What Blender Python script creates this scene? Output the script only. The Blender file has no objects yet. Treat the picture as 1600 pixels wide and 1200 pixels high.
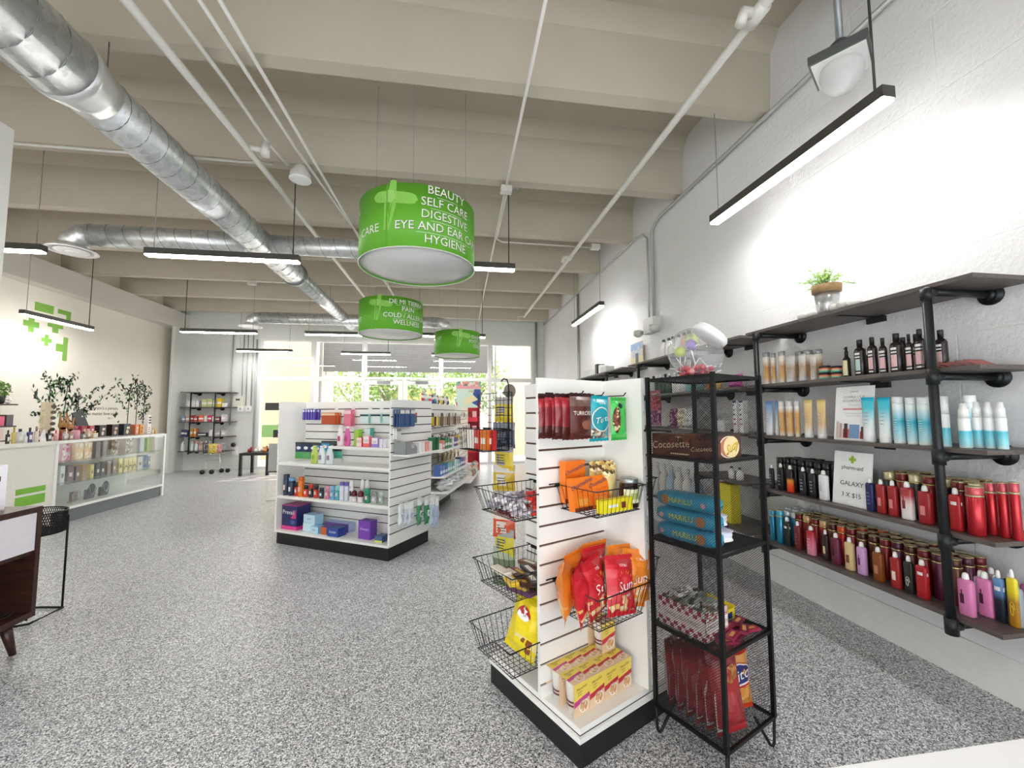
import bpy, math, random
from mathutils import Vector, Matrix
random.seed(7)
D = bpy.data
SC = bpy.context.scene
COL = SC.collection
R = math.radians

# ---------------------------------------------------------------- camera, world, exposure
cam = D.objects.new('camera', D.cameras.new('camera'))
COL.objects.link(cam)
cam.data.sensor_width = 36.0
cam.data.lens = 14.533
cam.data.clip_start = 0.05
yaw, pitch, roll = 0.149613, 0.0709573, -0.0037517
fw = Vector((math.sin(yaw) * math.cos(pitch), math.cos(yaw) * math.cos(pitch), math.sin(pitch)))
r0 = Vector((math.cos(yaw), -math.sin(yaw), 0))
u0 = r0.cross(fw)
rt = math.cos(roll) * r0 + math.sin(roll) * u0
up = -math.sin(roll) * r0 + math.cos(roll) * u0
cam.matrix_world = Matrix(((rt.x, up.x, -fw.x, 0), (rt.y, up.y, -fw.y, 0), (rt.z, up.z, -fw.z, 1.25), (0, 0, 0, 1)))
SC.camera = cam
W = D.worlds.new('world')
SC.world = W
W.use_nodes = True
nt = W.node_tree
bg = nt.nodes['Background']
bg.inputs[0].default_value = (0.93, 0.97, 1.0, 1)
bg.inputs[1].default_value = 2.6
SC.view_settings.view_transform = 'Standard'
SC.view_settings.look = 'None'
SC.view_settings.gamma = 1.0
SC.view_settings.use_curve_mapping = False
SC.view_settings.exposure = 1.12
LED = 29.0
try:
    SC.cycles.max_bounces = 8
    SC.cycles.diffuse_bounces = 5
    SC.cycles.transparent_max_bounces = 16
    SC.cycles.sample_clamp_indirect = 4.0
    SC.cycles.caustics_reflective = False
    SC.cycles.caustics_refractive = False
except Exception:
    pass

def area(name, loc, rot, sx, sy, power, col=(1, 1, 1)):
    l = D.lights.new(name, 'AREA')
    l.shape = 'RECTANGLE'; l.size = sx; l.size_y = sy; l.energy = power; l.color = col
    o = D.objects.new(name, l); COL.objects.link(o); o.location = loc; o.rotation_euler = rot
    return o

# ---------------------------------------------------------------- materials
def lin(c):
    return tuple((x / 12.92 if x <= 0.04045 else ((x + 0.055) / 1.055) ** 2.4) for x in c)

def hx(s):
    s = s.lstrip('#')
    return lin(tuple(int(s[i:i + 2], 16) / 255 for i in (0, 2, 4)))

MC = {}
def M(col, rough=0.5, metal=0.0, kind=None, vary=0.06, scale=30.0, bump=0.0, spec=None):
    key = (col, rough, metal, kind, vary, scale, bump, spec)
    if key in MC:
        return MC[key]
    m = D.materials.new('mat_' + col.strip('#') + ('_' + kind if kind else ''))
    m.use_nodes = True
    t = m.node_tree
    b = t.nodes['Principled BSDF']
    c = hx(col)
    b.inputs['Roughness'].default_value = rough
    b.inputs['Metallic'].default_value = metal
    if spec is not None:
        b.inputs['Specular IOR Level'].default_value = spec
    tc = t.nodes.new('ShaderNodeTexCoord')
    n = t.nodes.new('ShaderNodeTexNoise')
    n.inputs['Scale'].default_value = scale
    n.inputs['Detail'].default_value = 2.0
    t.links.new(tc.outputs['Object'], n.inputs['Vector'])
    mx = t.nodes.new('ShaderNodeMix'); mx.data_type = 'RGBA'
    mx.inputs[6].default_value = (*[x * (1 - vary) for x in c], 1)
    mx.inputs[7].default_value = (*[min(1, x * (1 + vary)) for x in c], 1)
    t.links.new(n.outputs['Fac'], mx.inputs[0])
    t.links.new(mx.outputs[2], b.inputs['Base Color'])
    if bump:
        bp = t.nodes.new('ShaderNodeBump'); bp.inputs['Strength'].default_value = bump
        bp.inputs['Distance'].default_value = 0.01
        t.links.new(n.outputs['Fac'], bp.inputs['Height'])
        t.links.new(bp.outputs['Normal'], b.inputs['Normal'])
    MC[key] = m
    return m

def glass(name, tint=(1, 1, 1), refl=0.12, rough=0.02, body=0.0, bcol=(0.9, 0.9, 0.9)):
    if name in MC: return MC[name]
    m = D.materials.new(name); m.use_nodes = True
    t = m.node_tree; t.nodes.clear()
    out = t.nodes.new('ShaderNodeOutputMaterial')
    tr = t.nodes.new('ShaderNodeBsdfTransparent'); tr.inputs[0].default_value = (*tint, 1)
    gl = t.nodes.new('ShaderNodeBsdfGlossy'); gl.inputs['Roughness'].default_value = rough
    lw = t.nodes.new('ShaderNodeLayerWeight'); lw.inputs[0].default_value = 0.5
    pw = t.nodes.new('ShaderNodeMath'); pw.operation = 'POWER'; pw.inputs[1].default_value = 4.0; t.links.new(lw.outputs['Facing'], pw.inputs[0])
    fr = t.nodes.new('ShaderNodeMath'); fr.operation = 'MULTIPLY_ADD'; fr.inputs[1].default_value = 0.7; fr.inputs[2].default_value = 0.04; t.links.new(pw.outputs[0], fr.inputs[0])
    mx = t.nodes.new('ShaderNodeMixShader')
    t.links.new(fr.outputs[0], mx.inputs[0]); t.links.new(tr.outputs[0], mx.inputs[1]); t.links.new(gl.outputs[0], mx.inputs[2])
    last = mx
    if body > 0:
        df = t.nodes.new('ShaderNodeBsdfDiffuse'); df.inputs[0].default_value = (*bcol, 1)
        m2 = t.nodes.new('ShaderNodeMixShader'); m2.inputs[0].default_value = body
        t.links.new(mx.outputs[0], m2.inputs[1]); t.links.new(df.outputs[0], m2.inputs[2]); last = m2
    t.links.new(last.outputs[0], out.inputs[0])
    MC[name] = m
    return m

def emis(name, col, strength):
    if name in MC: return MC[name]
    m = D.materials.new(name); m.use_nodes = True
    t = m.node_tree; t.nodes.clear()
    out = t.nodes.new('ShaderNodeOutputMaterial')
    e = t.nodes.new('ShaderNodeEmission'); e.inputs[0].default_value = (*col, 1); e.inputs[1].default_value = strength
    t.links.new(e.outputs[0], out.inputs[0])
    MC[name] = m
    return m

def ramp(t, fac, stops, interp='LINEAR'):
    r = t.nodes.new('ShaderNodeValToRGB'); r.color_ramp.interpolation = interp
    e = r.color_ramp.elements
    while len(e) < len(stops): e.new(0.5)
    for i, (p, c) in enumerate(stops):
        e[i].position = p; e[i].color = (*c, 1)
    t.links.new(fac, r.inputs[0])
    return r

def grad_mat(name, stops, rough=0.35, axis=2, metal=0.0):
    """colour printed in bands along the height of the object (object space, metres)"""
    if name in MC: return MC[name]
    m = D.materials.new(name); m.use_nodes = True; t = m.node_tree
    b = t.nodes['Principled BSDF']; b.inputs['Roughness'].default_value = rough; b.inputs['Metallic'].default_value = metal
    tc = t.nodes.new('ShaderNodeTexCoord'); s = t.nodes.new('ShaderNodeSeparateXYZ')
    t.links.new(tc.outputs['Generated'], s.inputs[0])
    r = ramp(t, s.outputs[axis], [(p, hx(c)) for p, c in stops])
    t.links.new(r.outputs[0], b.inputs['Base Color'])
    MC[name] = m
    return m

def floor_mat():
    m = D.materials.new('speckled_epoxy'); m.use_nodes = True; t = m.node_tree
    b = t.nodes['Principled BSDF']; b.inputs['Roughness'].default_value = 0.33
    g = t.nodes.new('ShaderNodeTexCoord')
    v = t.nodes.new('ShaderNodeTexVoronoi'); v.inputs['Scale'].default_value = 230
    v.inputs['Randomness'].default_value = 1.0
    t.links.new(g.outputs['Object'], v.inputs['Vector'])
    s = t.nodes.new('ShaderNodeSeparateColor'); t.links.new(v.outputs['Color'], s.inputs[0])
    r = ramp(t, s.outputs[0], [(0, hx('2e2f33')), (0.11, hx('77787c')), (0.30, hx('9c9da1')), (0.54, hx('bebfc2')), (0.74, hx('efeff1')), (1.0, hx('fafafa'))], 'CONSTANT')
    t.links.new(r.outputs[0], b.inputs['Base Color'])
    bp = t.nodes.new('ShaderNodeBump'); bp.inputs['Strength'].default_value = 0.15; bp.inputs['Distance'].default_value = 0.002
    t.links.new(s.outputs[1], bp.inputs['Height']); t.links.new(bp.outputs[0], b.inputs['Normal'])
    return m

def block_mat(name, col, axes='YZ', strength=0.5, rough_scale=38):
    m = D.materials.new(name); m.use_nodes = True; t = m.node_tree
    b = t.nodes['Principled BSDF']; b.inputs['Roughness'].default_value = 0.55
    g = t.nodes.new('ShaderNodeTexCoord'); s = t.nodes.new('ShaderNodeSeparateXYZ'); c = t.nodes.new('ShaderNodeCombineXYZ')
    t.links.new(g.outputs['Object'], s.inputs[0])
    t.links.new(s.outputs['XYZ'.index(axes[0])], c.inputs[0]); t.links.new(s.outputs['XYZ'.index(axes[1])], c.inputs[1])
    br = t.nodes.new('ShaderNodeTexBrick')
    br.inputs['Scale'].default_value = 1.0; br.inputs['Brick Width'].default_value = 0.81; br.inputs['Row Height'].default_value = 0.406
    br.inputs['Mortar Size'].default_value = 0.006; br.inputs['Mortar Smooth'].default_value = 0.6
    br.inputs['Color1'].default_value = (1, 1, 1, 1); br.inputs['Color2'].default_value = (1, 1, 1, 1); br.inputs['Mortar'].default_value = (0.9, 0.9, 0.9, 1)
    t.links.new(c.outputs[0], br.inputs['Vector'])
    n1 = t.nodes.new('ShaderNodeTexNoise'); n1.inputs['Scale'].default_value = rough_scale; n1.inputs['Detail'].default_value = 6; n1.inputs['Roughness'].default_value = 0.65
    n2 = t.nodes.new('ShaderNodeTexNoise'); n2.inputs['Scale'].default_value = 1.3; n2.inputs['Detail'].default_value = 3
    t.links.new(g.outputs['Object'], n1.inputs['Vector']); t.links.new(g.outputs['Object'], n2.inputs['Vector'])
    r2 = ramp(t, n2.outputs['Fac'], [(0.42, (0.15,) * 3), (0.62, (1,) * 3)])
    mu = t.nodes.new('ShaderNodeMath'); mu.operation = 'MULTIPLY'
    t.links.new(n1.outputs['Fac'], mu.inputs[0]); t.links.new(r2.outputs[0], mu.inputs[1])
    mb = t.nodes.new('ShaderNodeMath'); mb.operation = 'MULTIPLY'
    t.links.new(br.outputs['Color'], mb.inputs[0]); mb.inputs[1].default_value = 1.3
    ad = t.nodes.new('ShaderNodeMath'); ad.operation = 'ADD'
    t.links.new(mu.outputs[0], ad.inputs[0]); t.links.new(mb.outputs[0], ad.inputs[1])
    bp = t.nodes.new('ShaderNodeBump'); bp.inputs['Strength'].default_value = strength; bp.inputs['Distance'].default_value = 0.02
    t.links.new(ad.outputs[0], bp.inputs['Height']); t.links.new(bp.outputs[0], b.inputs['Normal'])
    cc = hx(col)
    r3 = ramp(t, n2.outputs['Fac'], [(0.3, tuple(x * 0.93 for x in cc)), (0.7, cc)])
    t.links.new(r3.outputs[0], b.inputs['Base Color'])
    return m

def spiral_duct_mat():
    m = D.materials.new('galvanised_spiral'); m.use_nodes = True; t = m.node_tree
    b = t.nodes['Principled BSDF']; b.inputs['Metallic'].default_value = 0.75; b.inputs['Roughness'].default_value = 0.36
    g = t.nodes.new('ShaderNodeTexCoord')
    n = t.nodes.new('ShaderNodeTexVoronoi'); n.inputs['Scale'].default_value = 26
    t.links.new(g.outputs['Object'], n.inputs['Vector'])
    s = t.nodes.new('ShaderNodeSeparateColor'); t.links.new(n.outputs['Color'], s.inputs[0])
    r = ramp(t, s.outputs[0], [(0, hx('c3c7c9')), (1, hx('dde0e1'))])
    t.links.new(r.outputs[0], b.inputs['Base Color'])
    return m

def wood_mat(name, c1, c2, scale=(2, 14, 14), rough=0.45):
    if name in MC: return MC[name]
    m = D.materials.new(name); m.use_nodes = True; t = m.node_tree
    b = t.nodes['Principled BSDF']; b.inputs['Roughness'].default_value = rough
    g = t.nodes.new('ShaderNodeTexCoord'); mp = t.nodes.new('ShaderNodeMapping'); mp.inputs['Scale'].default_value = scale
    t.links.new(g.outputs['Object'], mp.inputs[0])
    n = t.nodes.new('ShaderNodeTexNoise'); n.inputs['Scale'].default_value = 6; n.inputs['Detail'].default_value = 5
    t.links.new(mp.outputs[0], n.inputs['Vector'])
    r = ramp(t, n.outputs['Fac'], [(0.3, hx(c1)), (0.7, hx(c2))])
    t.links.new(r.outputs[0], b.inputs['Base Color'])
    MC[name] = m
    return m

def check_mat(name, c1, c2, scale):
    if name in MC: return MC[name]
    m = D.materials.new(name); m.use_nodes = True; t = m.node_tree
    b = t.nodes['Principled BSDF']; b.inputs['Roughness'].default_value = 0.5
    g = t.nodes.new('ShaderNodeTexCoord'); n = t.nodes.new('ShaderNodeTexChecker'); n.inputs['Scale'].default_value = scale
    n.inputs[1].default_value = (*hx(c1), 1); n.inputs[2].default_value = (*hx(c2), 1)
    t.links.new(g.outputs['Object'], n.inputs['Vector']); t.links.new(n.outputs[0], b.inputs['Base Color'])
    MC[name] = m
    return m

def mixed_print(name, cols, scale=60, rough=0.4):
    """busy packaging print: small patches of the given colours"""
    if name in MC: return MC[name]
    m = D.materials.new(name); m.use_nodes = True; t = m.node_tree
    b = t.nodes['Principled BSDF']; b.inputs['Roughness'].default_value = rough
    g = t.nodes.new('ShaderNodeTexCoord'); n = t.nodes.new('ShaderNodeTexVoronoi'); n.inputs['Scale'].default_value = scale
    t.links.new(g.outputs['Object'], n.inputs['Vector'])
    s = t.nodes.new('ShaderNodeSeparateColor'); t.links.new(n.outputs['Color'], s.inputs[0])
    r = ramp(t, s.outputs[0], [(i / len(cols), hx(c)) for i, c in enumerate(cols)], 'CONSTANT')
    t.links.new(r.outputs[0], b.inputs['Base Color'])
    MC[name] = m
    return m

# ---------------------------------------------------------------- mesh builder
TXT = {}
def text_geo(s, size, align='CENTER', sx=1.0, shear=0.0):
    key = (s, align, shear)
    if key not in TXT:
        cu = D.curves.new('lettering', 'FONT'); cu.body = s; cu.size = 1.0; cu.align_x = align; cu.align_y = 'CENTER'
        cu.resolution_u = 2; cu.shear = shear
        o = D.objects.new('lettering', cu); COL.objects.link(o)
        bpy.context.view_layer.update()
        dg = bpy.context.evaluated_depsgraph_get()
        me = o.evaluated_get(dg).to_mesh()
        TXT[key] = ([tuple(v.co) for v in me.vertices], [tuple(p.vertices) for p in me.polygons])
        o.evaluated_get(dg).to_mesh_clear()
        D.objects.remove(o); D.curves.remove(cu)
    vs, fs = TXT[key]
    return [(x * size * sx, y * size) for x, y, z in vs], fs

class MB:
    def __init__(s):
        s.v = []; s.f = []; s.mi = []; s.sm = []; s.mats = []
    def mat(s, m):
        if m not in s.mats: s.mats.append(m)
        return s.mats.index(m)
    def add(s, vs, fs, m, smooth=False):
        k = len(s.v); s.v += [tuple(p) for p in vs]; i = s.mat(m)
        for f in fs: s.f.append(tuple(k + a for a in f)); s.mi.append(i); s.sm.append(smooth)
        return s
    def box(s, a, b, m, xf=None):
        x0, y0, z0 = a; x1, y1, z1 = b
        vs = [(x0, y0, z0), (x1, y0, z0), (x1, y1, z0), (x0, y1, z0), (x0, y0, z1), (x1, y0, z1), (x1, y1, z1), (x0, y1, z1)]
        if xf: vs = [xf(p) for p in vs]
        return s.add(vs, [(0, 3, 2, 1), (4, 5, 6, 7), (0, 1, 5, 4), (1, 2, 6, 5), (2, 3, 7, 6), (3, 0, 4, 7)], m)
    def obox(s, p, q, th, z0, z1, m, side=0.0):
        """wall-like box from plan point p to q, thickness th centred (side -1/+1: to one side)"""
        p = Vector(p); q = Vector(q); d = (q - p).normalized(); n = Vector((-d.y, d.x))
        a = n * th * (side - 1) / 2; b = n * th * (side + 1) / 2
        pts = [p + a, q + a, q + b, p + b]
        vs = [(w.x, w.y, z0) for w in pts] + [(w.x, w.y, z1) for w in pts]
        return s.add(vs, [(0, 3, 2, 1), (4, 5, 6, 7), (0, 1, 5, 4), (1, 2, 6, 5), (2, 3, 7, 6), (3, 0, 4, 7)], m)
    def tube(s, pts, r, m, seg=8, closed=False, cap=True):
        pts = [Vector(p) for p in pts]; n = len(pts); rings = []
        prev = None
        for i, p in enumerate(pts):
            a = pts[i - 1] if (i > 0 or closed) else p
            b = pts[(i + 1) % n] if (i < n - 1 or closed) else p
            d = (b - a).normalized()
            if prev is None:
                ref = Vector((0, 0, 1)) if abs(d.z) < 0.9 else Vector((1, 0, 0))
                x = d.cross(ref).normalized()
            else:
                x = (prev - d * prev.dot(d)).normalized()
            prev = x; y = d.cross(x)
            rr = r[i] if isinstance(r, (list, tuple)) else r
            rings.append([p + (x * math.cos(2 * math.pi * k / seg) + y * math.sin(2 * math.pi * k / seg)) * rr for k in range(seg)])
        vs = [q for rg in rings for q in rg]; fs = []
        for i in range(n if closed else n - 1):
            j = (i + 1) % n
            for k in range(seg):
                l = (k + 1) % seg
                fs.append((i * seg + k, i * seg + l, j * seg + l, j * seg + k))
        if cap and not closed:
            fs.append(tuple(reversed(range(seg)))); fs.append(tuple((n - 1) * seg + k for k in range(seg)))
        return s.add(vs, fs, m, True)
    def lathe(s, prof, m, seg=16, sx=1.0, sy=1.0, c=(0, 0, 0), smooth=True, xf=None, power=1.0):
        """prof: (r, z) list, bottom to top"""
        vs = []; fs = []
        for r, z in prof:
            for k in range(seg):
                a = 2 * math.pi * k / seg
                ca, sa = math.cos(a), math.sin(a)
                if power != 1.0:
                    ca = math.copysign(abs(ca) ** power, ca); sa = math.copysign(abs(sa) ** power, sa)
                vs.append((c[0] + r * ca * sx, c[1] + r * sa * sy, c[2] + z))
        if xf: vs = [xf(p) for p in vs]
        n = len(prof)
        for i in range(n - 1):
            for k in range(seg):
                l = (k + 1) % seg
                fs.append((i * seg + k, i * seg + l, (i + 1) * seg + l, (i + 1) * seg + k))
        fs.append(tuple(reversed(range(seg)))); fs.append(tuple((n - 1) * seg + k for k in range(seg)))
        return s.add(vs, fs, m, smooth)
    def sphere(s, c, r, m, seg=12, rings=8, sc=(1, 1, 1)):
        prof = [(max(1e-4, r * math.sin(math.pi * i / rings)), -r * math.cos(math.pi * i / rings)) for i in range(rings + 1)]
        vs = []; fs = []
        for rr, z in prof:
            for k in range(seg):
                a = 2 * math.pi * k / seg
                vs.append((c[0] + rr * math.cos(a) * sc[0], c[1] + rr * math.sin(a) * sc[1], c[2] + z * sc[2]))
        for i in range(rings):
            for k in range(seg):
                l = (k + 1) % seg
                fs.append((i * seg + k, i * seg + l, (i + 1) * seg + l, (i + 1) * seg + k))
        return s.add(vs, fs, m, True)
    def poly(s, pts, m):
        return s.add(pts, [tuple(range(len(pts)))], m)
    def prism(s, pts2, to3, d, m):
        """outline pts2 (x,y) mapped by to3(x,y,depth), extruded 0..d"""
        n = len(pts2)
        vs = [to3(x, y, 0) for x, y in pts2] + [to3(x, y, d) for x, y in pts2]
        fs = [tuple(range(n)), tuple(reversed(range(n, 2 * n)))] + [(i, n + i, n + (i + 1) % n, (i + 1) % n) for i in range(n)]
        return s.add(vs, fs, m)
    def text(s, st, size, m, fn, align='CENTER', sx=1.0, shear=0.0):
        vs, fs = text_geo(st, size, align, sx, shear)
        return s.add([fn(x, y) for x, y in vs], fs, m)
    def build(s, name, parent=None, loc=None, rot=None):
        me = D.meshes.new(name); me.from_pydata(s.v, [], s.f)
        for m in s.mats: me.materials.append(m)
        me.polygons.foreach_set('material_index', s.mi)
        me.polygons.foreach_set('use_smooth', s.sm)
        me.update()
        o = D.objects.new(name, me); COL.objects.link(o)
        if parent is not None: o.parent = parent
        if loc is not None: o.location = loc
        if rot is not None: o.rotation_euler = rot
        return o

LABELS = {}
def tag(o, label, cat, group=None):
    o['label'] = label; o['category'] = cat
    if group: o['group'] = group
    return o
def thing(name, label, cat, loc=(0, 0, 0), rz=0.0, group=None, rot=None):
    o = D.objects.new(name, None); COL.objects.link(o); o.location = loc
    o.rotation_euler = rot if rot is not None else (0, 0, rz)
    o.empty_display_size = 0.05
    return tag(o, label, cat, group)
def struct(mb, name, parent=None, **k):
    o = mb.build(name, parent, **k)
    if parent is None: o['kind'] = 'structure'
    return o
ORD = ['first', 'second', 'third', 'fourth', 'fifth', 'sixth', 'seventh', 'eighth', 'ninth', 'tenth', 'eleventh', 'twelfth', 'thirteenth', 'fourteenth', 'fifteenth', 'sixteenth', 'seventeenth', 'eighteenth', 'nineteenth', 'twentieth']

WHITE = M('f2f2f0', 0.4); WHITE_MET = M('eceeee', 0.35, 0.1); BLACK = M('17181a', 0.45); BLACK_MET = M('1b1c1e', 0.42, 0.6)
CHROME = M('c9cccf', 0.2, 0.9); GREY = M('8f9193', 0.5); DARKTXT = M('26282b', 0.6)
CONC = M('c1b9aa', 0.75, vary=0.05, scale=4, bump=0.15)
GALV = spiral_duct_mat(); SEAM = M('8a8e90', 0.4, 0.6)
SHELFWOOD = wood_mat('shelf_wood', '4a4340', '695f5a', (20, 2, 20))
GREEN = M('67b52f', 0.5)
# ================================================================ ROOM SHELL
XL, XR, YB, YF, ZC = -6.15, 2.4, 10.4, -3.2, 4.1
PAINT = M('efeeea', 0.6, vary=0.02, scale=3)
b = MB(); b.box((XL - 0.2, YF, -0.12), (XR + 0.2, YB + 0.1, 0), floor_mat()); struct(b, 'floor')
b = MB(); b.box((XR, YF, 0), (XR + 0.2, YB + 0.2, ZC + 0.1), block_mat('painted_block_right', 'eeeef0', 'YZ', 0.55)); struct(b, 'wall_right')
b = MB(); b.box((XL - 0.2, YF, 0), (XL, YB + 0.2, ZC + 0.1), M('eee8dc', 0.6, vary=0.02, scale=2, bump=0.04)); struct(b, 'wall_left')
BM = block_mat('painted_block_back', 'e3e5e1', 'XZ', 0.35, 20)
b = MB()
b.box((XL, YB, 0), (-4.42, YB + 0.2, ZC), BM); b.box((2.11, YB, 0), (XR, YB + 0.2, ZC), BM)
b.box((-4.42, YB, 3.03), (2.11, YB + 0.2, ZC), BM); struct(b, 'wall_back')
b = MB(); b.box((XL - 0.2, YF, ZC), (XR + 0.2, YB + 0.2, ZC + 0.15), CONC); struct(b, 'ceiling')
for k in range(-4, 7):
    y = 2.66 + 1.195 * k
    b = MB()
    # double-tee stem: slightly tapered web with a chamfer where it meets the deck
    pr = [(y + 0.01, 3.53), (y + 0.125, 3.53), (y + 0.15, 3.98), (y + 0.25, ZC), (y - 0.12, ZC), (y - 0.02, 3.98)]
    n = len(pr); vs = [(XL, a, z) for a, z in pr] + [(XR, a, z) for a, z in pr]
    b.add(vs, [tuple(range(n)), tuple(reversed(range(n, 2 * n)))] + [(i, n + i, n + (i + 1) % n, (i + 1) % n) for i in range(n)], CONC)
    struct(b, 'ceiling_beam')
b = MB(); b.box((XL, YF - 0.2, 1.6), (XR, YF, ZC), PAINT); struct(b, 'wall_front_light_screen')  # unseen upper wall, added to keep light from behind off the beams
b = MB(); b.box((XL, YF, 3.17), (-5.93, YB, 3.53), M('d9d4cc', 0.7, vary=0.03, scale=5)); struct(b, 'trim_1')      # ledge beam along the left wall
b = MB(); b.box((XR - 0.012, YF, 0), (XR, YB, 0.19), M('e6e6e4', 0.5)); struct(b, 'baseboard_right')
b = MB(); b.box((-5.99, 9.9, 0), (-5.93, YB, 3.17), BM); struct(b, 'trim_2')
b = MB(); b.box((-2.68, -0.4, 0), (-2.6, 2.79, 2.96), PAINT); struct(b, 'partition_wall')

# ---- storefront: windows and doors in white aluminium
ALU = M('e9e9e6', 0.4, 0.2)
GL = glass('window_glass')
def window(n, x0, x1, z0, z1):
    b = MB(); t = 0.05; y0, y1 = YB - 0.01, YB + 0.11
    b.box((x0, y0, z0), (x0 + t, y1, z1), ALU); b.box((x1 - t, y0, z0), (x1, y1, z1), ALU)
    b.box((x0 + t, y0, z0), (x1 - t, y1, z0 + t), ALU); b.box((x0 + t, y0, z1 - t), (x1 - t, y1, z1), ALU)
    fr = struct(b, 'window_%d' % n)
    g = MB(); g.box((x0 + t, YB + 0.045, z0 + t), (x1 - t, YB + 0.053, z1 - t), GL); g.build('window_pane', fr)
xs = [-4.42, -3.23, -2.06, -0.22, 1.0, 2.11]
k = 1
for i in range(5):
    window(k, xs[i], xs[i + 1], 2.09, 3.03); k += 1
    if i != 2:
        window(k, xs[i], xs[i + 1], 0.0, 2.09); k += 1
def glass_door(n, x0, x1, hs):
    b = MB(); t = 0.11; y0, y1 = YB + 0.02, YB + 0.065
    b.box((x0, y0, 0.02), (x0 + t, y1, 2.07), ALU); b.box((x1 - t, y0, 0.02), (x1, y1, 2.07), ALU)
    b.box((x0 + t, y0, 0.02), (x1 - t, y1, 0.22), ALU); b.box((x0 + t, y0, 1.96), (x1 - t, y1, 2.07), ALU)
    fr = struct(b, 'door_%d' % n)
    g = MB(); g.box((x0 + t, YB + 0.04, 0.22), (x1 - t, YB + 0.048, 1.96), GL); g.build('door_pane', fr)
    h = MB(); xx = x1 - 0.055 if hs > 0 else x0 + 0.055
    h.tube([(xx, YB + 0.02, 0.95), (xx, YB - 0.04, 0.95), (xx, YB - 0.04, 1.25), (xx, YB + 0.02, 1.25)], 0.012, CHROME); h.build('door_handle', fr)
    h = MB(); cx = (x0 + x1) / 2
    h.box((cx - 0.15, YB - 0.04, 1.985), (cx + 0.15, YB + 0.02, 2.05), GREY); h.tube([(cx, YB - 0.02, 2.04), (cx + hs * 0.3, YB - 0.12, 2.05)], 0.008, GREY, 6); h.build('door_closer', fr)
glass_door(1, -2.05, -1.145, 1); glass_door(2, -1.135, -0.23, -1)
b = MB(); b.box((-4.32, YB + 0.03, 0.72), (-3.28, YB + 0.036, 1.0), M('a9d98a', 0.5)); o = b.build('frosted_window_band'); tag(o, 'pale green film band across the lower storefront window pane', 'window film')

# ================================================================ OUTSIDE
b = MB(); b.box((-14, YB + 0.1, -0.14), (12, 26, -0.02), M('b9b5ad', 0.7, scale=2)); struct(b, 'ground_outside')
b = MB(); b.box((-7, 12.6, -0.02), (-3.9, 12.8, 4.2), M('ccb596', 0.7, scale=2)); struct(b, 'wall_outside_left')
b = MB(); b.box((1.72, 12.6, -0.02), (4.6, 12.8, 4.2), M('ccb596', 0.7, scale=2)); struct(b, 'wall_outside_right')
t = thing('roller_shutter', 'grey ribbed roller shutter over the walkway outside the storefront', 'shutter', (0, 13.0, 0))
b = MB()
for i in range(22):
    z = 2.52 + i * 0.055
    b.box((-3.75, 0, z), (1.35, 0.03, z + 0.046), M('716e6b', 0.6)); b.box((-3.75, 0.012, z + 0.046), (1.35, 0.02, z + 0.055), M('4c4a49', 0.6))
b.build('shutter_curtain', t)
b = MB(); b.box((-3.8, -0.02, 3.73), (1.4, 0.3, 4.1), M('8f8c88', 0.6)); b.build('shutter_housing', t)
for x in (-3.86, 1.4): b = MB(); b.box((x, -0.02, -0.02), (x + 0.06, 0.1, 3.73), M('8f8c88', 0.6)); b.build('guide_rail', t)
t = thing('sign_post', 'white post sign with dark lettering outside left of the shutter', 'sign', (-4.05, 13.6, 0))
b = MB(); b.box((0, 0, -0.02), (0.42, 0.1, 3.6), WHITE); b.build('post', t)
for i, s in enumerate(['S', 'R', '5', '1']): b = MB(); b.text(s, 0.24, M('5d6f86', 0.6), lambda x, y, i=i: (0.21 + x, -0.003, 3.35 - i * 0.27 + y)); b.build('sign_letter', t)
b = MB(); b.box((-3.2, 24, 0), (0.2, 26, 2.3), M('f0c98a', 0.7)); b.box((-3.4, 23.6, 2.3), (0.4, 26, 2.6), M('e8b070', 0.7)); o = b.build('street_building'); tag(o, 'low orange building seen through the doors across the street', 'building')
def tree(loc, h, r, seed, label, c1, c2):
    rnd = random.Random(seed)
    t = thing('street_tree', label, 'tree', loc, group='street trees outside')
    b = MB(); bark = M('8d7f70', 0.8)
    b.tube([(0, 0, -0.03), (0.05, 0, h * 0.3), (-0.03, 0.03, h * 0.55)], [0.13, 0.1, 0.07], bark, 8)
    for i in range(6):
        a = i * 1.05 + rnd.random()
        b.tube([(0.02, 0, h * (0.3 + 0.04 * i)), (0.5 * r * math.cos(a), 0.5 * r * math.sin(a), h * 0.65), (0.8 * r * math.cos(a), 0.8 * r * math.sin(a), h * (0.75 + 0.2 * rnd.random()))], [0.05, 0.03, 0.012], bark, 6)
    b.build('trunk', t)
    b = MB(); ms = [M(c1, 0.6), M(c2, 0.6)]
    for i in range(1500):
        while True:
            p = Vector((rnd.uniform(-1, 1), rnd.uniform(-1, 1), rnd.uniform(-1, 1)))
            if p.length < 1: break
        p = Vector((p.x * r, p.y * r, h * 0.68 + p.z * h * 0.36)); s = rnd.uniform(0.06, 0.12)
        d1 = Vector((rnd.uniform(-1, 1), rnd.uniform(-1, 1), rnd.uniform(-1, 1))).normalized(); d2 = d1.orthogonal().normalized()
        b.poly([p - d1 * s, p + d2 * s * 0.5, p + d1 * s, p - d2 * s * 0.5], ms[i % 2])
    b.build('leaves', t)
tree((-2.2, 15.6, 0), 3.7, 1.25, 1, 'bushy green street tree seen through the left entrance door', '8fa84e', '6c8c38')
tree((0.95, 15.4, 0), 3.6, 1.2, 2, 'bushy street tree seen right of the entrance doors beside red display', '7f9c44', 'a9bc6a')
tree((3.6, 17.6, 0), 4.2, 1.2, 3, 'tall street tree behind the right hand storefront window', '7a9a42', '94ad5c')
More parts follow.
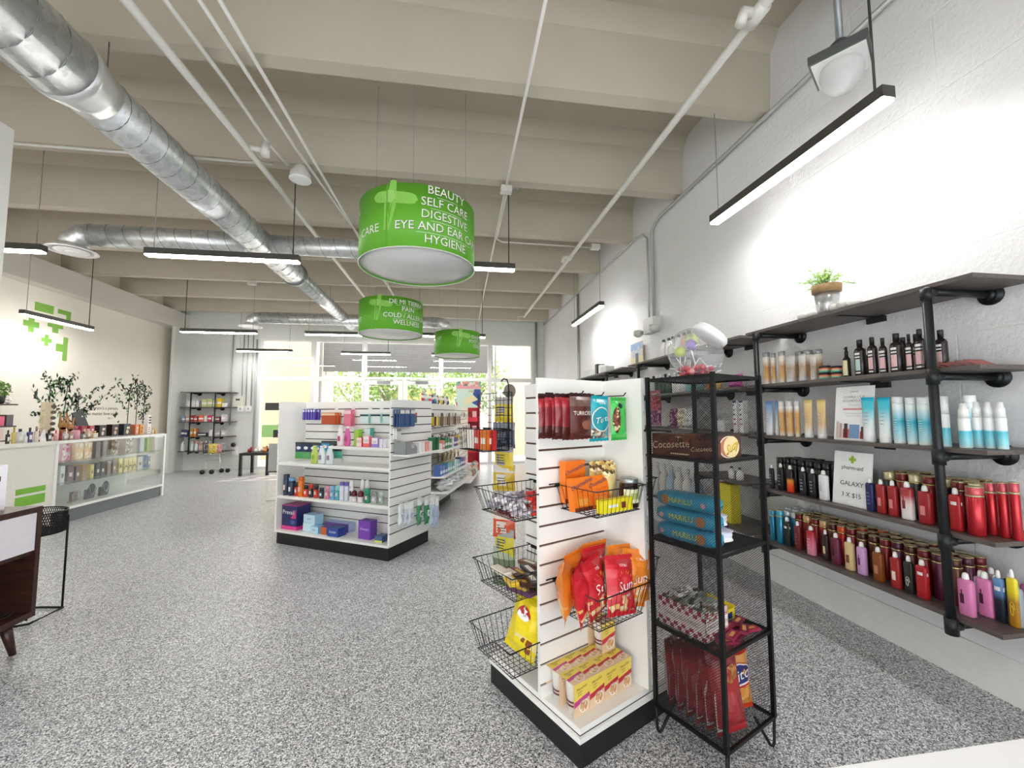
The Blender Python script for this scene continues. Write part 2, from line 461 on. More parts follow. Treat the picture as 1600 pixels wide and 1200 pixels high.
tree((-0.6, 18.6, 0), 4.3, 1.5, 4, 'distant street tree seen between the two entrance doors', '80984a', '9cb064')
tree((-4.2, 19.5, 0), 3.6, 1.5, 5, 'low street tree seen through the window beside the entrance', '8aa052', 'a0b26c')

# ================================================================ DUCTS AND PIPES
def helix(b, p0, axis, L, r, pitch, m):
    pts = []; n = max(8, int(L / pitch * 14)); ax = Vector(axis)
    e1 = Vector((0, 0, 1)); e2 = ax.cross(e1)
    for i in range(n + 1):
        a = 2 * math.pi * i / 14
        pts.append(Vector(p0) + ax * (L * i / n) + (e1 * math.cos(a) + e2 * math.sin(a)) * (r + 0.001))
    b.tube(pts, 0.0035, m, 4)
t = thing('ventilation_duct', 'long round spiral metal duct running towards the storefront', 'duct', (-2.1, 0, 3.15))
b = MB(); b.tube([(0, -3, 0), (0, 2.45, 0)], 0.185, GALV, 28); b.build('wide_duct_section', t)
b = MB(); helix(b, (0, -1, 0), (0, 1, 0), 3.4, 0.185, 0.17, SEAM); b.build('wide_section_seam', t)
b = MB(); b.tube([(0, 2.45, 0), (0, 2.5, 0), (0, 2.62, 0), (0, 2.68, 0)], [0.19, 0.188, 0.153, 0.153], M('dfe1e2', 0.3, 0.6), 28); b.build('duct_reducer', t)
b = MB(); b.tube([(0, 2.68, 0), (0, 5.9, 0)], 0.147, GALV, 28); b.build('middle_duct_section', t)
b = MB(); helix(b, (0, 2.7, 0), (0, 1, 0), 3.2, 0.147, 0.17, SEAM); b.build('middle_section_seam', t)
b = MB(); b.tube([(0, 5.86, 0), (0, 5.92, 0)], 0.16, SEAM, 28); b.build('duct_collar', t)
b = MB(); b.tube([(0, 5.92, 0), (0, 9.15, 0)], 0.108, GALV, 24); b.build('narrow_duct_section', t)
b = MB(); helix(b, (0, 5.95, 0), (0, 1, 0), 3.1, 0.108, 0.17, SEAM); b.build('narrow_section_seam', t)
for y in (2.72, 7.5):
    b = MB(); b.tube([(0.02, y, 0.1), (0.02, y, 0.38)], 0.004, SEAM, 6); b.build('duct_hanger_wire', t)
def branch(label, x0, x1, y, z, r, ends):
    t = thing('branch_duct', label, 'duct', (0, y, z))
    b = MB(); b.tube([(x0, 0, 0), (x1, 0, 0)], r, GALV, 22); b.build('duct_pipe', t)
    b = MB(); helix(b, (min(x0, x1), 0, 0), (1, 0, 0), abs(x1 - x0), r, 0.16, SEAM); b.build('duct_seam', t)
    for x, s in ends:
        b = MB(); pts = [(x, 0, 0), (x + s * 0.08, 0, -0.01), (x + s * 0.14, 0, -0.05), (x + s * 0.17, 0, -0.12)]
        b.tube(pts, r, GALV, 20); b.build('duct_elbow', t)
        d = MB(); c = (x + s * 0.17, 0, -0.155)
        d.lathe([(r * 1.0, 0.04), (r * 1.1, 0.0), (0.20, -0.02), (0.205, -0.028), (0.17, -0.03), (0.165, -0.012)], WHITE, 28, c=c)
        d.lathe([(0.14, -0.028), (0.13, -0.036), (0.10, -0.038)], WHITE, 28, c=c); d.lathe([(0.07, -0.036), (0.05, -0.05), (0.01, -0.052)], WHITE, 20, c=c)
        d.build('ceiling_diffuser', t)
branch('horizontal branch duct with round white diffuser above the counter side', -3.72, -2.24, 4.82, 3.13, 0.115, [(-3.72, -1)])
branch('horizontal branch duct between the main duct and the first drum sign', -1.96, -0.55, 4.82, 3.13, 0.105, [])
branch('farther branch duct with diffusers at both ends before the storefront', -3.6, -0.25, 8.45, 3.1, 0.11, [(-3.6, -1), (-0.25, 1)])

PIPEW = M('dddbd5', 0.45, 0.1)
def pipe(name, label, pts, r, cat='pipe', m=None, seg=10):
    b = MB(); b.tube(pts, r, m or PIPEW, seg); return tag(b.build(name), label, cat)
def along(x, z, y0, y1): return [(x, y0, z), (x, y1, z)]
o = pipe('sprinkler_pipe', 'thick white sprinkler pipe along the right side of the ceiling', along(1.63, 3.4, -3, 8.96), 0.026)
b = MB()
b.tube([(1.63, 8.9, 3.4), (1.5, 8.96, 3.4), (1.5, 8.96, 3.3)], 0.02, PIPEW); b.build('pipe_elbow', o)
for y in (1.87, 5.4): b = MB(); b.tube([(1.63, y - 0.06, 3.4), (1.63, y + 0.06, 3.4)], 0.04, PIPEW); b.tube([(1.63, y, 3.4), (1.55, y, 3.4), (1.53, y, 3.33)], 0.03, PIPEW); b.build('pipe_coupling', o)
pipe('electrical_conduit', 'thin white conduit down the middle of the ceiling to the grey junction box', [(0.50, 2.0, 3.49), (0.54, 3.93, 3.5), (0.62, 7.6, 3.5), (0.68, 9.85, 3.5)], 0.012, 'conduit')
pipe('electrical_conduit', 'thin white conduit branching right under the third ceiling beam', [(0.56, 4.0, 3.48), (0.58, 5.12, 3.48), (0.66, 5.2, 3.48), (1.88, 5.22, 3.48)], 0.01, 'conduit')
o = pipe('sprinkler_pipe', 'white sprinkler pipe close beside the long round duct', [(-1.68, 1.0, 3.35), (-1.6, 3.35, 3.35), (-1.52, 7.9, 3.35)], 0.026)
b = MB(); b.tube([(-1.6, 3.4, 3.36), (-1.48, 3.44, 3.36)], 0.02, PIPEW); b.tube([(-1.48, 3.44, 3.32), (-1.48, 3.44, 3.42)], 0.035, PIPEW); b.build('sprinkler_head', o)
pipe('electrical_conduit', 'white conduit bending to the round ceiling speaker', [(-1.55, 2.0, 3.48), (-1.5, 2.9, 3.48), (-1.49, 3.5, 3.47), (-1.42, 3.74, 3.44)], 0.014, 'conduit')
pipe('electrical_conduit', 'white conduit passing just right of the round ceiling speaker', [(-1.36, 2.2, 3.49), (-1.30, 3.6, 3.49), (-1.11, 5.71, 3.49), (-1.05, 8.6, 3.49)], 0.013, 'conduit')
pipe('electrical_conduit', 'rightmost of the parallel white conduits left of the big drum sign', [(-1.25, 2.2, 3.49), (-1.11, 7.09, 3.49), (-1.02, 9.0, 3.49)], 0.013, 'conduit')
pipe('electrical_conduit', 'long white conduit under the second ceiling beam left of the duct', [(-5.6, 3.86, 3.5), (-1.6, 3.86, 3.5)], 0.011, 'conduit')
pipe('electrical_conduit', 'thin white conduit under the farther beam above the pendant lights', [(-5.7, 7.45, 3.5), (-1.3, 7.45, 3.5)], 0.011, 'conduit')
pipe('electrical_conduit', 'grey conduit along the top of the right block wall', [(2.365, 1.0, 3.5), (2.365, 4.28, 3.5), (2.37, 4.42, 3.47), (2.375, 4.5, 3.4), (2.38, 4.51, 2.36)], 0.016, 'conduit', M('b9bab8', 0.4, 0.4))
pipe('electrical_conduit', 'thin conduit continuing towards the storefront above the emergency light', [(2.375, 4.62, 2.3), (2.375, 4.62, 3.38), (2.37, 4.72, 3.47), (2.365, 4.9, 3.5), (2.365, 10.2, 3.5)], 0.012, 'conduit', M('c2c3c0', 0.4, 0.4))
pipe('electrical_conduit', 'grey vertical conduit on the right wall near the far pendant light', [(2.375, 7.4, 0.3), (2.375, 7.4, 3.5)], 0.02, 'conduit', M('a9aaa8', 0.4, 0.5))
pipe('electrical_conduit', 'grey corner conduit beside the storefront frame at the right', [(2.2, 10.36, 0.3), (2.2, 10.36, 3.6)], 0.03, 'conduit', M('b4b5b2', 0.4, 0.4))
for i, (x, z0, s) in enumerate([(-4.98, 1.0, 'leftmost'), (-4.75, 1.45, 'second'), (-4.66, 1.45, 'third'), (-4.55, 1.45, 'fourth')]):
    pipe('electrical_conduit', s + ' of the vertical wall conduits beside the far pipe shelf', [(x, 10.37, z0), (x, 10.37, 3.1)], 0.012, 'conduit', M('b4b6b6', 0.4, 0.4))
pipe('electrical_conduit', 'vertical conduit just left of the storefront frame', [(-4.47, 10.37, 0.3), (-4.47, 10.37, 3.0)], 0.018, 'conduit', M('b4b6b6', 0.4, 0.4))
for x, z, s in [(0.54, 3.47, 'small white junction box on the middle ceiling conduit'), ]:
    t = thing('junction_box', s, 'junction box', (x, 3.93, z)); b = MB(); b.box((-0.055, -0.04, -0.03), (0.055, 0.04, 0.03), PIPEW); b.build('housing', t)
    b = MB(); b.tube([(0.06, 0, 0), (0.1, 0.0, 0.02), (0.12, 0, 0)], 0.012, GREY, 6); b.build('cable_clamp', t)
for x, y, z, s in [(1.93, 5.22, 3.49, 'small white junction box at the right end of the branch conduit'), (-3.33, 7.45, 3.47, 'small white junction box under the farther beam left of duct')]:
    b = MB(); b.box((x - 0.06, y - 0.04, z - 0.03), (x + 0.06, y + 0.04, z + 0.03), PIPEW); tag(b.build('junction_box'), s, 'junction box')
for x, z, s in [(-4.75, 1.38, 'white wall switch box on the left of the pair'), (-4.58, 1.38, 'white wall switch box on the right of the pair')]:
    t = thing('switch_box', s + ' below the wall conduits', 'switch', (x, 10.36, z)); b = MB(); b.box((-0.06, -0.04, -0.06), (0.06, 0.04, 0.06), WHITE); b.build('switch_plate', t)
    b = MB(); b.box((-0.012, -0.05, -0.02), (0.012, -0.04, 0.02), GREY); b.build('toggle', t)
t = thing('wall_thermostat', 'beige thermostat box beside the far pipe shelf', 'thermostat', (-4.78, 10.38, 1.55)); b = MB(); b.box((-0.14, -0.03, -0.12), (0.06, 0.02, 0.12), M('e2dfd3', 0.5)); b.build('housing', t)
b = MB(); b.box((-0.09, -0.034, 0.02), (0.0, -0.03, 0.06), M('4a4f50', 0.3)); b.build('display', t)
t = thing('wall_outlet', 'white wall outlet with a black plug under the conduits', 'outlet', (-4.85, 10.38, 0.42)); b = MB(); b.box((-0.05, -0.03, -0.09), (0.05, 0.02, 0.09), WHITE); b.build('outlet_plate', t)
b = MB(); b.sphere((-0.02, -0.05, 0.14), 0.05, BLACK, 10, 6); b.build('plug', t)

# emergency light on the right wall
t = thing('emergency_light', 'two-headed grey emergency light on the right wall', 'emergency light', (2.34, 4.55, 2.28))
b = MB(); b.box((-0.03, -0.14, -0.09), (0.06, 0.1, 0.09), M('cfcfca', 0.5)); b.build('housing', t)
for y, z in ((0.2, -0.06), (-0.2, -0.07)):
    b = MB(); b.lathe([(0.02, -0.04), (0.055, -0.02), (0.06, 0.03), (0.05, 0.04)], M('c4c5c2', 0.4), 14, c=(-0.05, y, z)); b.tube([(-0.02, y * 0.6, z), (-0.05, y, z)], 0.02, GREY, 8); b.build('lamp_head', t)

# high-bay lamp on a rod
t = thing('high_bay_lamp', 'unlit lamp with clear domed lens hanging near the right wall', 'lamp', (1.9, 1.66, 3.0))
b = MB(); b.tube([(0, 0, 0.05), (0, 0, 1.1)], 0.016, M('8b8f92', 0.4, 0.6), 10); b.build('rod', t)
b = MB(); b.lathe([(0.05, 0), (0.05, 0.06), (0.02, 0.09)], M('5b5f60', 0.4, 0.6), 14); b.build('mount', t)
b = MB()
b.box((-0.115, -0.115, -0.045), (0.115, 0.115, 0.0), M('5c605f', 0.5, 0.4)); b.box((-0.105, -0.105, -0.052), (0.105, 0.105, -0.045), M('e8e8e6', 0.4)); b.build('housing', t, rot=(0, 0, R(35)))
b = MB(); b.lathe([(0.085, -0.05), (0.09, -0.08), (0.08, -0.13), (0.05, -0.17), (0.01, -0.185)], glass('lens_glass', (0.95, 0.96, 0.96), body=0.35), 24); b.build('lens', t)

# round ceiling speaker
t = thing('ceiling_speaker', 'round white loudspeaker hung under the conduits by the duct', 'loudspeaker', (-1.35, 3.84, 3.42))
b = MB(); b.lathe([(0.085, -0.06), (0.09, -0.05), (0.085, 0.0), (0.06, 0.04), (0.06, 0.06)], PIPEW, 24); b.build('speaker_can', t)
b = MB(); b.lathe([(0.04, -0.062), (0.08, -0.064), (0.092, -0.06), (0.092, -0.05)], WHITE, 24); b.build('grille_ring', t)

# ================================================================ LINEAR PENDANT LIGHTS
HOUS = M('54524f', 0.4, 0.5)
DIF = emis('led_diffuser', (1.0, 0.985, 0.96), LED)
def ztop(y):
    for k in range(-4, 7):
        if 2.66 + 1.195 * k + 0.005 <= y <= 2.66 + 1.195 * k + 0.13: return 3.53
    return 4.1
def pendant(label, x, y, z, L, ang, w=(1, 1), zt=3.53):
    t = thing('linear_pendant_light', label, 'pendant light', (x, y, z), ang, 'linear pendant lights')
    b = MB(); b.box((-L / 2, -0.035, -0.012), (L / 2, 0.035, 0.03), HOUS)
    for sy in (-1, 1): b.box((-L / 2, min(sy * 0.035, sy * 0.032), -0.026), (L / 2, max(sy * 0.035, sy * 0.032), -0.012), HOUS)
    for sx in (-1, 1): b.box((min(sx * L / 2, sx * (L / 2 - 0.005)), -0.035, -0.026), (max(sx * L / 2, sx * (L / 2 - 0.005)), 0.035, -0.012), HOUS)
    b.build('housing', t)
    b = MB(); b.box((-L / 2 + 0.006, -0.0315, -0.04), (L / 2 - 0.006, 0.0315, -0.013), DIF); b.build('diffuser', t)
    for k, sx in enumerate((-1, 1)):
        xx = sx * (L / 2 - 0.06)
        if not w[k]: continue
        b = MB(); b.tube([(xx, 0, 0.03), (xx, 0, ztop(y + xx * math.sin(ang)) - z)], 0.0035 if w[k] == 1 else 0.006, M('3a3a3a', 0.5) if w[k] == 2 else GREY, 5)
        b.build('suspension_wire' if w[k] == 1 else 'power_cord', t)
HP = math.pi / 2
pendant('bright linear pendant nearest the right wall above the pipe shelf', 1.985, 2.16, 2.72, 1.28, HP, (2, 1))
pendant('farther linear pendant along the right wall', 2.01, 5.86, 2.72, 1.28, HP, (1, 1))
pendant('linear pendant crossing below the round duct', -2.07, 4.09, 2.72, 1.3, 0, (1, 2))
pendant('linear pendant behind the big green drum sign', 0.0, 4.03, 2.72, 1.28, 0, (1, 2))
pendant('linear pendant at the picture edge near the white partition', -4.2, 4.14, 2.72, 1.28, 0, (1, 1))
pendant('linear pendant in front of the green crosses wall logo', -5.66, 6.9, 2.63, 1.1, HP, (1, 2))
pendant('linear pendant above the far end of the display counter', -4.03, 7.9, 2.72, 1.22, 0, (2, 1))
pendant('linear pendant just left of the duct end', -1.95, 7.86, 2.72, 1.28, 0, (1, 1))
pendant('linear pendant before the left storefront window', -4.1, 9.9, 2.68, 1.15, 0, (1, 1))
pendant('linear pendant before the storefront under the second drum sign', -1.92, 9.9, 2.66, 1.1, 0, (1, 2))
pendant('linear pendant behind the smallest green drum sign', 0.02, 7.76, 2.72, 1.28, 0, (1, 2))
pendant('linear pendant before the storefront left of the smallest drum sign', 0.12, 9.9, 2.66, 1.1, 0, (1, 1))
pendant('unseen linear pendant added above the camera side of the shop', -2.0, 0.4, 2.72, 1.28, 0, (1, 1))  # out of view, added to light the near part of the shop
pendant('unseen linear pendant added for light behind the viewer', 0.0, -0.6, 2.72, 1.28, 0, (1, 1))  # another unseen lamp, added for its light only

for px_, py_, nm_ in ((-4.4, 1.2, 'over the checkout side'), (-4.4, -1.6, 'at the rear of the checkout side'), (-1.2, -1.9, 'at the rear middle'), (1.985, -1.5, 'at the rear of the right wall row')):  # unseen extra lamps, added to brighten the floor and its bounce
    pendant('unseen added linear pendant %s of the shop' % nm_, px_, py_, 2.72 if py_ < 5 else 3.3, 1.28, 0 if px_ < 1 else HP, (1, 1))

# ================================================================ GREEN DRUM SIGNS
def drum(label, x, y, z0, r, h, lines, ang, size, extra):
    t = thing('drum_sign', label, 'hanging sign', (x, y, z0), 0)
    b = MB(); seg = 48; vs = []; fs = []
    for rr, z in ((r, 0), (r, h), (r - 0.004, h), (r - 0.004, 0)):
        for k in range(seg): a = 2 * math.pi * k / seg; vs.append((rr * math.cos(a), rr * math.sin(a), z))
    for i in range(4):
        j = (i + 1) % 4
        for k in range(seg): l = (k + 1) % seg; fs.append((i * seg + k, i * seg + l, j * seg + l, j * seg + k))
    b.add(vs, fs, GREEN, True); b.build('drum_shade', t)
    b = MB(); b.lathe([(r - 0.006, 0.012), (r - 0.006, 0.016)], M('dcdcdc', 0.6), 48); b.build('bottom_disc', t)
    b = MB(); b.tube([((r + 0.001) * Vector((math.cos(2 * math.pi * k / 48), math.sin(2 * math.pi * k / 48), 0))) for k in range(48)], 0.004, WHITE, 4, True); b.build('bottom_rim', t)
    def wrap(x, y, a0, off):
        a = a0 + x / r; rr = r + off
        return (rr * math.cos(a), rr * math.sin(a), y)
    b = MB(); n = len(lines); gap = size * 1.02
    for i, s in enumerate(lines):
        zz = h * 0.53 + (n / 2 - i - 0.5) * gap
        b.text(s, size * 0.98, M('5c7a4c', 0.5), lambda x, y, zz=zz: wrap(x + 0.004, zz + y - 0.004, ang, 0.0012))
        b.text(s, size * 0.98, M('f7f7f2', 0.4), lambda x, y, zz=zz: wrap(x, zz + y, ang, 0.0024))
        if i < n - 1:
            w = len(s) * size * 0.33
            for q in range(12):
                x0 = -w / 2 + w * q / 12; x1 = x0 + w / 12; zc = zz - gap / 2
                b.poly([wrap(x0, zc - 0.0012, ang, 0.002), wrap(x1, zc - 0.0012, ang, 0.002), wrap(x1, zc + 0.0012, ang, 0.002), wrap(x0, zc + 0.0012, ang, 0.002)], M('f7f7f2', 0.4))
    b.build('drum_lettering', t)
    for (s, a, zz) in extra:
        b = MB(); b.text(s, size * 0.98, M('f7f7f2', 0.4), lambda x, y: wrap(x, zz * h + y, a, 0.0024)); b.build('side_lettering', t)
    # sticking-plaster cross printed in lighter green
    b = MB(); LG = M('8fd05c', 0.4); LG2 = M('a5da78', 0.4)
    def patch(cx, cz, w, hh, rot, m, off):
        n = max(2, int(w / 0.02)); pt = lambda px, pz: wrap(cx + px * math.cos(rot) - pz * math.sin(rot), cz + px * math.sin(rot) + pz * math.cos(rot), ang, off)
        hp = lambda px: hh / 2 * max(0.0, 1 - abs(2 * px / w) ** 6) ** 0.5 * 0.999 + 0.0001
        for k in range(n):
            a = -w / 2 + w * k / n; c = a + w / n
            b.poly([pt(a, -hp(a)), pt(c, -hp(c)), pt(c, hp(c)), pt(a, hp(a))], m)
    pc = -0.42 * (r / 0.45)
    patch(pc, h * 0.66, 0.09, 0.36 * h / 0.46, -0.15, LG, 0.0006); patch(pc + 0.03, h * 0.78, 0.34, 0.085, -0.12, LG, 0.0008); patch(pc, h * 0.8, 0.085, 0.085, -0.12, LG2, 0.001)
    for i in range(4):
        for j in range(4): patch(pc - 0.027 + i * 0.018, h * 0.8 - 0.027 + j * 0.018, 0.006, 0.006, 0, LG, 0.0016)
    b.build('plaster_print', t)
    b = MB(); seam = ang - 1.0
    b.poly([wrap(0, 0, seam, 0.001), wrap(0.012, 0, seam, 0.001), wrap(0.012, h, seam, 0.001), wrap(0, h, seam, 0.001)], M('63ad34', 0.4)); b.build('seam_strip', t)
    for a in (0.5, 2.6, 4.7):
        b = MB(); b.tube([(r * 0.97 * math.cos(a), r * 0.97 * math.sin(a), h), (r * 0.97 * math.cos(a), r * 0.97 * math.sin(a), ztop(y + r * 0.97 * math.sin(a)) - z0)], 0.0015, GREY, 4); b.build('suspension_wire', t)
drum('biggest green drum sign listing beauty, self care, digestive and hygiene', -0.26, 3.32, 2.41, 0.45, 0.46, ['BEAUTY', 'SELF CARE', 'DIGESTIVE', 'EYE AND EAR CARE', 'HYGIENE'], R(-58), 0.088, [('CARE', R(-136), 0.33), ('MIN', R(-165), 0.75)])
drum('middle green drum sign listing de mi tierra, pain, allergy and wellness', -0.85, 6.14, 2.39, 0.45, 0.46, ['DE MI TIERRA', 'PAIN', 'COLD / ALLERGY', 'WELLNESS'], R(-52), 0.092, [('ST', R(-148), 0.35)])
drum('smallest and farthest green drum sign with a vertical seam', 0.124, 7.17, 2.238, 0.39, 0.40, ['DIABETIC', 'FOOT CARE', 'SOCKS'], R(-32), 0.075, [('NT', R(-140), 0.65)])
A2=[
  ('tallb', 2.52, 2.14, 0.044, 0.22, 'amber') ,
  ('tallb', 2.458, 2.14, 0.029, 0.207, 'amber') ,
  ('tallb', 2.386, 2.14, 0.038, 0.209, 'amber') ,
  ('tube', 2.317, 2.14, 0.067, 0.174, 'bronze') ,
  ('tube', 2.231, 2.14, 0.051, 0.17, 'bronze') ,
  ('tube', 2.154, 2.14, 0.043, 0.155, 'bronze') ,
  ('jar', 2.08, 2.14, 0.056, 0.078, 'teal') ,
  ('jar', 2.006, 2.14, 0.051, 0.069, 'teal') ,
  ('sprayb', 1.944, 2.14, 0.035, 0.167, 'cream') ,
  ('darkb', 1.868, 2.14, 0.051, 0.192, 'paleteal') ,
  ('darkb', 1.803, 2.14, 0.042, 0.194, 'pink') ,
  ('darkb', 1.751, 2.14, 0.033, 0.181, 'pink') ,
  ('darkb', 1.687, 2.14, 0.052, 0.191, 'pink') ,
  ('darkb', 1.632, 2.14, 0.026, 0.178, 'pink') ,
  ('darkb', 1.586, 2.14, 0.039, 0.192, 'pink') ,
]
A3=[
  ('tube', 2.502, 2.13, 0.058, 0.227, 'blue') ,
  ('tube', 2.441, 2.13, 0.028, 0.225, 'blue') ,
  ('tallb', 2.396, 2.13, 0.038, 0.224, 'gold') ,
  ('tallb', 2.333, 2.13, 0.04, 0.222, 'gold') ,
  ('tallb', 2.277, 2.13, 0.029, 0.22, 'gold') ,
  ('tube', 2.197, 2.13, 0.056, 0.225, 'gold') ,
  ('tube', 2.108, 2.13, 0.056, 0.223, 'gold') ,
  ('tube', 1.836, 2.13, 0.062, 0.227, 'cyan') ,
  ('tube', 1.757, 2.13, 0.059, 0.224, 'cyan') ,
  ('tallb', 1.691, 2.13, 0.045, 0.224, 'cyan') ,
  ('tallb', 1.636, 2.13, 0.039, 0.219, 'cyan') ,
  ('tallb', 1.585, 2.13, 0.043, 0.217, 'cyan') ,
  ('pump', 1.506, 2.13, 0.035, 0.214, 'cyan') ,
  ('pump', 1.437, 2.13, 0.038, 0.187, 'cyan') ,
  ('pump', 1.394, 2.13, 0.035, 0.186, 'cyan') ,
  ('pump', 1.356, 2.13, 0.03, 0.185, 'cyan') ,
  ('pump', 1.319, 2.13, 0.032, 0.184, 'cyan') ,
]
A4=[
  ('flat', 2.507, 2.13, 0.036, 0.154, 'black') ,
  ('flat', 2.429, 2.13, 0.045, 0.172, 'black') ,
  ('flat', 2.355, 2.13, 0.047, 0.168, 'flame') ,
  ('flat', 2.257, 2.13, 0.048, 0.169, 'black') ,
  ('flat', 2.19, 2.13, 0.046, 0.166, 'black') ,
  ('flat', 2.118, 2.13, 0.056, 0.168, 'white') ,
  ('flat', 1.852, 2.13, 0.042, 0.165, 'navy') ,
  ('flat', 1.797, 2.13, 0.043, 0.167, 'red') ,
  ('flat', 1.742, 2.13, 0.044, 0.17, 'red') ,
  ('flat', 1.677, 2.13, 0.055, 0.174, 'pinkwhite') ,
  ('flat', 1.603, 2.13, 0.056, 0.169, 'red') ,
  ('flat', 1.488, 2.13, 0.048, 0.178, 'redband') ,
  ('can', 1.422, 2.13, 0.054, 0.195, 'red') ,
  ('can', 1.369, 2.13, 0.033, 0.204, 'red') ,
  ('can', 1.332, 2.13, 0.031, 0.21, 'red') ,
  ('can', 1.298, 2.13, 0.028, 0.216, 'red') ,
]
A5=[
  ('can', 2.517, 2.13, 0.036, 0.194, 'teal') ,
  ('can', 2.453, 2.13, 0.049, 0.209, 'teal') ,
  ('flat', 2.399, 2.13, 0.051, 0.177, 'green') ,
  ('flat', 2.319, 2.13, 0.046, 0.169, 'maroon') ,
  ('flat', 2.223, 2.13, 0.056, 0.167, 'pinkred') ,
  ('flat', 2.128, 2.13, 0.038, 0.171, 'brown') ,
  ('flat', 2.063, 2.13, 0.051, 0.171, 'plum') ,
  ('flat', 1.983, 2.13, 0.051, 0.17, 'beige') ,
  ('flat', 1.917, 2.13, 0.049, 0.166, 'lilac') ,
  ('flat', 1.833, 2.13, 0.051, 0.166, 'amber') ,
  ('flat', 1.751, 2.13, 0.046, 0.168, 'redlabel') ,
  ('flat', 1.693, 2.13, 0.041, 0.169, 'darkprint') ,
  ('flat', 1.637, 2.13, 0.05, 0.171, 'redband') ,
  ('flat', 1.475, 2.13, 0.051, 0.172, 'pink') ,
  ('flat', 1.411, 2.13, 0.048, 0.173, 'pink') ,
  ('flat', 1.368, 2.13, 0.034, 0.195, 'blueblack') ,
  ('flat', 1.328, 2.13, 0.032, 0.213, 'yellow') ,
]
# ================================================================ PRODUCT BUILDERS (front faces local -Y, base at z=0)
def frontp(t, name, w, h, cx, cz, y, m, parent_only=False):
    b = MB(); b.box((cx - w / 2, y, cz - h / 2), (cx + w / 2, y + 0.0006, cz + h / 2), m); return b.build(name, t)
def cyl_band(b, r, z0, z1, m, a0=-2.4, a1=-0.74, seg=10, sx=1, sy=1, off=0.0006):
    vs = []; fs = []
    for i in range(seg + 1):
        a = a0 + (a1 - a0) * i / seg
        for z in (z0, z1): vs.append(((r * sx + off) * math.cos(a), (r * sy + off) * math.sin(a), z))
    for i in range(seg): fs.append((2 * i, 2 * i + 2, 2 * i + 3, 2 * i + 1))
    b.add(vs, fs, m, True)

def tall_bottle(t, w, h, body, cap, lab=None, seg=14):
    r = w / 2
    b = MB(); b.lathe([(r * 0.95, 0), (r, 0.004), (r, h * 0.84), (r * 0.97, h * 0.86)], body, seg); b.build('bottle_body', t)
    b = MB(); b.lathe([(r * 0.97, h * 0.86), (r * 1.0, h * 0.865), (r, h * 0.99), (r * 0.93, h)], cap, seg); b.build('bottle_cap', t)
    if lab:
        b = MB(); 
        for k in range(5): cyl_band(b, r, h * (0.3 + 0.05 * k), h * (0.31 + 0.05 * k), lab, -1.9, -1.2)
        b.build('label_print', t)
def tube_bottle(t, w, h, body, cap, lab=None):
    r = w / 2; vs = []; fs = []; n = 16; L = 7
    for i in range(L + 1):
        f = i / L; z = h * 0.13 + h * 0.87 * f
        sx = r * (0.78 + 0.3 * f); sy = r * 0.78 * (1 - f) + 0.0015
        for k in range(n):
            a = 2 * math.pi * k / n; vs.append((sx * math.cos(a), sy * math.sin(a), z))
    for i in range(L):
        for k in range(n): l = (k + 1) % n; fs.append((i * n + k, i * n + l, (i + 1) * n + l, (i + 1) * n + k))
    fs.append(tuple(range(L * n, L * n + n)))
    b = MB(); b.add(vs, fs, body, True); b.build('tube_body', t)
    b = MB(); b.lathe([(r * 0.8, 0), (r * 0.82, 0.002), (r * 0.82, h * 0.12), (r * 0.76, h * 0.135)], cap, 16); b.build('flip_cap', t)
    if lab:
        b = MB()
        for k in range(4):
            z = h * (0.4 + 0.08 * k); f = (z - h * 0.13) / (h * 0.87); y = -(r * 0.78 * (1 - f) + 0.0015) - 0.001
            b.box((-r * 0.3, y, z), (r * 0.3, y + 0.0005, z + h * 0.02), lab)
        b.build('label_print', t)
def dark_bottle(t, w, h, lab, band=None):
    r = w / 2; d = 0.8; body = M('241a1c', 0.25); cap = M('161516', 0.4)
    b = MB(); b.lathe([(r * 0.92, 0), (r, 0.004), (r, h * 0.68), (r * 0.85, h * 0.745), (r * 0.45, h * 0.79), (r * 0.42, h * 0.82)], body, 18, 1, d, power=0.8); b.build('bottle_body', t)
    b = MB(); b.lathe([(r * 0.48, h * 0.81), (r * 0.5, h * 0.985), (r * 0.46, h)], cap, 14); b.build('bottle_cap', t)
    b = MB(); W_ = M('ececea', 0.5)
    for z0, z1, m in ((0.07, 0.11, W_), (0.15, 0.46, lab), (0.5, 0.54, W_), (0.58, 0.64, W_)):
        cyl_band(b, r, h * z0, h * z1, m, -2.55, -0.6, 8, 1.0, d, 0.001)
    b.build('front_label', t)
def spray_bottle(t, w, h, lab):
    r = w / 2
    b = MB(); b.lathe([(r * 0.95, 0), (r, 0.003), (r, h * 0.6), (r * 0.5, h * 0.68), (r * 0.4, h * 0.72)], M('201a18', 0.25), 14); b.build('bottle_body', t)
    b = MB(); b.lathe([(r * 0.5, h * 0.7), (r * 0.5, h * 0.84), (r * 0.35, h * 0.86), (r * 0.32, h)], BLACK, 12); b.tube([(0, 0, h * 0.94), (0, -r * 0.8, h * 0.93)], 0.003, BLACK, 6); b.build('spray_pump', t)
    b = MB(); cyl_band(b, r, h * 0.06, h * 0.55, lab); b.build('front_label', t)
def jar(t, w, h, body, lid):
    r = w / 2
    b = MB(); b.lathe([(r * 0.9, 0), (r, 0.003), (r, h * 0.68)], body, 18); b.build('jar_body', t)
    b = MB(); b.lathe([(r * 1.02, h * 0.68), (r * 1.02, h * 0.97), (r * 0.95, h)], lid, 18); b.build('jar_lid', t)
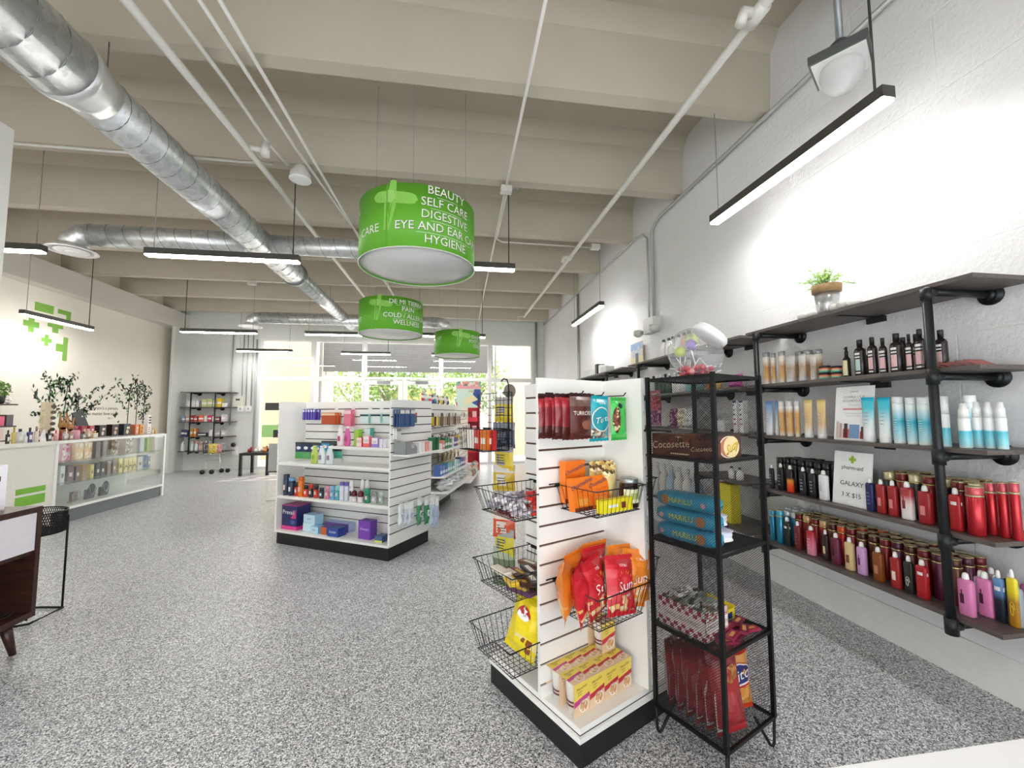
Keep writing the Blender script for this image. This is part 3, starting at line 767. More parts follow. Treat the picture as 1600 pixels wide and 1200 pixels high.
def flat_bottle(t, w, h, body, cap, deco=None, dm=None, dep=0.62):
    r = w / 2
    b = MB(); b.lathe([(r * 0.92, 0), (r, 0.004), (r, h * 0.78), (r * 0.93, h * 0.82), (r * 0.55, h * 0.85)], body, 18, 1, dep, power=0.6); b.build('bottle_body', t)
    b = MB(); b.lathe([(r * 0.42, h * 0.845), (r * 0.46, h * 0.88), (r * 0.36, h * 0.97), (r * 0.2, h)], cap, 14); b.build('spray_cap', t)
    if deco:
        y = -r * dep - 0.001; b = MB()
        if deco == 'band': cyl_band(b, r, h * 0.6, h * 0.68, dm, -3.1, -0.04, 14, 1.0, dep, 0.0012)
        if deco == 'rect': b.box((-r * 0.45, y, h * 0.22), (r * 0.3, y + 0.001, h * 0.46), dm)
        if deco == 'bottle':
            b.box((-r * 0.5, y, h * 0.28), (0.0, y + 0.001, h * 0.5), dm); b.box((-r * 0.32, y, h * 0.5), (-r * 0.18, y + 0.001, h * 0.6), dm)
        if deco == 'swirl':
            b.tube([(r * 0.5 * math.cos(a * 0.6) * (1 - a * 0.06), y, h * 0.3 + h * 0.16 * math.sin(a * 0.6) * (1 - a * 0.04)) for a in range(16)], 0.0012, dm, 4)
        if deco == 'text':
            for k in range(4): b.box((-r * 0.5, y, h * (0.2 + k * 0.11)), (r * (0.3 - 0.1 * (k % 2)), y + 0.0008, h * (0.23 + k * 0.11)), dm)
        b.build('printed_label', t)
def spray_can(t, w, h, body, cap, rim=None):
    r = w / 2
    b = MB(); b.lathe([(r * 0.96, 0), (r, 0.002), (r, h * 0.80), (r * 0.9, h * 0.82)], body, 14); b.build('can_body', t)
    b = MB(); b.lathe([(r * 0.96, h * 0.83), (r * 0.98, h * 0.84), (r * 0.98, h * 0.99), (r * 0.9, h)], cap, 14); b.build('can_cap', t)
    if rim:
        b = MB(); b.lathe([(r * 1.02, h * 0.795), (r * 1.02, h * 0.83)], rim, 14); b.build('gold_rim', t)
        b = MB(); b.lathe([(r * 1.0, h * 0.985), (r * 1.0, h * 1.003), (r * 0.85, h * 1.006)], rim, 14); b.build('top_rim', t)
def carton(t, w, h, d, body, front=None, txt=None, tcol=None, tsize=None, band=None, tz=0.55, sx=1.0, shear=0.0):
    b = MB(); b.box((-w / 2, 0, 0), (w / 2, d, h), body); b.build('box_body', t)
    b = MB()
    if front: b.box((-w / 2 + 0.002, -0.0008, 0.002), (w / 2 - 0.002, 0, h - 0.002), front)
    if band: b.box((-w / 2 + 0.001, -0.0014, h * band[0]), (w / 2 - 0.001, 0, h * band[1]), band[2])
    if txt:
        b.text(txt, tsize or h * 0.3, tcol, lambda x, y: (x, -0.002, h * tz + y), sx=sx, shear=shear)
    if b.v: b.build('printed_front', t)

def bag_geo(w, h, d, nx=10, ny=14, seed=0, wr=0.12, crimp=0.07, droop=0.0):
    rnd = random.Random(seed); ph = [rnd.uniform(0, 6.28) for _ in range(6)]
    def zf(s, v):   # half thickness at s in [-1,1], v in [0,1]
        a = max(0.0, 1 - abs(s) ** 2.6); e = min(1, (v - crimp) / 0.16) if v < 0.5 else min(1, (1 - crimp - v) / 0.16)
        e = max(0.0, e); e = e * (2 - e)
        wv = 1 + wr * (math.sin(7 * s + ph[0] + 5 * v) * 0.6 + math.sin(15 * v + ph[1] - 4 * s) * 0.5 + math.sin(21 * s * v + ph[2]) * 0.4)
        return d / 2 * a * e * wv
    return zf
def bag(t, w, h, d, cols, seed=0, name='bag_body', crimpm=None, wr=0.12, droop=0.0, back=None):
    """pillow pouch: cols = [(upper fraction, material)], front -Y; returns depth function for prints"""
    nx, ny = 10, 14; zf = bag_geo(w, h, d, seed=seed, wr=wr); b = MB(); vs = []
    rnd = random.Random(seed + 99); bend = droop
    def P(i, j, side):
        s = -1 + 2 * i / nx; v = j / ny
        x = s * w / 2 * (1 - 0.05 * math.sin(math.pi * v)); z = v * h + (0.0025 * (i % 2) if j in (0, ny) else 0)
        y = side * zf(s, v) + bend * v * v * h
        return (x, y, z)
    for side in (-1, 1):
        vs = [P(i, j, side) for j in range(ny + 1) for i in range(nx + 1)]
        for j in range(ny):
            v = (j + 0.5) / ny
            m = next((m for f, m in cols if v <= f), cols[-1][1])
            if side > 0 and back: m = back
            if (j == 0 or j == ny - 1) and crimpm: m = crimpm
            fs = []
            for i in range(nx):
                q = (j * (nx + 1) + i, j * (nx + 1) + i + 1, (j + 1) * (nx + 1) + i + 1, (j + 1) * (nx + 1) + i)
                fs.append(q if side < 0 else q[::-1])
            k = len(b.v)
            ids = sorted({a for f in fs for a in f}); mp = {a: n for n, a in enumerate(ids)}
            b.add([vs[a] for a in ids], [tuple(mp[a] for a in f) for f in fs], m, True)
    b.build(name, t)
    def surf(x, z):
        s = max(-0.98, min(0.98, 2 * x / w)); v = max(0, min(1, z / h))
        return (x, -zf(s, v) - 0.0025 + bend * v * v * h, z)
    return surf
def disc(b, surf, cx, cz, rx, rz, m, off=0.0, n=20):
    c = surf(cx, cz); ring = [surf(cx + rx * math.cos(2 * math.pi * k / n), cz + rz * math.sin(2 * math.pi * k / n)) for k in range(n)]
    f = lambda p: (p[0], p[1] - off, p[2])
    b.add([f(c)] + [f(p) for p in ring], [(0, k + 1, (k + 1) % n + 1) for k in range(n)], m, True)

LK = {}   # colour looks for bottles
def look(c):
    d = dict(
        amber=(grad_mat('p_amber', [(0, 'f3efe8'), (0.25, 'd9a869'), (0.6, 'c08a4c'), (0.85, 'efe6da')]), M('9b9c9e', 0.3, 0.3), 'amber'),
        bronze=(grad_mat('p_bronze', [(0, 'c9c6c2'), (0.45, 'b59a7c'), (0.62, 'cfc9c2'), (1, 'e6e6e6')]), M('d6d7d8', 0.35), 'bronze and silver'),
        gold=(grad_mat('p_gold', [(0, 'dcdad4'), (0.3, 'dcb987'), (0.7, 'e8c886'), (1, 'f6dc95')]), M('e4e4e2', 0.3), 'golden'),
        blue=(grad_mat('p_blue', [(0, 'eceef0'), (0.5, 'c3cddd'), (0.8, '7fa8d6'), (1, '6f9fd8')]), M('e8eaec', 0.3), 'blue and silver'),
        cyan=(grad_mat('p_cyan', [(0, 'f2f4f4'), (0.35, 'e0eef0'), (0.7, '4fcde0'), (1, '1fc6e6')]), M('eceeee', 0.3), 'turquoise and white'))
    return d[c]
CYB = grad_mat('p_cyan_bottle', [(0, 'f4f6f6'), (0.15, 'bfe6ec'), (0.55, '2fb4cc'), (0.9, 'e8f4f5')])
GDB = grad_mat('p_gold_bottle', [(0, 'f2ece0'), (0.2, 'd9a866'), (0.75, 'd2a05c'), (0.95, 'f2ede6')])
def place_shelf(name, label, cat, y, x, z, rz=-HP, group=None):
    return thing(name, label, cat, (x, y, z), rz, group)
# ================================================================ PIPE SHELVES ON THE RIGHT WALL
PIPEB = M('26292b', 0.42, 0.5)
def pipe_shelf(label, zs, y0, y1, posts, plates, wall=2.4, xf=None, depth=0.33, short=None, r=0.0165):
    """boards run along y at the wall; xf maps (x,y,z) for units on another wall"""
    f = xf or (lambda p: p)
    t = thing('pipe_shelf', label, 'wall shelf', f((wall, (y0 + y1) / 2, zs[-1])))
    org = Vector(t.location)
    def loc(p): q = Vector(f(p)) - org; return (q.x, q.y, q.z)
    xp = wall - depth - 0.02
    for i, z in enumerate(zs):
        a, c = (y0, y1) if not short or i not in short else short[i]
        b = MB(); b.box((wall - depth, a, z), (wall - 0.002, c, z + 0.018), SHELFWOOD, loc); b.build('shelf_board', t)
        for py in posts:
            if not (a - 0.1 <= py <= c + 0.1): continue
            b = MB(); zz = z - r - 0.002
            b.tube([loc((xp, py, zz)), loc((wall - 0.012, py, zz))], r, PIPEB, 10)
            b.tube([loc((xp, py, zz)), loc((xp + 0.035, py, zz))], r * 1.35, PIPEB, 10)
            b.tube([loc((xp, py, zz - 0.035)), loc((xp, py, zz + 0.03 if i else zz + 0.012))], r * 1.35, PIPEB, 10)
            b.tube([loc((wall - 0.03, py, zz)), loc((wall - 0.012, py, zz))], r * 1.6, PIPEB, 12)
            b.tube([loc((wall - 0.012, py, zz)), loc((wall - 0.001, py, zz))], 0.046, PIPEB, 20)
            b.build('pipe_arm', t)
        for py in plates:
            if not (a <= py <= c): continue
            b = MB(); b.box((wall - 0.02, py - 0.05, z - 0.035), (wall - 0.002, py + 0.05, z - 0.004), BLACK, loc); b.box((wall - 0.26, py - 0.008, z - 0.006), (wall - 0.02, py + 0.008, z), BLACK, loc); b.build('bracket_plate', t)
    for py in posts:
        b = MB(); b.tube([loc((xp, py, zs[-1] - r - 0.002)), loc((xp, py, zs[0] - r))], r, PIPEB, 12)
        b.build('pipe_post', t)
    return t
ZS = [1.79, 1.42, 1.08, 0.73, 0.39]
pipe_shelf('wood and black pipe wall shelf nearest the camera on the right wall', ZS, 1.33, 2.62, [1.48, 2.50], [1.98])
pipe_shelf('second wood and black pipe wall shelf, behind the black mesh rack', ZS, 2.68, 4.58, [3.24, 4.27], [2.98, 3.75], short={3: (2.68, 3.3)})
pipe_shelf('third wood and black pipe wall shelf, beyond the white slatwall stand', ZS, 4.75, 6.6, [5.2, 6.2], [5.7])

ZT = {'A1': 1.808, 'A2': 1.438, 'A3': 1.098, 'A4': 0.748, 'A5': 0.408}
SHN = {'A2': 'second wall shelf', 'A3': 'third wall shelf', 'A4': 'fourth wall shelf', 'A5': 'bottom wall shelf'}
WCAP = M('f4f4f2', 0.3)
cnt = {}
def ordn(key):
    cnt[key] = cnt.get(key, 0) + 1
    return ORD[cnt[key] - 1] if cnt[key] <= 20 else str(cnt[key]) + 'th'
def stock(shelf, rows):
    z = ZT[shelf]; where = SHN[shelf]
    for (kind, y, x, w, h, c) in rows:
        if y < 1.42: x2 = x + 0.07; y *= x2 / x; w *= x2 / x; h *= x2 / x; x = x2
        n = ordn(shelf)
        pos = '%s in front row, %s' % (n, {'A2':'second wall shelf','A3':'third wall shelf','A4':'fourth wall shelf','A5':'bottom wall shelf'}[shelf])
        if kind == 'tallb':
            bm, cm, nm = look(c)
            if c == 'cyan': bm = CYB; cm = M('e6ebec', 0.3); nm = 'teal'
            if c == 'gold': bm = GDB; nm = 'amber gold'; cm = M('d9d9da', 0.25)
            t = thing('shampoo_bottle', nm + ' tall bottle, ' + pos, 'bottle', (x, y, z + 0.0005), -HP, 'hair products on the wall shelf'); tall_bottle(t, w, h, bm, cm, WHITE)
        elif kind == 'tube':
            bm, cm, nm = look(c)
            t = thing('squeeze_tube', nm + ' tube, ' + pos, 'tube', (x, y, z + 0.0005), -HP, 'hair products on the wall shelf'); tube_bottle(t, w, h, bm, cm, M('a9adb0', 0.5))
        elif kind == 'pump':
            t = thing('mousse_can', 'white and teal can, ' + pos, 'can', (x, y, z + 0.0005), -HP, 'hair products on the wall shelf')
            r = w / 2; b = MB(); b.lathe([(r * 0.95, 0), (r, 0.003), (r, h * 0.64), (r * 0.9, h * 0.67)], grad_mat('p_mousse', [(0, 'e9f3f5'), (0.12, '9fdbe6'), (0.55, '4cc0d4'), (0.6, 'eef1f2'), (1, 'f3f4f4')]), 16); b.build('can_body', t)
            b = MB(); b.lathe([(r * 0.9, h * 0.675), (r * 0.88, h * 0.86), (r * 0.7, h * 0.88), (r * 0.62, h)], M('f0f1f1', 0.3), 16); b.build('can_cap', t)
        elif kind == 'jar':
            for k in range(2):
                t = thing('hair_mask_jar', ('upper ' if k else 'lower ') + 'striped jar with black lid, ' + pos, 'jar', (x, y, z + 0.0005 + k * h * 0.5), -HP, 'striped jars on the second wall shelf')
                jar(t, w, h * 0.5, grad_mat('p_jar', [(0, '3f9a80'), (0.35, '7cc7a8'), (0.6, 'f0b08c'), (1, 'd8604c')]), BLACK)
        elif kind == 'sprayb':
            t = thing('spray_bottle', 'small dark spray bottle with cream label, ' + pos, 'bottle', (x, y, z + 0.0005), -HP); spray_bottle(t, w, h, M('e6dcae', 0.5))
        elif kind == 'darkb':
            t = thing('dark_bottle', 'dark bottle with %s label, ' % ('pale teal' if 'teal' in c else 'pink') + pos, 'bottle', (x, y, z + 0.0005), -HP, 'dark bottles on the second wall shelf'); dark_bottle(t, w, h, M('bcd5d4' if 'teal' in c else 'efc3c6', 0.5))
        elif kind == 'can':
            cols = {'red': ('b2222c', 'c0505a', 'red'), 'teal': ('2f86a8', '49a9c4', 'teal blue')}[c]
            t = thing('spray_can', cols[2] + ' spray can, ' + pos, 'can', (x, y, z + 0.0005), -HP, 'body sprays on the wall shelf'); spray_can(t, w, h, M(cols[0], 0.25, 0.4), M(cols[1], 0.3, 0.3), M('c9c4a0', 0.3, 0.6))
        elif kind == 'flat':
            spec = {'black': ('1d1e22', 'text', 'a9abb0', 'black'), 'flame': (None, None, None, 'black and flame orange'), 'white': ('ececee', 'bottle', 'c9cacc', 'white'), 'navy': ('262a5c', 'text', '6a72a8', 'navy blue'),
                    'red': ('a3262b', 'rect', 'd98a86', 'red'), 'pinkwhite': (None, 'bottle', '7c2a34', 'red fading to white'), 'redband': ('b01f28', 'band', 'e9e6e4', 'red white-banded'), 'green': ('1f2b28', 'band', 'e6e8e6', 'dark green white-banded'),
                    'maroon': ('6e2428', 'text', 'b0605e', 'maroon'), 'pinkred': (None, 'text', 'f0a8b4', 'red fading to pink'), 'brown': ('33201f', 'rect', 'dcc9a0', 'dark brown'), 'plum': ('6d2944', 'bottle', '2f1220', 'plum'),
                    'beige': ('dcc08e', 'rect', '7a4a2c', 'beige'), 'lilac': ('cf9fd0', 'bottle', '5f2c66', 'lilac'), 'amber': ('8a4a1c', 'rect', 'b98a52', 'amber brown'), 'redlabel': ('a42a2a', 'rect', 'efdcd8', 'red white-labelled'),
                    'darkprint': ('26251f', 'swirl', 'dcdcd6', 'black white-printed'), 'pink': ('dc82b4', 'bottle', '4a1c38', 'pink'), 'blueblack': (None, 'band', 'eceef0', 'blue and black'), 'yellow': (None, 'swirl', 'f2d040', 'yellow and amber')}[c]
            gm = {'flame': grad_mat('p_flame', [(0, 'e0301c'), (0.3, 'f0561e'), (0.5, 'e89a30'), (0.62, '2a1c18'), (1, '17161a')]), 'pinkwhite': grad_mat('p_pw', [(0, 'f4f0f0'), (0.45, 'efdcdc'), (0.75, 'b8484c'), (1, '9c2f34')]),
                  'pinkred': grad_mat('p_pr', [(0, 'ee9ab0'), (0.5, 'e0708c'), (0.85, 'b8202e'), (1, 'a81c28')]), 'blueblack': grad_mat('p_bb', [(0, '1b242c'), (0.5, '24303a'), (0.66, '5a84b4'), (1, '6e9ccc')]),
                  'yellow': grad_mat('p_yl', [(0, 'b8841c'), (0.5, 'a87c2c'), (0.7, 'e8d42c'), (1, 'efe040')])}
            bm = gm.get(c) or M(spec[0], 0.35)
            dm = M(spec[2], 0.5) if spec[2] else None
            t = thing('spray_bottle', spec[3] + ' bottle with white nozzle, ' + pos, 'bottle', (x, y, z + 0.0005), -HP, 'body sprays on the wall shelf')
            flat_bottle(t, w * (0.92 if c != 'pink' else 1.0), h, bm, WCAP, spec[1], dm)
stock('A2', A2); stock('A3', A3); stock('A4', A4); stock('A5', A5)
# back rows of boxed sprays with gold or black rims
rnd = random.Random(3)
def backrow(shelf, y0, y1, xs, h, cols, word, w=0.052):
    z = ZT[shelf]; x_names = ['second row', 'third row', 'back row']
    for xi, x in enumerate(xs):
        y = y0; i = 0
        while y < y1:
            i += 1
            c = cols[(i + xi) % len(cols)]
            t = thing('spray_can', '%s can, %s in the %s section, %s, %s' % (c[2], ORD[min(19, int((y1 - y) / (w + 0.006)))], word, x_names[xi], SHN[shelf]), 'can', (x, y, z + 0.0005), -HP, 'spray cans in rows behind the bottles')
            spray_can(t, w * 0.95, h + rnd.uniform(-0.004, 0.004), M(c[0], 0.3, 0.3), M(c[1], 0.3, 0.3), M('cdbf84', 0.25, 0.8) if c[3] else None)
            y += w + 0.006
RD = ('7e1f22', '6c1a1e', 'dark red', 1); BR = ('5a2c1e', '4a2018', 'brown', 1); BK = ('1c1c1e', '202022', 'black', 0); PL = ('5a2038', '4a1a2e', 'plum', 1); OR_ = ('b0201f', 'c8522a', 'orange capped', 1); TL = ('2f86a8', 'e4ecee', 'teal', 0)
backrow('A5', 1.56, 1.94, [2.2, 2.265, 2.33], 0.2, [RD, BR, PL], 'near')
backrow('A5', 1.97, 2.15, [2.2, 2.265, 2.33], 0.2, [OR_, BR, RD], 'middle')
backrow('A5', 2.2, 2.38, [2.2, 2.265, 2.33], 0.2, [RD, ('8c2a22', 'c8a070', 'red and gold', 1)], 'far')
backrow('A5', 2.41, 2.55, [2.2, 2.265, 2.33], 0.2, [TL], 'end')
backrow('A4', 1.46, 1.84, [2.2, 2.265, 2.33], 0.2, [RD, ('2c2d30', 'cfc8a0', 'black and gold', 1)], 'near')
backrow('A4', 2.1, 2.53, [2.2, 2.265, 2.33], 0.2, [BK], 'far')
SQ = [('c9a0c8', 'lilac'), ('c8d6dc', 'pale blue'), ('9aa4ac', 'grey blue'), ('bba9a4', 'pinkish grey'), ('2c2c34', 'black'), ('d87aa8', 'deep pink')]
for i, (x, y) in enumerate([(2.215, 1.62 - 0.14), (2.215, 1.43), (2.215, 1.375), (2.3, 1.5), (2.3, 1.44), (2.3, 1.385)]):
    t = thing('spray_bottle', '%s white-capped bottle in the cluster behind the pink bottles by the near post' % SQ[i][1], 'bottle', (x, y, ZT['A5'] + 0.0005), -HP, 'body sprays on the wall shelf')
    flat_bottle(t, 0.044, 0.175, M(SQ[i][0], 0.35), WCAP)
# extra rows of teal bottles
for i, (y, x) in enumerate([(1.66, 2.2), (1.61, 2.2), (1.56, 2.2), (1.46, 2.2), (1.5, 2.26), (1.69, 2.27), (1.76, 2.22)]):
    t = thing('shampoo_bottle', 'teal bottle, %s in the row behind the turquoise bottles, third shelf by camera' % ORD[i], 'bottle', (x, y, ZT['A3'] + 0.0005), -HP, 'hair products on the wall shelf'); tall_bottle(t, 0.042, 0.222, CYB, M('e6ebec', 0.3), WHITE)
for i, (y, x, w, h) in enumerate([(2.33, 2.22, .05, .2), (2.27, 2.22, .05, .2), (2.21, 2.23, .05, .195)]):
    t = thing('shampoo_bottle', 'amber bottle, %s in the row behind the bronze tubes, second shelf by camera' % ORD[i], 'bottle', (x, y, ZT['A2'] + 0.0005), -HP, 'hair products on the wall shelf'); tall_bottle(t, w, h, look('amber')[0], look('amber')[1], WHITE)
for i, (y, x, h) in enumerate([(1.9, 2.2, 0.15), (1.72, 2.22, 0.18), (1.66, 2.22, 0.185), (1.56, 2.22, 0.185)]):
    t = thing('dark_bottle', 'dark bottle, %s in the row behind the pink-labelled bottles' % ORD[i], 'bottle', (x, y, ZT['A2'] + 0.0005), -HP, 'dark bottles on the second wall shelf'); dark_bottle(t, 0.045, h, M('d8b4b8', 0.5))
for i in range(8):
    t = thing('face_mask_sachet', 'flat coral sachet, %s in the fanned sachets by the near pipe post' % ORD[i], 'sachet', (2.19 + 0.004 * (i % 2), 1.60 - 0.029 * i, ZT['A2'] + 0.012), rot=(R(18 + i * 1.5), 0, -HP * 0 ), group='fanned sachets on the second wall shelf')
    b = MB(); b.box((-0.05, -0.035, -0.0015), (0.05, 0.04, 0.0015), M('e8a58c' if i < 3 else 'b4564c', 0.4)); b.build('sachet_pouch', t)
    b = MB(); b.box((-0.05, 0.037, 0.0), (0.05, 0.0405, 0.002), M('4c2420', 0.4)); b.build('sealed_edge', t)
# notices
def notice(label, y, w, h, z, lines, cross=None, x=2.13):
    t = thing('counter_notice', label, 'sign', (x, y, z + 0.0005), -HP)
    b = MB(); b.box((-w / 2, 0, 0), (w / 2, 0.003, h), M('f4f4f5', 0.2), lambda p: (p[0], p[1] + p[2] * 0.12, p[2])); b.box((-w / 2, 0.0, 0.0), (w / 2, 0.09, 0.003), glass('acrylic', (0.97, 0.98, 0.98))); b.build('acrylic_holder', t)
    b = MB()
    for (s, size, zz, col, sx) in lines: b.text(s, size, M(col, 0.6), lambda x, y: (x, (zz + y) * 0.12 - 0.0012, zz + y), sx=sx)
    b.build('notice_lettering', t)
    if cross:
        b = MB(); cx, cz, s = cross
        for a, c in (((-s, -s / 2.6), (s, s / 2.6)), ((-s / 2.6, -s), (s / 2.6, s))):
            b.box((cx + a[0], -0.0016, cz + a[1]), (cx + c[0], -0.001, cz + c[1]), M('a6c83c', 0.5), lambda p: (p[0], p[1] + p[2] * 0.12, p[2]))
        b.build('plus_logo', t)
    return t
notice('white notice with green plus reading GALAXY 3 X $15', 1.962, 0.215, 0.285, ZT['A4'], [('pharm-aid', 0.03, 0.2, '3a3c40', 1), ('GALAXY', 0.034, 0.115, '2c2e33', 1), ('3 X $15', 0.034, 0.055, '2c2e33', 1)], (0, 0.245, 0.02))
t = notice('white notice with red line and printed bottles between gold and turquoise tubes', 1.93, 0.215, 0.29, ZT['A3'], [('pharmaid', 0.012, 0.262, '6a6c70', 1), ('COMPRA 1 Y EL', 0.018, 0.232, '8a8c90', 1), ('SEGUNDO A 1/2', 0.018, 0.212, '8a8c90', 1), ('2 frascos por', 0.012, 0.19, 'a0a2a6', 1), ('consulta las promociones', 0.009, 0.145, 'a0a2a6', 1), ('de nuestros productos', 0.009, 0.132, 'a0a2a6', 1)])
b = MB(); SK = lambda p: (p[0], p[1] + p[2] * 0.12, p[2])
b.box((-0.06, -0.0015, 0.163), (0.07, -0.001, 0.172), M('d98f94', 0.5), SK)
for x0, x1, z1, c in ((-0.095, -0.08, 0.1, 'd8c0b8'), (-0.075, -0.062, 0.09, 'c8a8a0'), (-0.055, -0.022, 0.06, 'c8484c'), (-0.05, -0.03, 0.09, '4c3c40'), (-0.02, 0.035, 0.085, '7aa0cc'), (0.04, 0.08, 0.05, 'c05058'), (0.045, 0.065, 0.075, '4c3c40')):
    b.box((x0, -0.0015, 0.012), (x1, -0.001, z1), M(c, 0.5), SK)
b.build('printed_picture', t)
# potted plant and white stones on top of the shelf
t = thing('potted_plant', 'small leafy plant in silver pot on the top wall shelf', 'plant', (2.13, 2.03, 1.8085))
b = MB(); b.lathe([(0.042, 0), (0.046, 0.004), (0.062, 0.125), (0.058, 0.125), (0.055, 0.11)], M('c9cbcc', 0.25, 0.8), 24); b.build('metal_pot', t)
b = MB(); b.lathe([(0.062, 0.12), (0.07, 0.123), (0.072, 0.165), (0.064, 0.165), (0.06, 0.15)], M('9c7e58', 0.8, bump=0.4, scale=80), 24); b.build('pot_collar', t)
rnd = random.Random(11); b = MB(); g1, g2 = M('7cab3c', 0.5), M('a9cf66', 0.5)
for i in range(60):
    a = rnd.uniform(0, 6.28); rr = rnd.uniform(0.0, 0.13); top = Vector((rr * math.cos(a), rr * math.sin(a), 0.26 - rr * 0.5 + rnd.uniform(-0.04, 0.03)))
    base = Vector((rr * 0.25 * math.cos(a), rr * 0.25 * math.sin(a), 0.15)); mid = (base + top) / 2 + Vector((0, 0, 0.02))
    b.tube([base, mid, top], 0.0012, g1, 4)
    for k in range(9):
        f = 0.3 + 0.7 * k / 8; p = base.lerp(mid, f * 2) if f < 0.5 else mid.lerp(top, f * 2 - 1)
        d = Vector((rnd.uniform(-1, 1), rnd.uniform(-1, 1), rnd.uniform(-0.3, 1))).normalized(); e = d.orthogonal().normalized(); s = rnd.uniform(0.006, 0.011)
        b.poly([p, p + d * s + e * s * 0.6, p + d * s * 2, p + d * s - e * s * 0.6], g2 if k % 2 else g1)
b.build('leaves', t)
for i, (y, x, s) in enumerate([(2.2, 2.15, 0.04), (2.15, 2.14, 0.032), (1.98, 2.14, 0.04), (1.93, 2.15, 0.045), (1.88, 2.14, 0.034)]):
    b = MB(); b.sphere((0, 0, s * 0.7), s, M('e9e7e3', 0.7, vary=0.1, scale=60, bump=0.6), 9, 6, (1.3, 1.0, 0.7)); o = b.build('decorative_stone', None, (x, y, 1.8085)); tag(o, 'white crinkled stone, %s from the left beside the silver plant pot' % ORD[i], 'stone', 'white stones on the top shelf')

# second shelf unit stock (seen through the mesh rack)
def small_bottle(y, z, w, h, c, cc, label, cat='bottle', x=2.14, name='small_bottle', neck=0.35, grp=None):
    t = thing(name, label, cat, (x, y, z + 0.0005), -HP, grp); r = w / 2
    b = MB(); b.lathe([(r * 0.95, 0), (r, 0.003), (r, h * 0.6), (r * neck, h * 0.82), (r * neck, h * 0.88)], M(c, 0.35), 14); b.build('bottle_body', t)
    b = MB(); b.lathe([(r * neck * 1.2, h * 0.87), (r * neck * 1.2, h)], M(cc, 0.4), 12); b.build('bottle_cap', t)
for i, (y, c, cc) in enumerate([(3.98, 'f0efec', '3c5a3c'), (3.88, 'f0efec', '3c5a3c'), (3.80, 'e9e6e0', '3c3c3c'), (3.70, 'f0efec', '6a6a6a'), (3.60, 'd9a98c', '5a4a3c'), (3.52, 'a9bf5c', '44582c'), (3.44, 'b4c468', '44582c')]):
    small_bottle(y, 1.808, 0.075, 0.2, c, cc, '%s small bottle, %s on top of the second wall shelf left of candy jar' % ('white' if i < 4 else 'peach' if i == 4 else 'green', ORD[i]), x=2.2, grp='small bottles on top of the second wall shelf')
for i, (y, c) in enumerate([(4.1, 'c9d4cc'), (4.02, '33503c'), (3.94, '3a5a42'), (3.86, '33503c'), (3.78, '3a5a42'), (3.68, 'e4e6e6'), (3.60, 'e8eaea'), (3.52, 'dfe3e3'), (3.44, '8fc3cc'), (3.36, '9acbd2'), (3.28, '8fc3cc')]):
    small_bottle(y, 1.438, 0.065, 0.2, c, 'e8e8e8' if i % 3 else '2c2c2c', '%s bottle, %s on second shelf seen through the mesh rack' % ('dark green' if 0 < i < 5 else 'white' if i < 8 else 'pale teal', ORD[i]), grp='bottles behind the mesh rack')
for i, (y, c) in enumerate([(3.17, 'e08a30'), (3.11, 'c06020'), (3.03, 'd8b060')]):
    small_bottle(y, 1.438, 0.045, 0.15, c, 'e8e8e8', 'orange supplement bottle, %s behind the rack post, second shelf' % ORD[i], grp='bottles behind the mesh rack')
t = thing('wipes_pack', 'magenta soft pack on the second shelf behind the mesh rack', 'pack', (2.16, 2.86, 1.4385), -HP); bag(t, 0.16, 0.1, 0.06, [(1, M('cc4fa8', 0.35))], 5)
for i, y in enumerate((2.86, 2.79)):
    t = thing('tall_carton', 'white upright carton with blue cap stripe, %s of the two behind the rack' % ('left' if i == 0 else 'right'), 'box', (2.14, y, 1.0985), -HP)
    carton(t, 0.04, 0.24, 0.04, M('f2f2f4', 0.4), None, None, band=(0.94, 1.0, M('2c2a6c', 0.5)))
    b = MB()
    for k, c in enumerate(['3a3c5c', '4a4c6c', '3a3c5c', 'b0506c', 'c86080']): b.box((-0.014, -0.0016, 0.2 - k * 0.035), (-0.004 + 0.004 * k, -0.001, 0.212 - k * 0.035), M(c, 0.5))
    b.build('printed_marks', t)
t = thing('small_carton', 'low white carton behind the rear post of the mesh rack', 'box', (2.15, 3.07, 1.0985), -HP); carton(t, 0.12, 0.09, 0.06, M('f0f0f0', 0.5), M('e0e6e8', 0.5))
t = thing('candy_bag', 'dark red glittering candy bag hanging behind the mesh rack', 'bag', (2.1, 4.02, 1.12), -HP); bag(t, 0.26, 0.36, 0.08, [(0.4, mixed_print('candy_purple', ['6a2c52', '8c4a78', 'c99ab8', '5a2040'])), (1, mixed_print('candy_red', ['8c2030', 'a83040', '6c1828', 'b86070']))], 3)
for i, (y, c, s) in enumerate([(3.72, ['7c4a86', 'c9a8cc', '5c3468', 'ece4ee'], 'purple'), (3.58, ['ece8d8', 'c9c0a0', 'f4f0e4', '9c947c'], 'cream'), (3.45, ['c4c8cc', 'e4e8ea', '8c9094', 'd4d4d8'], 'silver')]):
    t = thing('candy_bag', '%s candy bag on the third shelf seen through the mesh rack' % s, 'bag', (2.14, y, 1.0985), -HP); bag(t, 0.14, 0.19, 0.07, [(1, mixed_print('candy_' + s, c, 80))], 20 + i)
for i in range(6):
    small_bottle(4.08 - i * 0.14, 0.408, 0.1, 0.33, ['d4d6d2', 'd9d6ce', 'a9bcd0', 'd4d6d2', 'dcdcd6', 'a4b8d0'][i], 'd4d8d8', '%s tall bottle, %s on the bottom shelf behind the mesh rack' % ('blue' if i in (2, 5) else 'white', ORD[i]), neck=0.3, grp='tall bottles behind the mesh rack')
t = thing('display_board', 'bright yellow upright box on the bottom shelf behind the mesh rack', 'box', (2.12, 3.0, 0.4085), -HP); carton(t, 0.17, 0.29, 0.08, M('e6d820', 0.5), M('ece02c', 0.5))
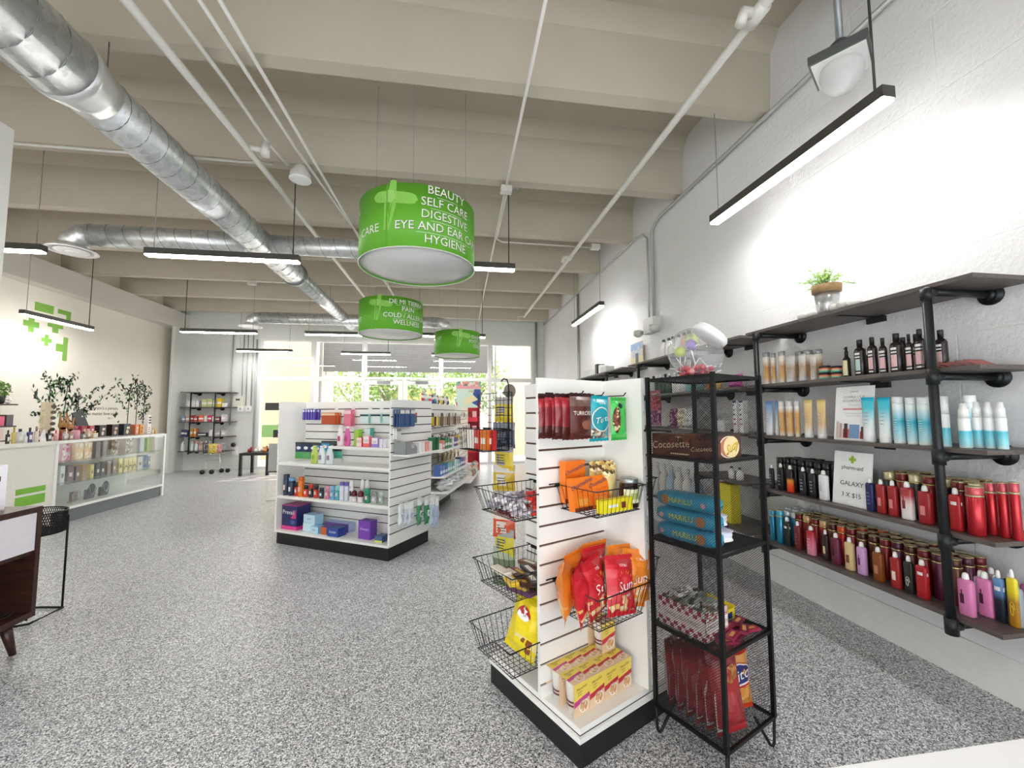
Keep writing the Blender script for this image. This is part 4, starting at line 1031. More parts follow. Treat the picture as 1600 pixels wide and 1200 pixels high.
for i, y in enumerate((2.92, 2.83)):
    small_bottle(y, 0.748, 0.05, 0.09, 'ececec', '3c3c3c', 'small white bottle, %s of two on the fourth shelf behind the rack' % ('left' if i == 0 else 'right'))
t = thing('postcard_display', 'picture card of mountains leaning on wall above the slatwall stand', 'picture', (2.36, 4.95, 1.8085), -HP)
b = MB(); b.box((-0.17, 0, 0), (0.17, 0.006, 0.34), M('e9dcb4', 0.5)); b.build('card', t)
b = MB(); b.box((-0.165, -0.001, 0.24), (0.165, 0, 0.335), M('9ab4dc', 0.5)); b.poly([(-0.16, -0.002, 0.16), (0.16, -0.002, 0.16), (0.06, -0.002, 0.3), (-0.02, -0.002, 0.22), (-0.08, -0.002, 0.27)], M('c9d0dc', 0.5)); b.box((-0.03, -0.003, 0.02), (0.05, -0.002, 0.2), M('6c7078', 0.5)); b.build('printed_picture', t)
for i, (y, c, w, h, s) in enumerate([(6.35, 'd4d6d4', 0.34, 0.12, 'long white carton'), (5.9, '1e1f20', 0.08, 0.17, 'black upright box'), (5.75, 'dfe2dc', 0.08, 0.14, 'white small box'), (5.6, 'c8ccc8', 0.2, 0.1, 'grey low box')]):
    t = thing('boxed_product', s + ' on top of the third wall shelf', 'box', (2.16, y, 1.8085), -HP); carton(t, w, h, 0.12, M(c, 0.5), M(c, 0.4))
# ================================================================ SLATWALL STANDS
GROOVE = M('5a3e30', 0.6); GROOVE_D = M('2c2a29', 0.6); LAM = M('f1f0ec', 0.35, vary=0.01)
def slat_panel(t, p, q, z0, z1, side, grooves, groove_m, name='slat_panel', th=0.019, extra_edge=True):
    """panel from plan point p to q; slats on the given side (+1 = left of p->q)"""
    p = Vector(p); q = Vector(q); d = (q - p).normalized(); n = Vector((-d.y, d.x)) * side
    b = MB()
    def bx(a0, a1, n0, n1, za, zb, m):
        pts = [p + d * a0 + n * n0, p + d * a1 + n * n0, p + d * a1 + n * n1, p + d * a0 + n * n1]
        vs = [(w.x, w.y, za) for w in pts] + [(w.x, w.y, zb) for w in pts]
        b.add(vs, [(0, 3, 2, 1), (4, 5, 6, 7), (0, 1, 5, 4), (1, 2, 6, 5), (2, 3, 7, 6), (3, 0, 4, 7)], m)
    L = (q - p).length
    bx(0, L, 0, th - 0.007, z0, z1, LAM)
    bx(0.003, L - 0.003, th - 0.007, th - 0.0065, z0, z1, groove_m)
    zs = [z0] + sorted(grooves) + [z1]
    for i in range(len(zs) - 1):
        za = zs[i] + (0.0045 if i else 0); zb = zs[i + 1] - (0.0045 if i < len(zs) - 2 else 0)
        bx(0, L, th - 0.0065, th, za, zb, LAM)
    return b.build(name, t)
def flat_panel(t, p, q, z0, z1, th=0.019, name='side_panel', side=0):
    b = MB(); b.obox(p, q, th, z0, z1, LAM, side); return b.build(name, t)

# --- near pinwheel stand
A1_ = math.atan2(.448, .894)
near = thing('slatwall_stand', 'white pinwheel slatwall stand with snack baskets nearest the camera', 'display stand', (0.46, 1.483, 0), A1_)
S_, a_ = 0.60, 0.215
NG = [1.328 - 0.0767 * k for k in range(16)]
b = MB(); b.box((0.006, 0.006, 0), (S_ - 0.006, S_ - 0.006, 0.088), M('121314', 0.5, vary=0.15)); b.build('plinth', near)
b = MB(); b.box((0, 0, 0.088), (S_, S_, 0.107), LAM); b.box((0.012, 0.012, 0.109), (S_ - 0.012, S_ - 0.012, 0.13), LAM); b.box((0.01, 0.01, 0.107), (S_ - 0.01, S_ - 0.01, 0.109), GROOVE_D); b.build('deck', near)
Z1 = 1.398
slat_panel(near, (0, a_ + 0.019), (S_ - a_, a_ + 0.019), 0.13, Z1, -1, NG, GROOVE)
slat_panel(near, (S_ - a_ - 0.0, 0.0), (S_ - a_ - 0.0, S_ - a_), 0.13, Z1, -1, NG, GROOVE)
slat_panel(near, (a_, S_ - a_ - 0.019), (S_, S_ - a_ - 0.019), 0.13, Z1, 1, NG, GROOVE)
slat_panel(near, (a_ + 0.019, a_ + 0.02), (a_ + 0.019, S_), 0.13, Z1, 1, NG, GROOVE)
def nloc(u, v, z): return Vector((0.46 + .894 * u - .448 * v, 1.483 + .448 * u + .894 * v, z))

WIRE = M('1a1b1d', 0.4, 0.5)
def basket(label, base, rz, w0, w1, dep0, dep1, h, group='wire baskets on the slatwall stand', nw=11):
    """origin at rim back centre; extends to -Y; rim at z=0"""
    t = thing('wire_basket', label, 'basket', base, rz, group)
    rim = [(-w0 / 2, 0, 0), (w0 / 2, 0, 0), (w0 / 2, -dep0, 0), (-w0 / 2, -dep0, 0)]
    off = (dep0 - dep1) / 2
    bot = [(-w1 / 2, -off, -h), (w1 / 2, -off, -h), (w1 / 2, -off - dep1, -h), (-w1 / 2, -off - dep1, -h)]
    b = MB(); b.tube(rim, 0.0026, WIRE, 6, True); b.build('rim', t)
    b = MB(); b.tube(bot, 0.0022, WIRE, 5, True)
    for i in range(nw):
        f = (i + 0.5) / nw
        p = [Vector(rim[0]).lerp(Vector(rim[1]), f), Vector(bot[0]).lerp(Vector(bot[1]), f), Vector(bot[3]).lerp(Vector(bot[2]), f), Vector(rim[3]).lerp(Vector(rim[2]), f)]
        b.tube(p, 0.0014, WIRE, 4)
    nd = max(4, int(nw * dep0 / w0))
    for i in range(nd):
        f = (i + 0.5) / nd
        p = [Vector(rim[0]).lerp(Vector(rim[3]), f), Vector(bot[0]).lerp(Vector(bot[3]), f), Vector(bot[1]).lerp(Vector(bot[2]), f), Vector(rim[1]).lerp(Vector(rim[2]), f)]
        b.tube(p, 0.0014, WIRE, 4)
    b.build('wire_mesh', t)
    b = MB()
    for s in (-1, 1): b.box((s * w0 * 0.38 - 0.03, -0.004, -0.012), (s * w0 * 0.38 + 0.03, 0.012, -0.002), WIRE)
    b.tube([(-w0 / 2, 0, 0), (-w0 / 2 - 0.03, -0.0, 0.0)], 0.003, WIRE, 5)
    b.build('wall_bracket', t)
    return t
rzF = A1_; rzL = A1_ - HP; rzR = A1_ + HP
basket('upper front wire basket holding orange malt drink packs', nloc(0.225, 0.213, 0.955), rzF, 0.29, 0.25, 0.235, 0.2, 0.1)
basket('lower front wire basket full of red and orange chip bags', nloc(0.215, 0.213, 0.575), rzF, 0.31, 0.25, 0.255, 0.2, 0.125)
basket('upper side wire basket with silver sweets facing the aisle', nloc(0.213, 0.375, 0.92), rzL, 0.31, 0.26, 0.34, 0.28, 0.1)
basket('middle side wire basket with chocolate bars facing the aisle', nloc(0.213, 0.40, 0.60), rzL, 0.31, 0.26, 0.33, 0.27, 0.1)
basket('bottom side wire basket with yellow chip bags facing the aisle', nloc(0.213, 0.375, 0.34), rzL, 0.31, 0.26, 0.36, 0.3, 0.11)
basket('upper wire basket on the far right side behind the mesh rack', nloc(0.387 + 0.02, 0.2, 0.955), rzR, 0.28, 0.24, 0.16, 0.13, 0.1)
basket('lower wire basket on the far right side behind the mesh rack', nloc(0.387 + 0.02, 0.2, 0.60), rzR, 0.28, 0.24, 0.16, 0.13, 0.12)

# hanging bag row on pegs
BRN = M('54231f', 0.3); BRD = M('8c2a30', 0.3); LTB = M('efe8dc', 0.5)
def peg(u, zz=1.322, L=0.19, label='', base=None, rz=None, m=None):
    t = thing('display_peg', label, 'peg', base if base is not None else nloc(u, 0.213, zz), rzF if rz is None else rz, 'pegs on the slatwall')
    b = MB(); b.box((-0.02, -0.004, -0.015), (0.02, 0.0, 0.015), m or BLACK); b.build('peg_plate', t)
    b = MB(); b.tube([(0, 0, 0), (0, -L, 0), (0, -L - 0.012, 0.012)], 0.0028, m or BLACK, 6); b.build('peg_rod', t)
    return t
peg(0.055, label='peg carrying the red and brown snack bags'); peg(0.19, label='peg carrying the turquoise snack bag', L=0.17); peg(0.30, label='peg with bare hooked end carrying the green snack bag', L=0.19)
for i in range(6):
    t = thing('snack_bag', ['reddish brown snack bag, deepest on the first peg by the white wall', 'reddish brown snack bag, second from the wall on the first peg', 'reddish brown snack bag, third from the wall on the first peg', 'reddish brown snack bag, fourth from the wall on the first peg', 'reddish brown snack bag, fifth from the wall on the first peg', 'foremost dark brown snack bag hanging on the first peg'][i], 'bag', nloc(0.055 + (0.004 * i), 0.197 - 0.03 * i, 1.145 + 0.004 * (i % 2)), rzF + 0.12 * (i % 3 - 1), 'brown snack bags on the first peg')
    sf = bag(t, 0.135, 0.178, 0.03, [(0.25, BRN), (0.72, BRN if i == 5 else BRD), (0.9, M('b0303a', 0.3) if i < 5 else M('6c5048', 0.3)), (1, M('3a1a1c', 0.3))], i, wr=0.25)
    if i == 5:
        b = MB(); b.text('TURRONES', 0.022, LTB, lambda x, y: sf(x, 0.1 + y)); disc(b, sf, 0.02, 0.055, 0.03, 0.018, M('8a5040', 0.4)); b.build('bag_print', t)
t = thing('snack_bag', 'turquoise snack bag with white script in an oval', 'bag', nloc(0.19, 0.06, 1.135), rzF + 0.05)
sf = bag(t, 0.12, 0.185, 0.04, [(0.3, mixed_print('nut_mix', ['b0a890', '8a7a64', 'd8d0bc', '48484a', '1f9fae'], 90)), (1, M('1fa6b4', 0.3))], 21, crimpm=M('179aa8', 0.35))
b = MB(); disc(b, sf, -0.008, 0.09, 0.046, 0.05, LTB); disc(b, sf, -0.008, 0.09, 0.042, 0.046, M('1d93a2', 0.4), 0.001); b.text('Turti', 0.034, LTB, lambda x, y: (lambda p: (p[0], p[1] - 0.003, p[2]))(sf(-0.008 + x, 0.088 + y + x * 0.2)), shear=0.2); b.text('natural', 0.013, LTB, lambda x, y: sf(x, 0.155 + y)); b.build('bag_print', t)
t = thing('snack_bag', 'bright green pistachio snack bag at the end of the pegs', 'bag', nloc(0.305, 0.055, 1.135), rzF + 0.05)
sf = bag(t, 0.105, 0.18, 0.035, [(0.12, M('3fbf4c', 0.3)), (1, M('44c556', 0.3))], 22, crimpm=M('2fae40', 0.35))
b = MB(); b.text('PISTACHIO', 0.019, M('1f7a30', 0.5), lambda x, y: sf(0.022 - y, 0.085 + x)); disc(b, sf, -0.03, 0.085, 0.018, 0.055, mixed_print('nuts', ['5a2c22', '8a4a34', 'd8c89c', '3a2018'], 120)); disc(b, sf, -0.012, 0.145, 0.012, 0.012, M('14302c', 0.5), 0.001); b.build('bag_print', t)

# upper front basket contents
OR1 = M('ee7a1c', 0.35); NVY = M('27346c', 0.5)
def malt(label, u, v, z, rz, tilt, w=0.115, h=0.16):
    t = thing('malt_drink_pack', label, 'pack', nloc(u, v, z), 0, 'orange malt drink packs'); t.rotation_euler = (R(tilt), 0, rzF + rz)
    b = MB(); b.box((-w / 2, 0, 0), (w / 2, 0.035, h), OR1); b.box((-w / 2, -0.0006, 0), (w / 2, 0, h * 0.1), M('6a2c16', 0.5)); b.build('pack_body', t)
    b = MB(); b.text('Ovomaltine', 0.026, NVY, lambda x, y: (x * 0.98, -0.0014, h * 0.8 + y + x * 0.28), shear=0.15); b.text('Crunchy', 0.018, M('d83c1c', 0.5), lambda x, y: (x, -0.0014, h * 0.58 + y + x * 0.2)); b.box((-w * 0.3, -0.001, h * 0.15), (w * 0.3, -0.0005, h * 0.35), M('f4a040', 0.5)); b.build('pack_print', t)
malt('upright orange malt drink pack at the back of the upper basket', 0.155, 0.165, 0.88, 0.0, 0, h=0.17)
malt('orange malt drink pack in front at the left of the basket', 0.13, 0.09, 0.862, 0.0, -8, 0.1, 0.13)
malt('slanted orange malt drink pack in the middle of the basket', 0.225, 0.075, 0.864, -0.1, -14, 0.09, 0.13)
t = thing('cocoa_packet', 'yellow cocoa packet lying at the front of the upper basket', 'packet', nloc(0.22, -0.002, 0.862), rzF - 0.05); carton(t, 0.17, 0.05, 0.03, M('eedd1e', 0.4), M('f0e024', 0.4)); b = MB(); b.box((0.02, -0.002, 0.012), (0.045, -0.0009, 0.036), M('7a3a20', 0.5)); b.box((-0.05, -0.002, 0.02), (0.0, -0.0009, 0.03), WHITE); b.build('packet_print', t)
for i, (u, v, z, rz) in enumerate([(0.28, 0.17, 0.88, 0.2), (0.315, 0.15, 0.88, -0.15), (0.30, 0.11, 0.87, 0.1)]):
    t = thing('cookie_bag', 'cream coloured cookie bag, %s of the three at the right back of the upper basket' % ORD[i], 'bag', nloc(u, v, z), rzF + rz, 'cream cookie bags'); sf = bag(t, 0.1, 0.16, 0.03, [(0.7, M('efdc96', 0.4)), (1, mixed_print('cookie_top', ['efdc96', '6a4a24', 'd8b060', 'f4ecc8'], 60))], 30 + i)
    b = MB(); b.text('Maravilla', 0.016, M('5a4020', 0.5), lambda x, y: sf(x, 0.13 + y)); b.build('bag_print', t)
t = thing('sauce_jar', 'dark glass jar with silver lid and pale label in the upper basket', 'jar', nloc(0.335, 0.035, 0.862), rzF)
b = MB(); b.lathe([(0.036, 0), (0.039, 0.004), (0.039, 0.085), (0.034, 0.096), (0.034, 0.1)], M('2a1410', 0.15), 20); b.build('jar_glass', t)
b = MB(); cyl_band(b, 0.039, 0.02, 0.075, M('dfe0bc', 0.5), -3.0, -0.1, 12); cyl_band(b, 0.0394, 0.035, 0.06, M('a9bc6c', 0.5), -2.3, -1.2, 8, off=0.001); b.build('jar_label', t)
b = MB(); b.lathe([(0.037, 0.098), (0.038, 0.1), (0.038, 0.115), (0.034, 0.118)], M('9fa3a4', 0.3, 0.8), 20); b.build('jar_lid', t)

# lower front basket: chip bags
def chips(label, u, v, z, rz, tilt, roll_, c1, c2, seed, w=0.15, h=0.22, txt=True, word='Sun'):
    t = thing('chip_bag', label, 'bag', nloc(u, v, z), 0, 'chip bags in the lower front basket'); t.rotation_euler = (R(tilt), R(roll_), rzF + rz)
    sf = bag(t, w, h, 0.055, [(0.38, mixed_print('chips_' + c2, [c1, 'e8b070', c1, 'f0d0a0', c1], 45)), (1, M(c1, 0.28))], seed, crimpm=M(c1, 0.3), wr=0.3)
    if txt:
        b = MB(); b.text(word, 0.046, WHITE, lambda x, y: sf(x, h * 0.5 + y + x * 0.25), shear=0.2); b.text('chips', 0.02, WHITE, lambda x, y: sf(x + 0.012, h * 0.36 + y + x * 0.25)); b.text('XTRAS', 0.012, WHITE, lambda x, y: sf(x, h * 0.84 + y))
        for k in range(7):
            a = math.pi * (0.1 + 0.8 * k / 6); r1, r2 = 0.032, 0.044
            p1 = sf(0.005 + r1 * math.cos(a), h * 0.56 + r1 * math.sin(a)); p2 = sf(0.005 + r2 * math.cos(a), h * 0.56 + r2 * math.sin(a)); b.tube([p1, p2], 0.0012, M('f0a83c', 0.4), 4)
        b.build('bag_print', t)
RC, OC = 'cc2430', 'e8862a'
chips('front red chip bag with white sun lettering in the lower basket', 0.235, 0.0, 0.462, -0.1, -10, 6, RC, 'r', 41)
chips('red chip bag left of the front one, leaning in the lower basket', 0.165, 0.055, 0.465, 0.3, -6, -6, RC, 'r', 42)
chips('red chip bag at the left side of the lower front basket', 0.105, 0.07, 0.46, 0.55, -4, -12, RC, 'r', 43, txt=False)
chips('red chip bag standing behind the two front red ones', 0.2, 0.12, 0.48, 0.1, 0, 3, RC, 'r', 44)
chips('orange chip bag at the right corner of the lower front basket', 0.335, 0.02, 0.463, -0.25, -6, 10, OC, 'o', 45)
chips('orange chip bag behind the right corner one', 0.315, 0.085, 0.475, -0.1, 0, 4, OC, 'o', 46)
chips('orange chip bag lying on top at the back of basket', 0.235, 0.165, 0.49, 0.0, 6, 0, OC, 'o', 47, txt=False)
chips('orange chip bag at the back left of the lower basket', 0.145, 0.16, 0.475, 0.15, 4, -6, OC, 'o', 48, txt=False)
chips('orange and silver chip bag at the leftmost edge of basket', 0.075, 0.14, 0.46, 0.7, 0, -14, OC, 'o', 49, txt=False)

# soup cup cartons on the deck
SC1 = M('e6c8a4', 0.4); SCY = M('f0d45c', 0.4); SCR = M('c8303c', 0.4); SCP = M('c83c8c', 0.4); BOWL = mixed_print('soup_bowl', ['e8c8a0', 'd8a878', 'f0e0c8', 'c88858'], 80)
CUPW = M('ece6de', 0.4)
def soup(label, u, v, z, pink, w=0.081, h=0.116):
    t = thing('soup_cup_pack', label, 'box', nloc(u, v, z), rzF, 'instant soup cup packs')
    b = MB(); b.lathe([(0.026, 0.0), (0.033, h * 0.9), (0.034, h - 0.004)], CUPW, 16, c=(0, w / 2, 0)); 
    for k in (0.18, 0.3): cyl = [(0.0275 + 0.008 * k, h * k), (0.0278 + 0.008 * k, h * (k + 0.05))]; b.lathe(cyl, M('6c2c2c', 0.5), 16, c=(0, w / 2, 0))
    b.build('paper_cup', t)
    b = MB(); th = 0.0012; acc = SCP if pink else SCR; x0, x1 = -w / 2 + 0.0006, w / 2 - 0.0006
    # sleeve: front, top, back; open towards the cup sides
    b.box((x0, 0, 0.0), (x1, th, h), SC1); b.box((x0, w - th - 0.0012, 0.0), (x1, w - 0.0012, h), SC1); b.box((x0, 0, h), (x1, w - 0.0012, h + th), SC1)
    b.build('carton_sleeve', t)
    b = MB()
    F = lambda x, y: (x, -0.0012, y); T = lambda x, y: (x, y, h + th + 0.0006)
    for fn, H in ((F, h), (T, w)):
        s = 1
        b.poly([fn(x0, H * 0.47), fn(x1, H * 0.6), fn(x1, H * 0.998), fn(x0, H * 0.998)], SCY)
        b.poly([fn(x0, H * 0.48), fn(x1, H * 0.62), fn(x1, H * 0.48), fn(x0, H * 0.30)], acc)
        ring = [fn(w * 0.12 + w * 0.3 * math.cos(2 * math.pi * k / 16), H * 0.26 + H * 0.2 * math.sin(2 * math.pi * k / 16)) for k in range(16)]
        b.poly(ring, WHITE)
        off = (0, -0.0004, 0) if fn is F else (0, 0, 0.0004)
        ring = [tuple(c + o for c, o in zip(fn(w * 0.12 + w * 0.26 * math.cos(2 * math.pi * k / 16), H * 0.26 + H * 0.17 * math.sin(2 * math.pi * k / 16)), off)) for k in range(16)]
        b.poly(ring, BOWL)
        b.text('Maruchan', 0.0135, M('20242a', 0.5), lambda x, y, fn=fn, H=H, off=off: tuple(c + o for c, o in zip(fn(x, H * 0.84 + y + x * 0.12), off)))
        b.text('Instant', 0.0085, M('20242a', 0.5), lambda x, y, fn=fn, H=H, off=off: tuple(c + o for c, o in zip(fn(x - 0.01, H * 0.73 + y + x * 0.12), off)))
        b.text('Lunch', 0.0085, M('20242a', 0.5), lambda x, y, fn=fn, H=H, off=off: tuple(c + o for c, o in zip(fn(x - 0.01, H * 0.65 + y + x * 0.12), off)))
    b.build('carton_print', t)
for r_, v0 in enumerate((0.058, 0.138)):
    for c_ in range(4):
        soup('soup cup pack, %s from the left in the %s row on the white deck' % (ORD[c_], 'front' if r_ == 0 else 'back'), 0.068 + 0.081 * c_, v0, 0.1305, c_ == 0)
soup('single soup cup pack stacked on top near the right corner', 0.30, 0.132, 0.2505, False)

# aisle side baskets
def scatter_sweets(label, base, rz, w, d, hgt, cols, n, cat='sweets', size=0.02, seed=0, name='wrapped_sweets'):
    rnd = random.Random(seed); b = MB(); ms = [M(c, 0.3) for c in cols]
    for i in range(n):
        x = rnd.uniform(-w / 2, w / 2); y = -rnd.uniform(0.02, d); z = rnd.uniform(0, 1) * hgt * (1 - 0.5 * abs(2 * x / w) ** 2); a = rnd.uniform(0, 3.14); c, s_ = math.cos(a), math.sin(a); e = rnd.uniform(0.7, 1.3) * size; m = ms[i % len(ms)]
        P = lambda p: (x + (p[0] * c - p[1] * s_), y + (p[0] * s_ + p[1] * c), z + p[2] + p[0] * 0.3)
        b.box((-e * 0.5, -e * 0.3, 0), (e * 0.5, e * 0.3, e * 0.45), m, P)
        for q in (-1, 1): b.add([P((q * e * 0.5, -e * 0.1, e * 0.2)), P((q * e * 0.5, e * 0.1, e * 0.25)), P((q * e * 0.9, e * 0.28, e * 0.2)), P((q * e * 0.9, -e * 0.28, e * 0.25))], [(0, 1, 2, 3)], m)
    o = b.build(name, None, base); o.rotation_euler = (0, 0, rz); tag(o, label, cat); o['kind'] = 'stuff'; return o
scatter_sweets('pile of silver wrapped sweets in the upper aisle side basket', nloc(0.19, 0.385, 0.826), rzL, 0.22, 0.27, 0.07, ['c9c4cc', 'ece8ee', '8c8890', 'b0a4b4', 'e0dce0'], 260, seed=1)
scatter_sweets('pile of red wrapped sweets in the upper aisle side basket', nloc(0.195, 0.29, 0.826), rzL, 0.08, 0.2, 0.1, ['d83428', 'b82420', 'f0ece8', 'e04c38'], 90, seed=2)
BARS = [('8c1c24', 'dark red', 0.13), ('b82028', 'red', 0.12), ('3a2420', 'dark brown', 0.12), ('5c3c58', 'purple', 0.13), ('d8b83c', 'yellow', 0.09), ('2c2024', 'black', 0.14), ('6c4430', 'brown', 0.13), ('e8c840', 'bright yellow', 0.11), ('7c4c34', 'light brown', 0.12), ('a82c34', 'crimson', 0.12), ('48302c', 'cocoa brown', 0.12), ('e4dcd0', 'white', 0.11)]
rnd = random.Random(8)
for i, (c, nm, L) in enumerate(BARS):
    u = 0.15 - 0.052 * (i % 4) - 0.02; v = 0.30 + 0.075 * (i // 4) + 0.01 * (i % 2)
    t = thing('chocolate_bar', '%s chocolate bar in the middle aisle side basket' % nm, 'chocolate bar', nloc(u, v, 0.508 + 0.018 * (i % 3)), rzL + rnd.uniform(-0.5, 0.5), 'chocolate bars in the middle basket')
    b = MB(); b.box((-L / 2, -0.02, 0), (L / 2, 0.02, 0.016), M(c, 0.3)); b.box((-L / 2 - 0.008, -0.019, 0.007), (L / 2 + 0.008, 0.019, 0.009), M(c, 0.3)); b.build('bar_wrapper', t)
    b = MB(); b.box((-L * 0.3, -0.01, 0.0162), (L * 0.25, 0.01, 0.0168), M('ece4d8' if i % 3 else 'e8c840', 0.4)); b.build('wrapper_print', t)
def chips2(label, u, v, z, rz, tilt, roll_, c1, seed, w, h, lab):
    t = thing('chip_bag', label, 'bag', nloc(u, v, z), 0, 'chip bags in the bottom side basket'); t.rotation_euler = (R(tilt), R(roll_), rzL + rz)
    sf = bag(t, w, h, 0.06, [(0.35, mixed_print('plantain' + c1, [c1, 'e8d890', c1, '8a4a20'], 40)), (1, M(c1, 0.28))], seed, crimpm=M(c1, 0.3), wr=0.3)
    b = MB(); disc(b, sf, 0, h * 0.68, 0.034, 0.03, M('b02028', 0.4)); disc(b, sf, 0.0, h * 0.66, 0.03, 0.026, WHITE, 0.001); b.text(lab, 0.02, M('303030', 0.5), lambda x, y: (lambda p: (p[0], p[1] - 0.002, p[2]))(sf(x, h * 0.66 + y))); b.build('bag_print', t)
chips2('bright yellow plantain chip bag leaning out of the bottom side basket', -0.005, 0.36, 0.235, 0.2, -10, 12, 'ecd51e', 51, 0.17, 0.26, 'Tom')
chips2('lime green chip bag behind the yellow one in the bottom basket', 0.075, 0.40, 0.26, 0.2, -4, 8, 'a8c030', 52, 0.17, 0.26, 'Tom')
chips2('second yellow chip bag deeper in the bottom side basket', 0.12, 0.30, 0.24, 0.2, 0, 0, 'e8d028', 53, 0.15, 0.24, 'Tom')
chips2('pale green chip bag at the far corner of bottom basket', 0.14, 0.47, 0.26, 0.4, 4, 0, '9cb83c', 54, 0.14, 0.22, 'Tom')

# strip of hanging snack bags beside the stand, wire grid and hooks behind
t = thing('hanging_strip_display', 'black strip holder with round grey plate hung beside the aisle baskets', 'display strip', (0.30, 2.27, 0.40), rzL + 0.35)
b = MB(); b.tube([(0, 0.03, 0), (0, 0.03, 0.95)], 0.005, WIRE, 6); b.build('strip_bar', t)
b = MB(); b.tube([(0.0, 0.045, 0.975), (0, 0.052, 0.975)], 0.04, M('7c766e', 0.5), 24); b.tube([(0, 0.03, 0.93), (0, 0.045, 0.985)], 0.005, M('4a4644', 0.5), 6); b.build('round_plate', t)
strip = [(1.20, 'e0c838', 'yellow and silver snack bag at the top of the strip', 'b8b4b4'), (1.06, '3a4866', 'dark blue snack bag on the hanging strip', '8c94a4'), (0.94, 'dcc430', 'yellow snack bag below the dark blue one on the strip', '9c9ca8'), (0.83, 'c8a830', 'yellow and white bag behind the upper side basket on strip', 'd4d0cc'), (0.69, '8c2a2c', 'dark red snack bag below the upper side basket', 'a4a09c'), (0.58, 'c8502c', 'orange red snack bag on the strip above middle basket', 'd8c8bc'), (0.49, 'd8cc3c', 'yellow bag showing behind the middle side basket', '9ca0a0'), (0.33, '6c7a60', 'greyish green snack bag near the bottom of strip', 'a8b49c')]
for i, (z, c, lb, c2) in enumerate(strip):
    t = thing('snack_bag', lb, 'bag', (0.295, 2.262, z), rzL + 0.35 + (0.2 if i % 2 else -0.05), 'snack bags on the hanging strip')
    sf = bag(t, 0.135, 0.14 if z > 0.4 else 0.2, 0.03, [(0.7, M(c, 0.3)), (1, M(c2, 0.3))], 60 + i, wr=0.25)
    b = MB(); b.add([sf(x, zz) for x, zz in ((-0.04, 0.03), (0.02, 0.03), (0.02, 0.09), (-0.04, 0.09))], [(0, 1, 2, 3)], M(c2, 0.5)); 
    for k in range(4): b.box((-0.035, sf(0, 0.04 + k * 0.014)[1] - 0.0015, 0.04 + k * 0.014), (0.015, sf(0, 0.04 + k * 0.014)[1] - 0.0005, 0.044 + k * 0.014), DARKTXT)
    b.build('bag_print', t)
t = thing('wire_grid_display', 'black wire grid with a hook basket behind the aisle baskets', 'wire grid', nloc(0.15, 0.63, 1.06), rzL)
b = MB()
for i in range(9): b.tube([(-0.03 + i * -0.035, 0, 0.02), (-0.03 + i * -0.035, 0, 0.30)], 0.0016, WIRE, 4)
for i in range(8): b.tube([(0.01, 0, 0.02 + i * 0.04), (-0.33, 0, 0.02 + i * 0.04)], 0.0016, WIRE, 4)
b.tube([(0.01, 0, 0.02), (0.01, 0, 0.30), (-0.33, 0, 0.30), (-0.33, 0, 0.02)], 0.003, WIRE, 5); b.build('wire_mesh', t)
b = MB(); b.tube([(-0.02, 0, 0.0), (-0.02, 0, 0.34), (-0.02, -0.01, 0.365), (-0.02, -0.03, 0.37), (-0.02, -0.045, 0.355)], 0.004, WIRE, 6); b.build('hook', t)
basket('small wire basket hooked on the grid with red packets', nloc(0.15, 0.77, 1.17), rzL, 0.27, 0.25, 0.16, 0.15, 0.11, nw=10)
for i in range(7):
    c, nm = [('b02024', 'red'), ('d8782c', 'orange'), ('b82028', 'crimson'), ('c83430', 'light red'), ('9c1c20', 'dark red'), ('ece4dc', 'white and red'), ('8c7cac', 'purple grey')][i]
    t = thing('snack_packet', '%s packet in the small grid basket behind the strip' % nm, 'packet', nloc(0.06 - 0.02 * (i % 2), 0.67 + 0.033 * i, 1.065), rzL + 0.1 * (i % 3 - 1), 'packets in the grid basket')
    b = MB(); b.box((-0.03, -0.012, 0), (0.03, 0.012, 0.1), M(c, 0.35)); b.build('packet_body', t)
    b = MB(); b.box((-0.02, -0.0135, 0.03), (0.02, -0.0125, 0.06), M('ece4dc', 0.4)); b.build('packet_print', t)
# packets in the far-right-side baskets
for i, (v, z, c, nm) in enumerate([(0.12, 0.858, '28346c', 'navy blue'), (0.2, 0.858, '2c3a74', 'dark blue'), (0.28, 0.858, '1f2c5c', 'midnight blue')]):
    t = thing('cookie_packet', '%s cookie packet in the upper basket behind the mesh rack' % nm, 'packet', nloc(0.475, v, z), rzR, 'blue packets behind the mesh rack'); bag(t, 0.075, 0.07, 0.06, [(1, M(c, 0.35))], 70 + i)
t = thing('shampoo_can', 'grey can with pink cap on the rear deck behind rack', 'can', nloc(0.5, 0.12, 0.1305), rzR); spray_can(t, 0.045, 0.13, M('8c8e90', 0.4, 0.4), M('c87a90', 0.4))

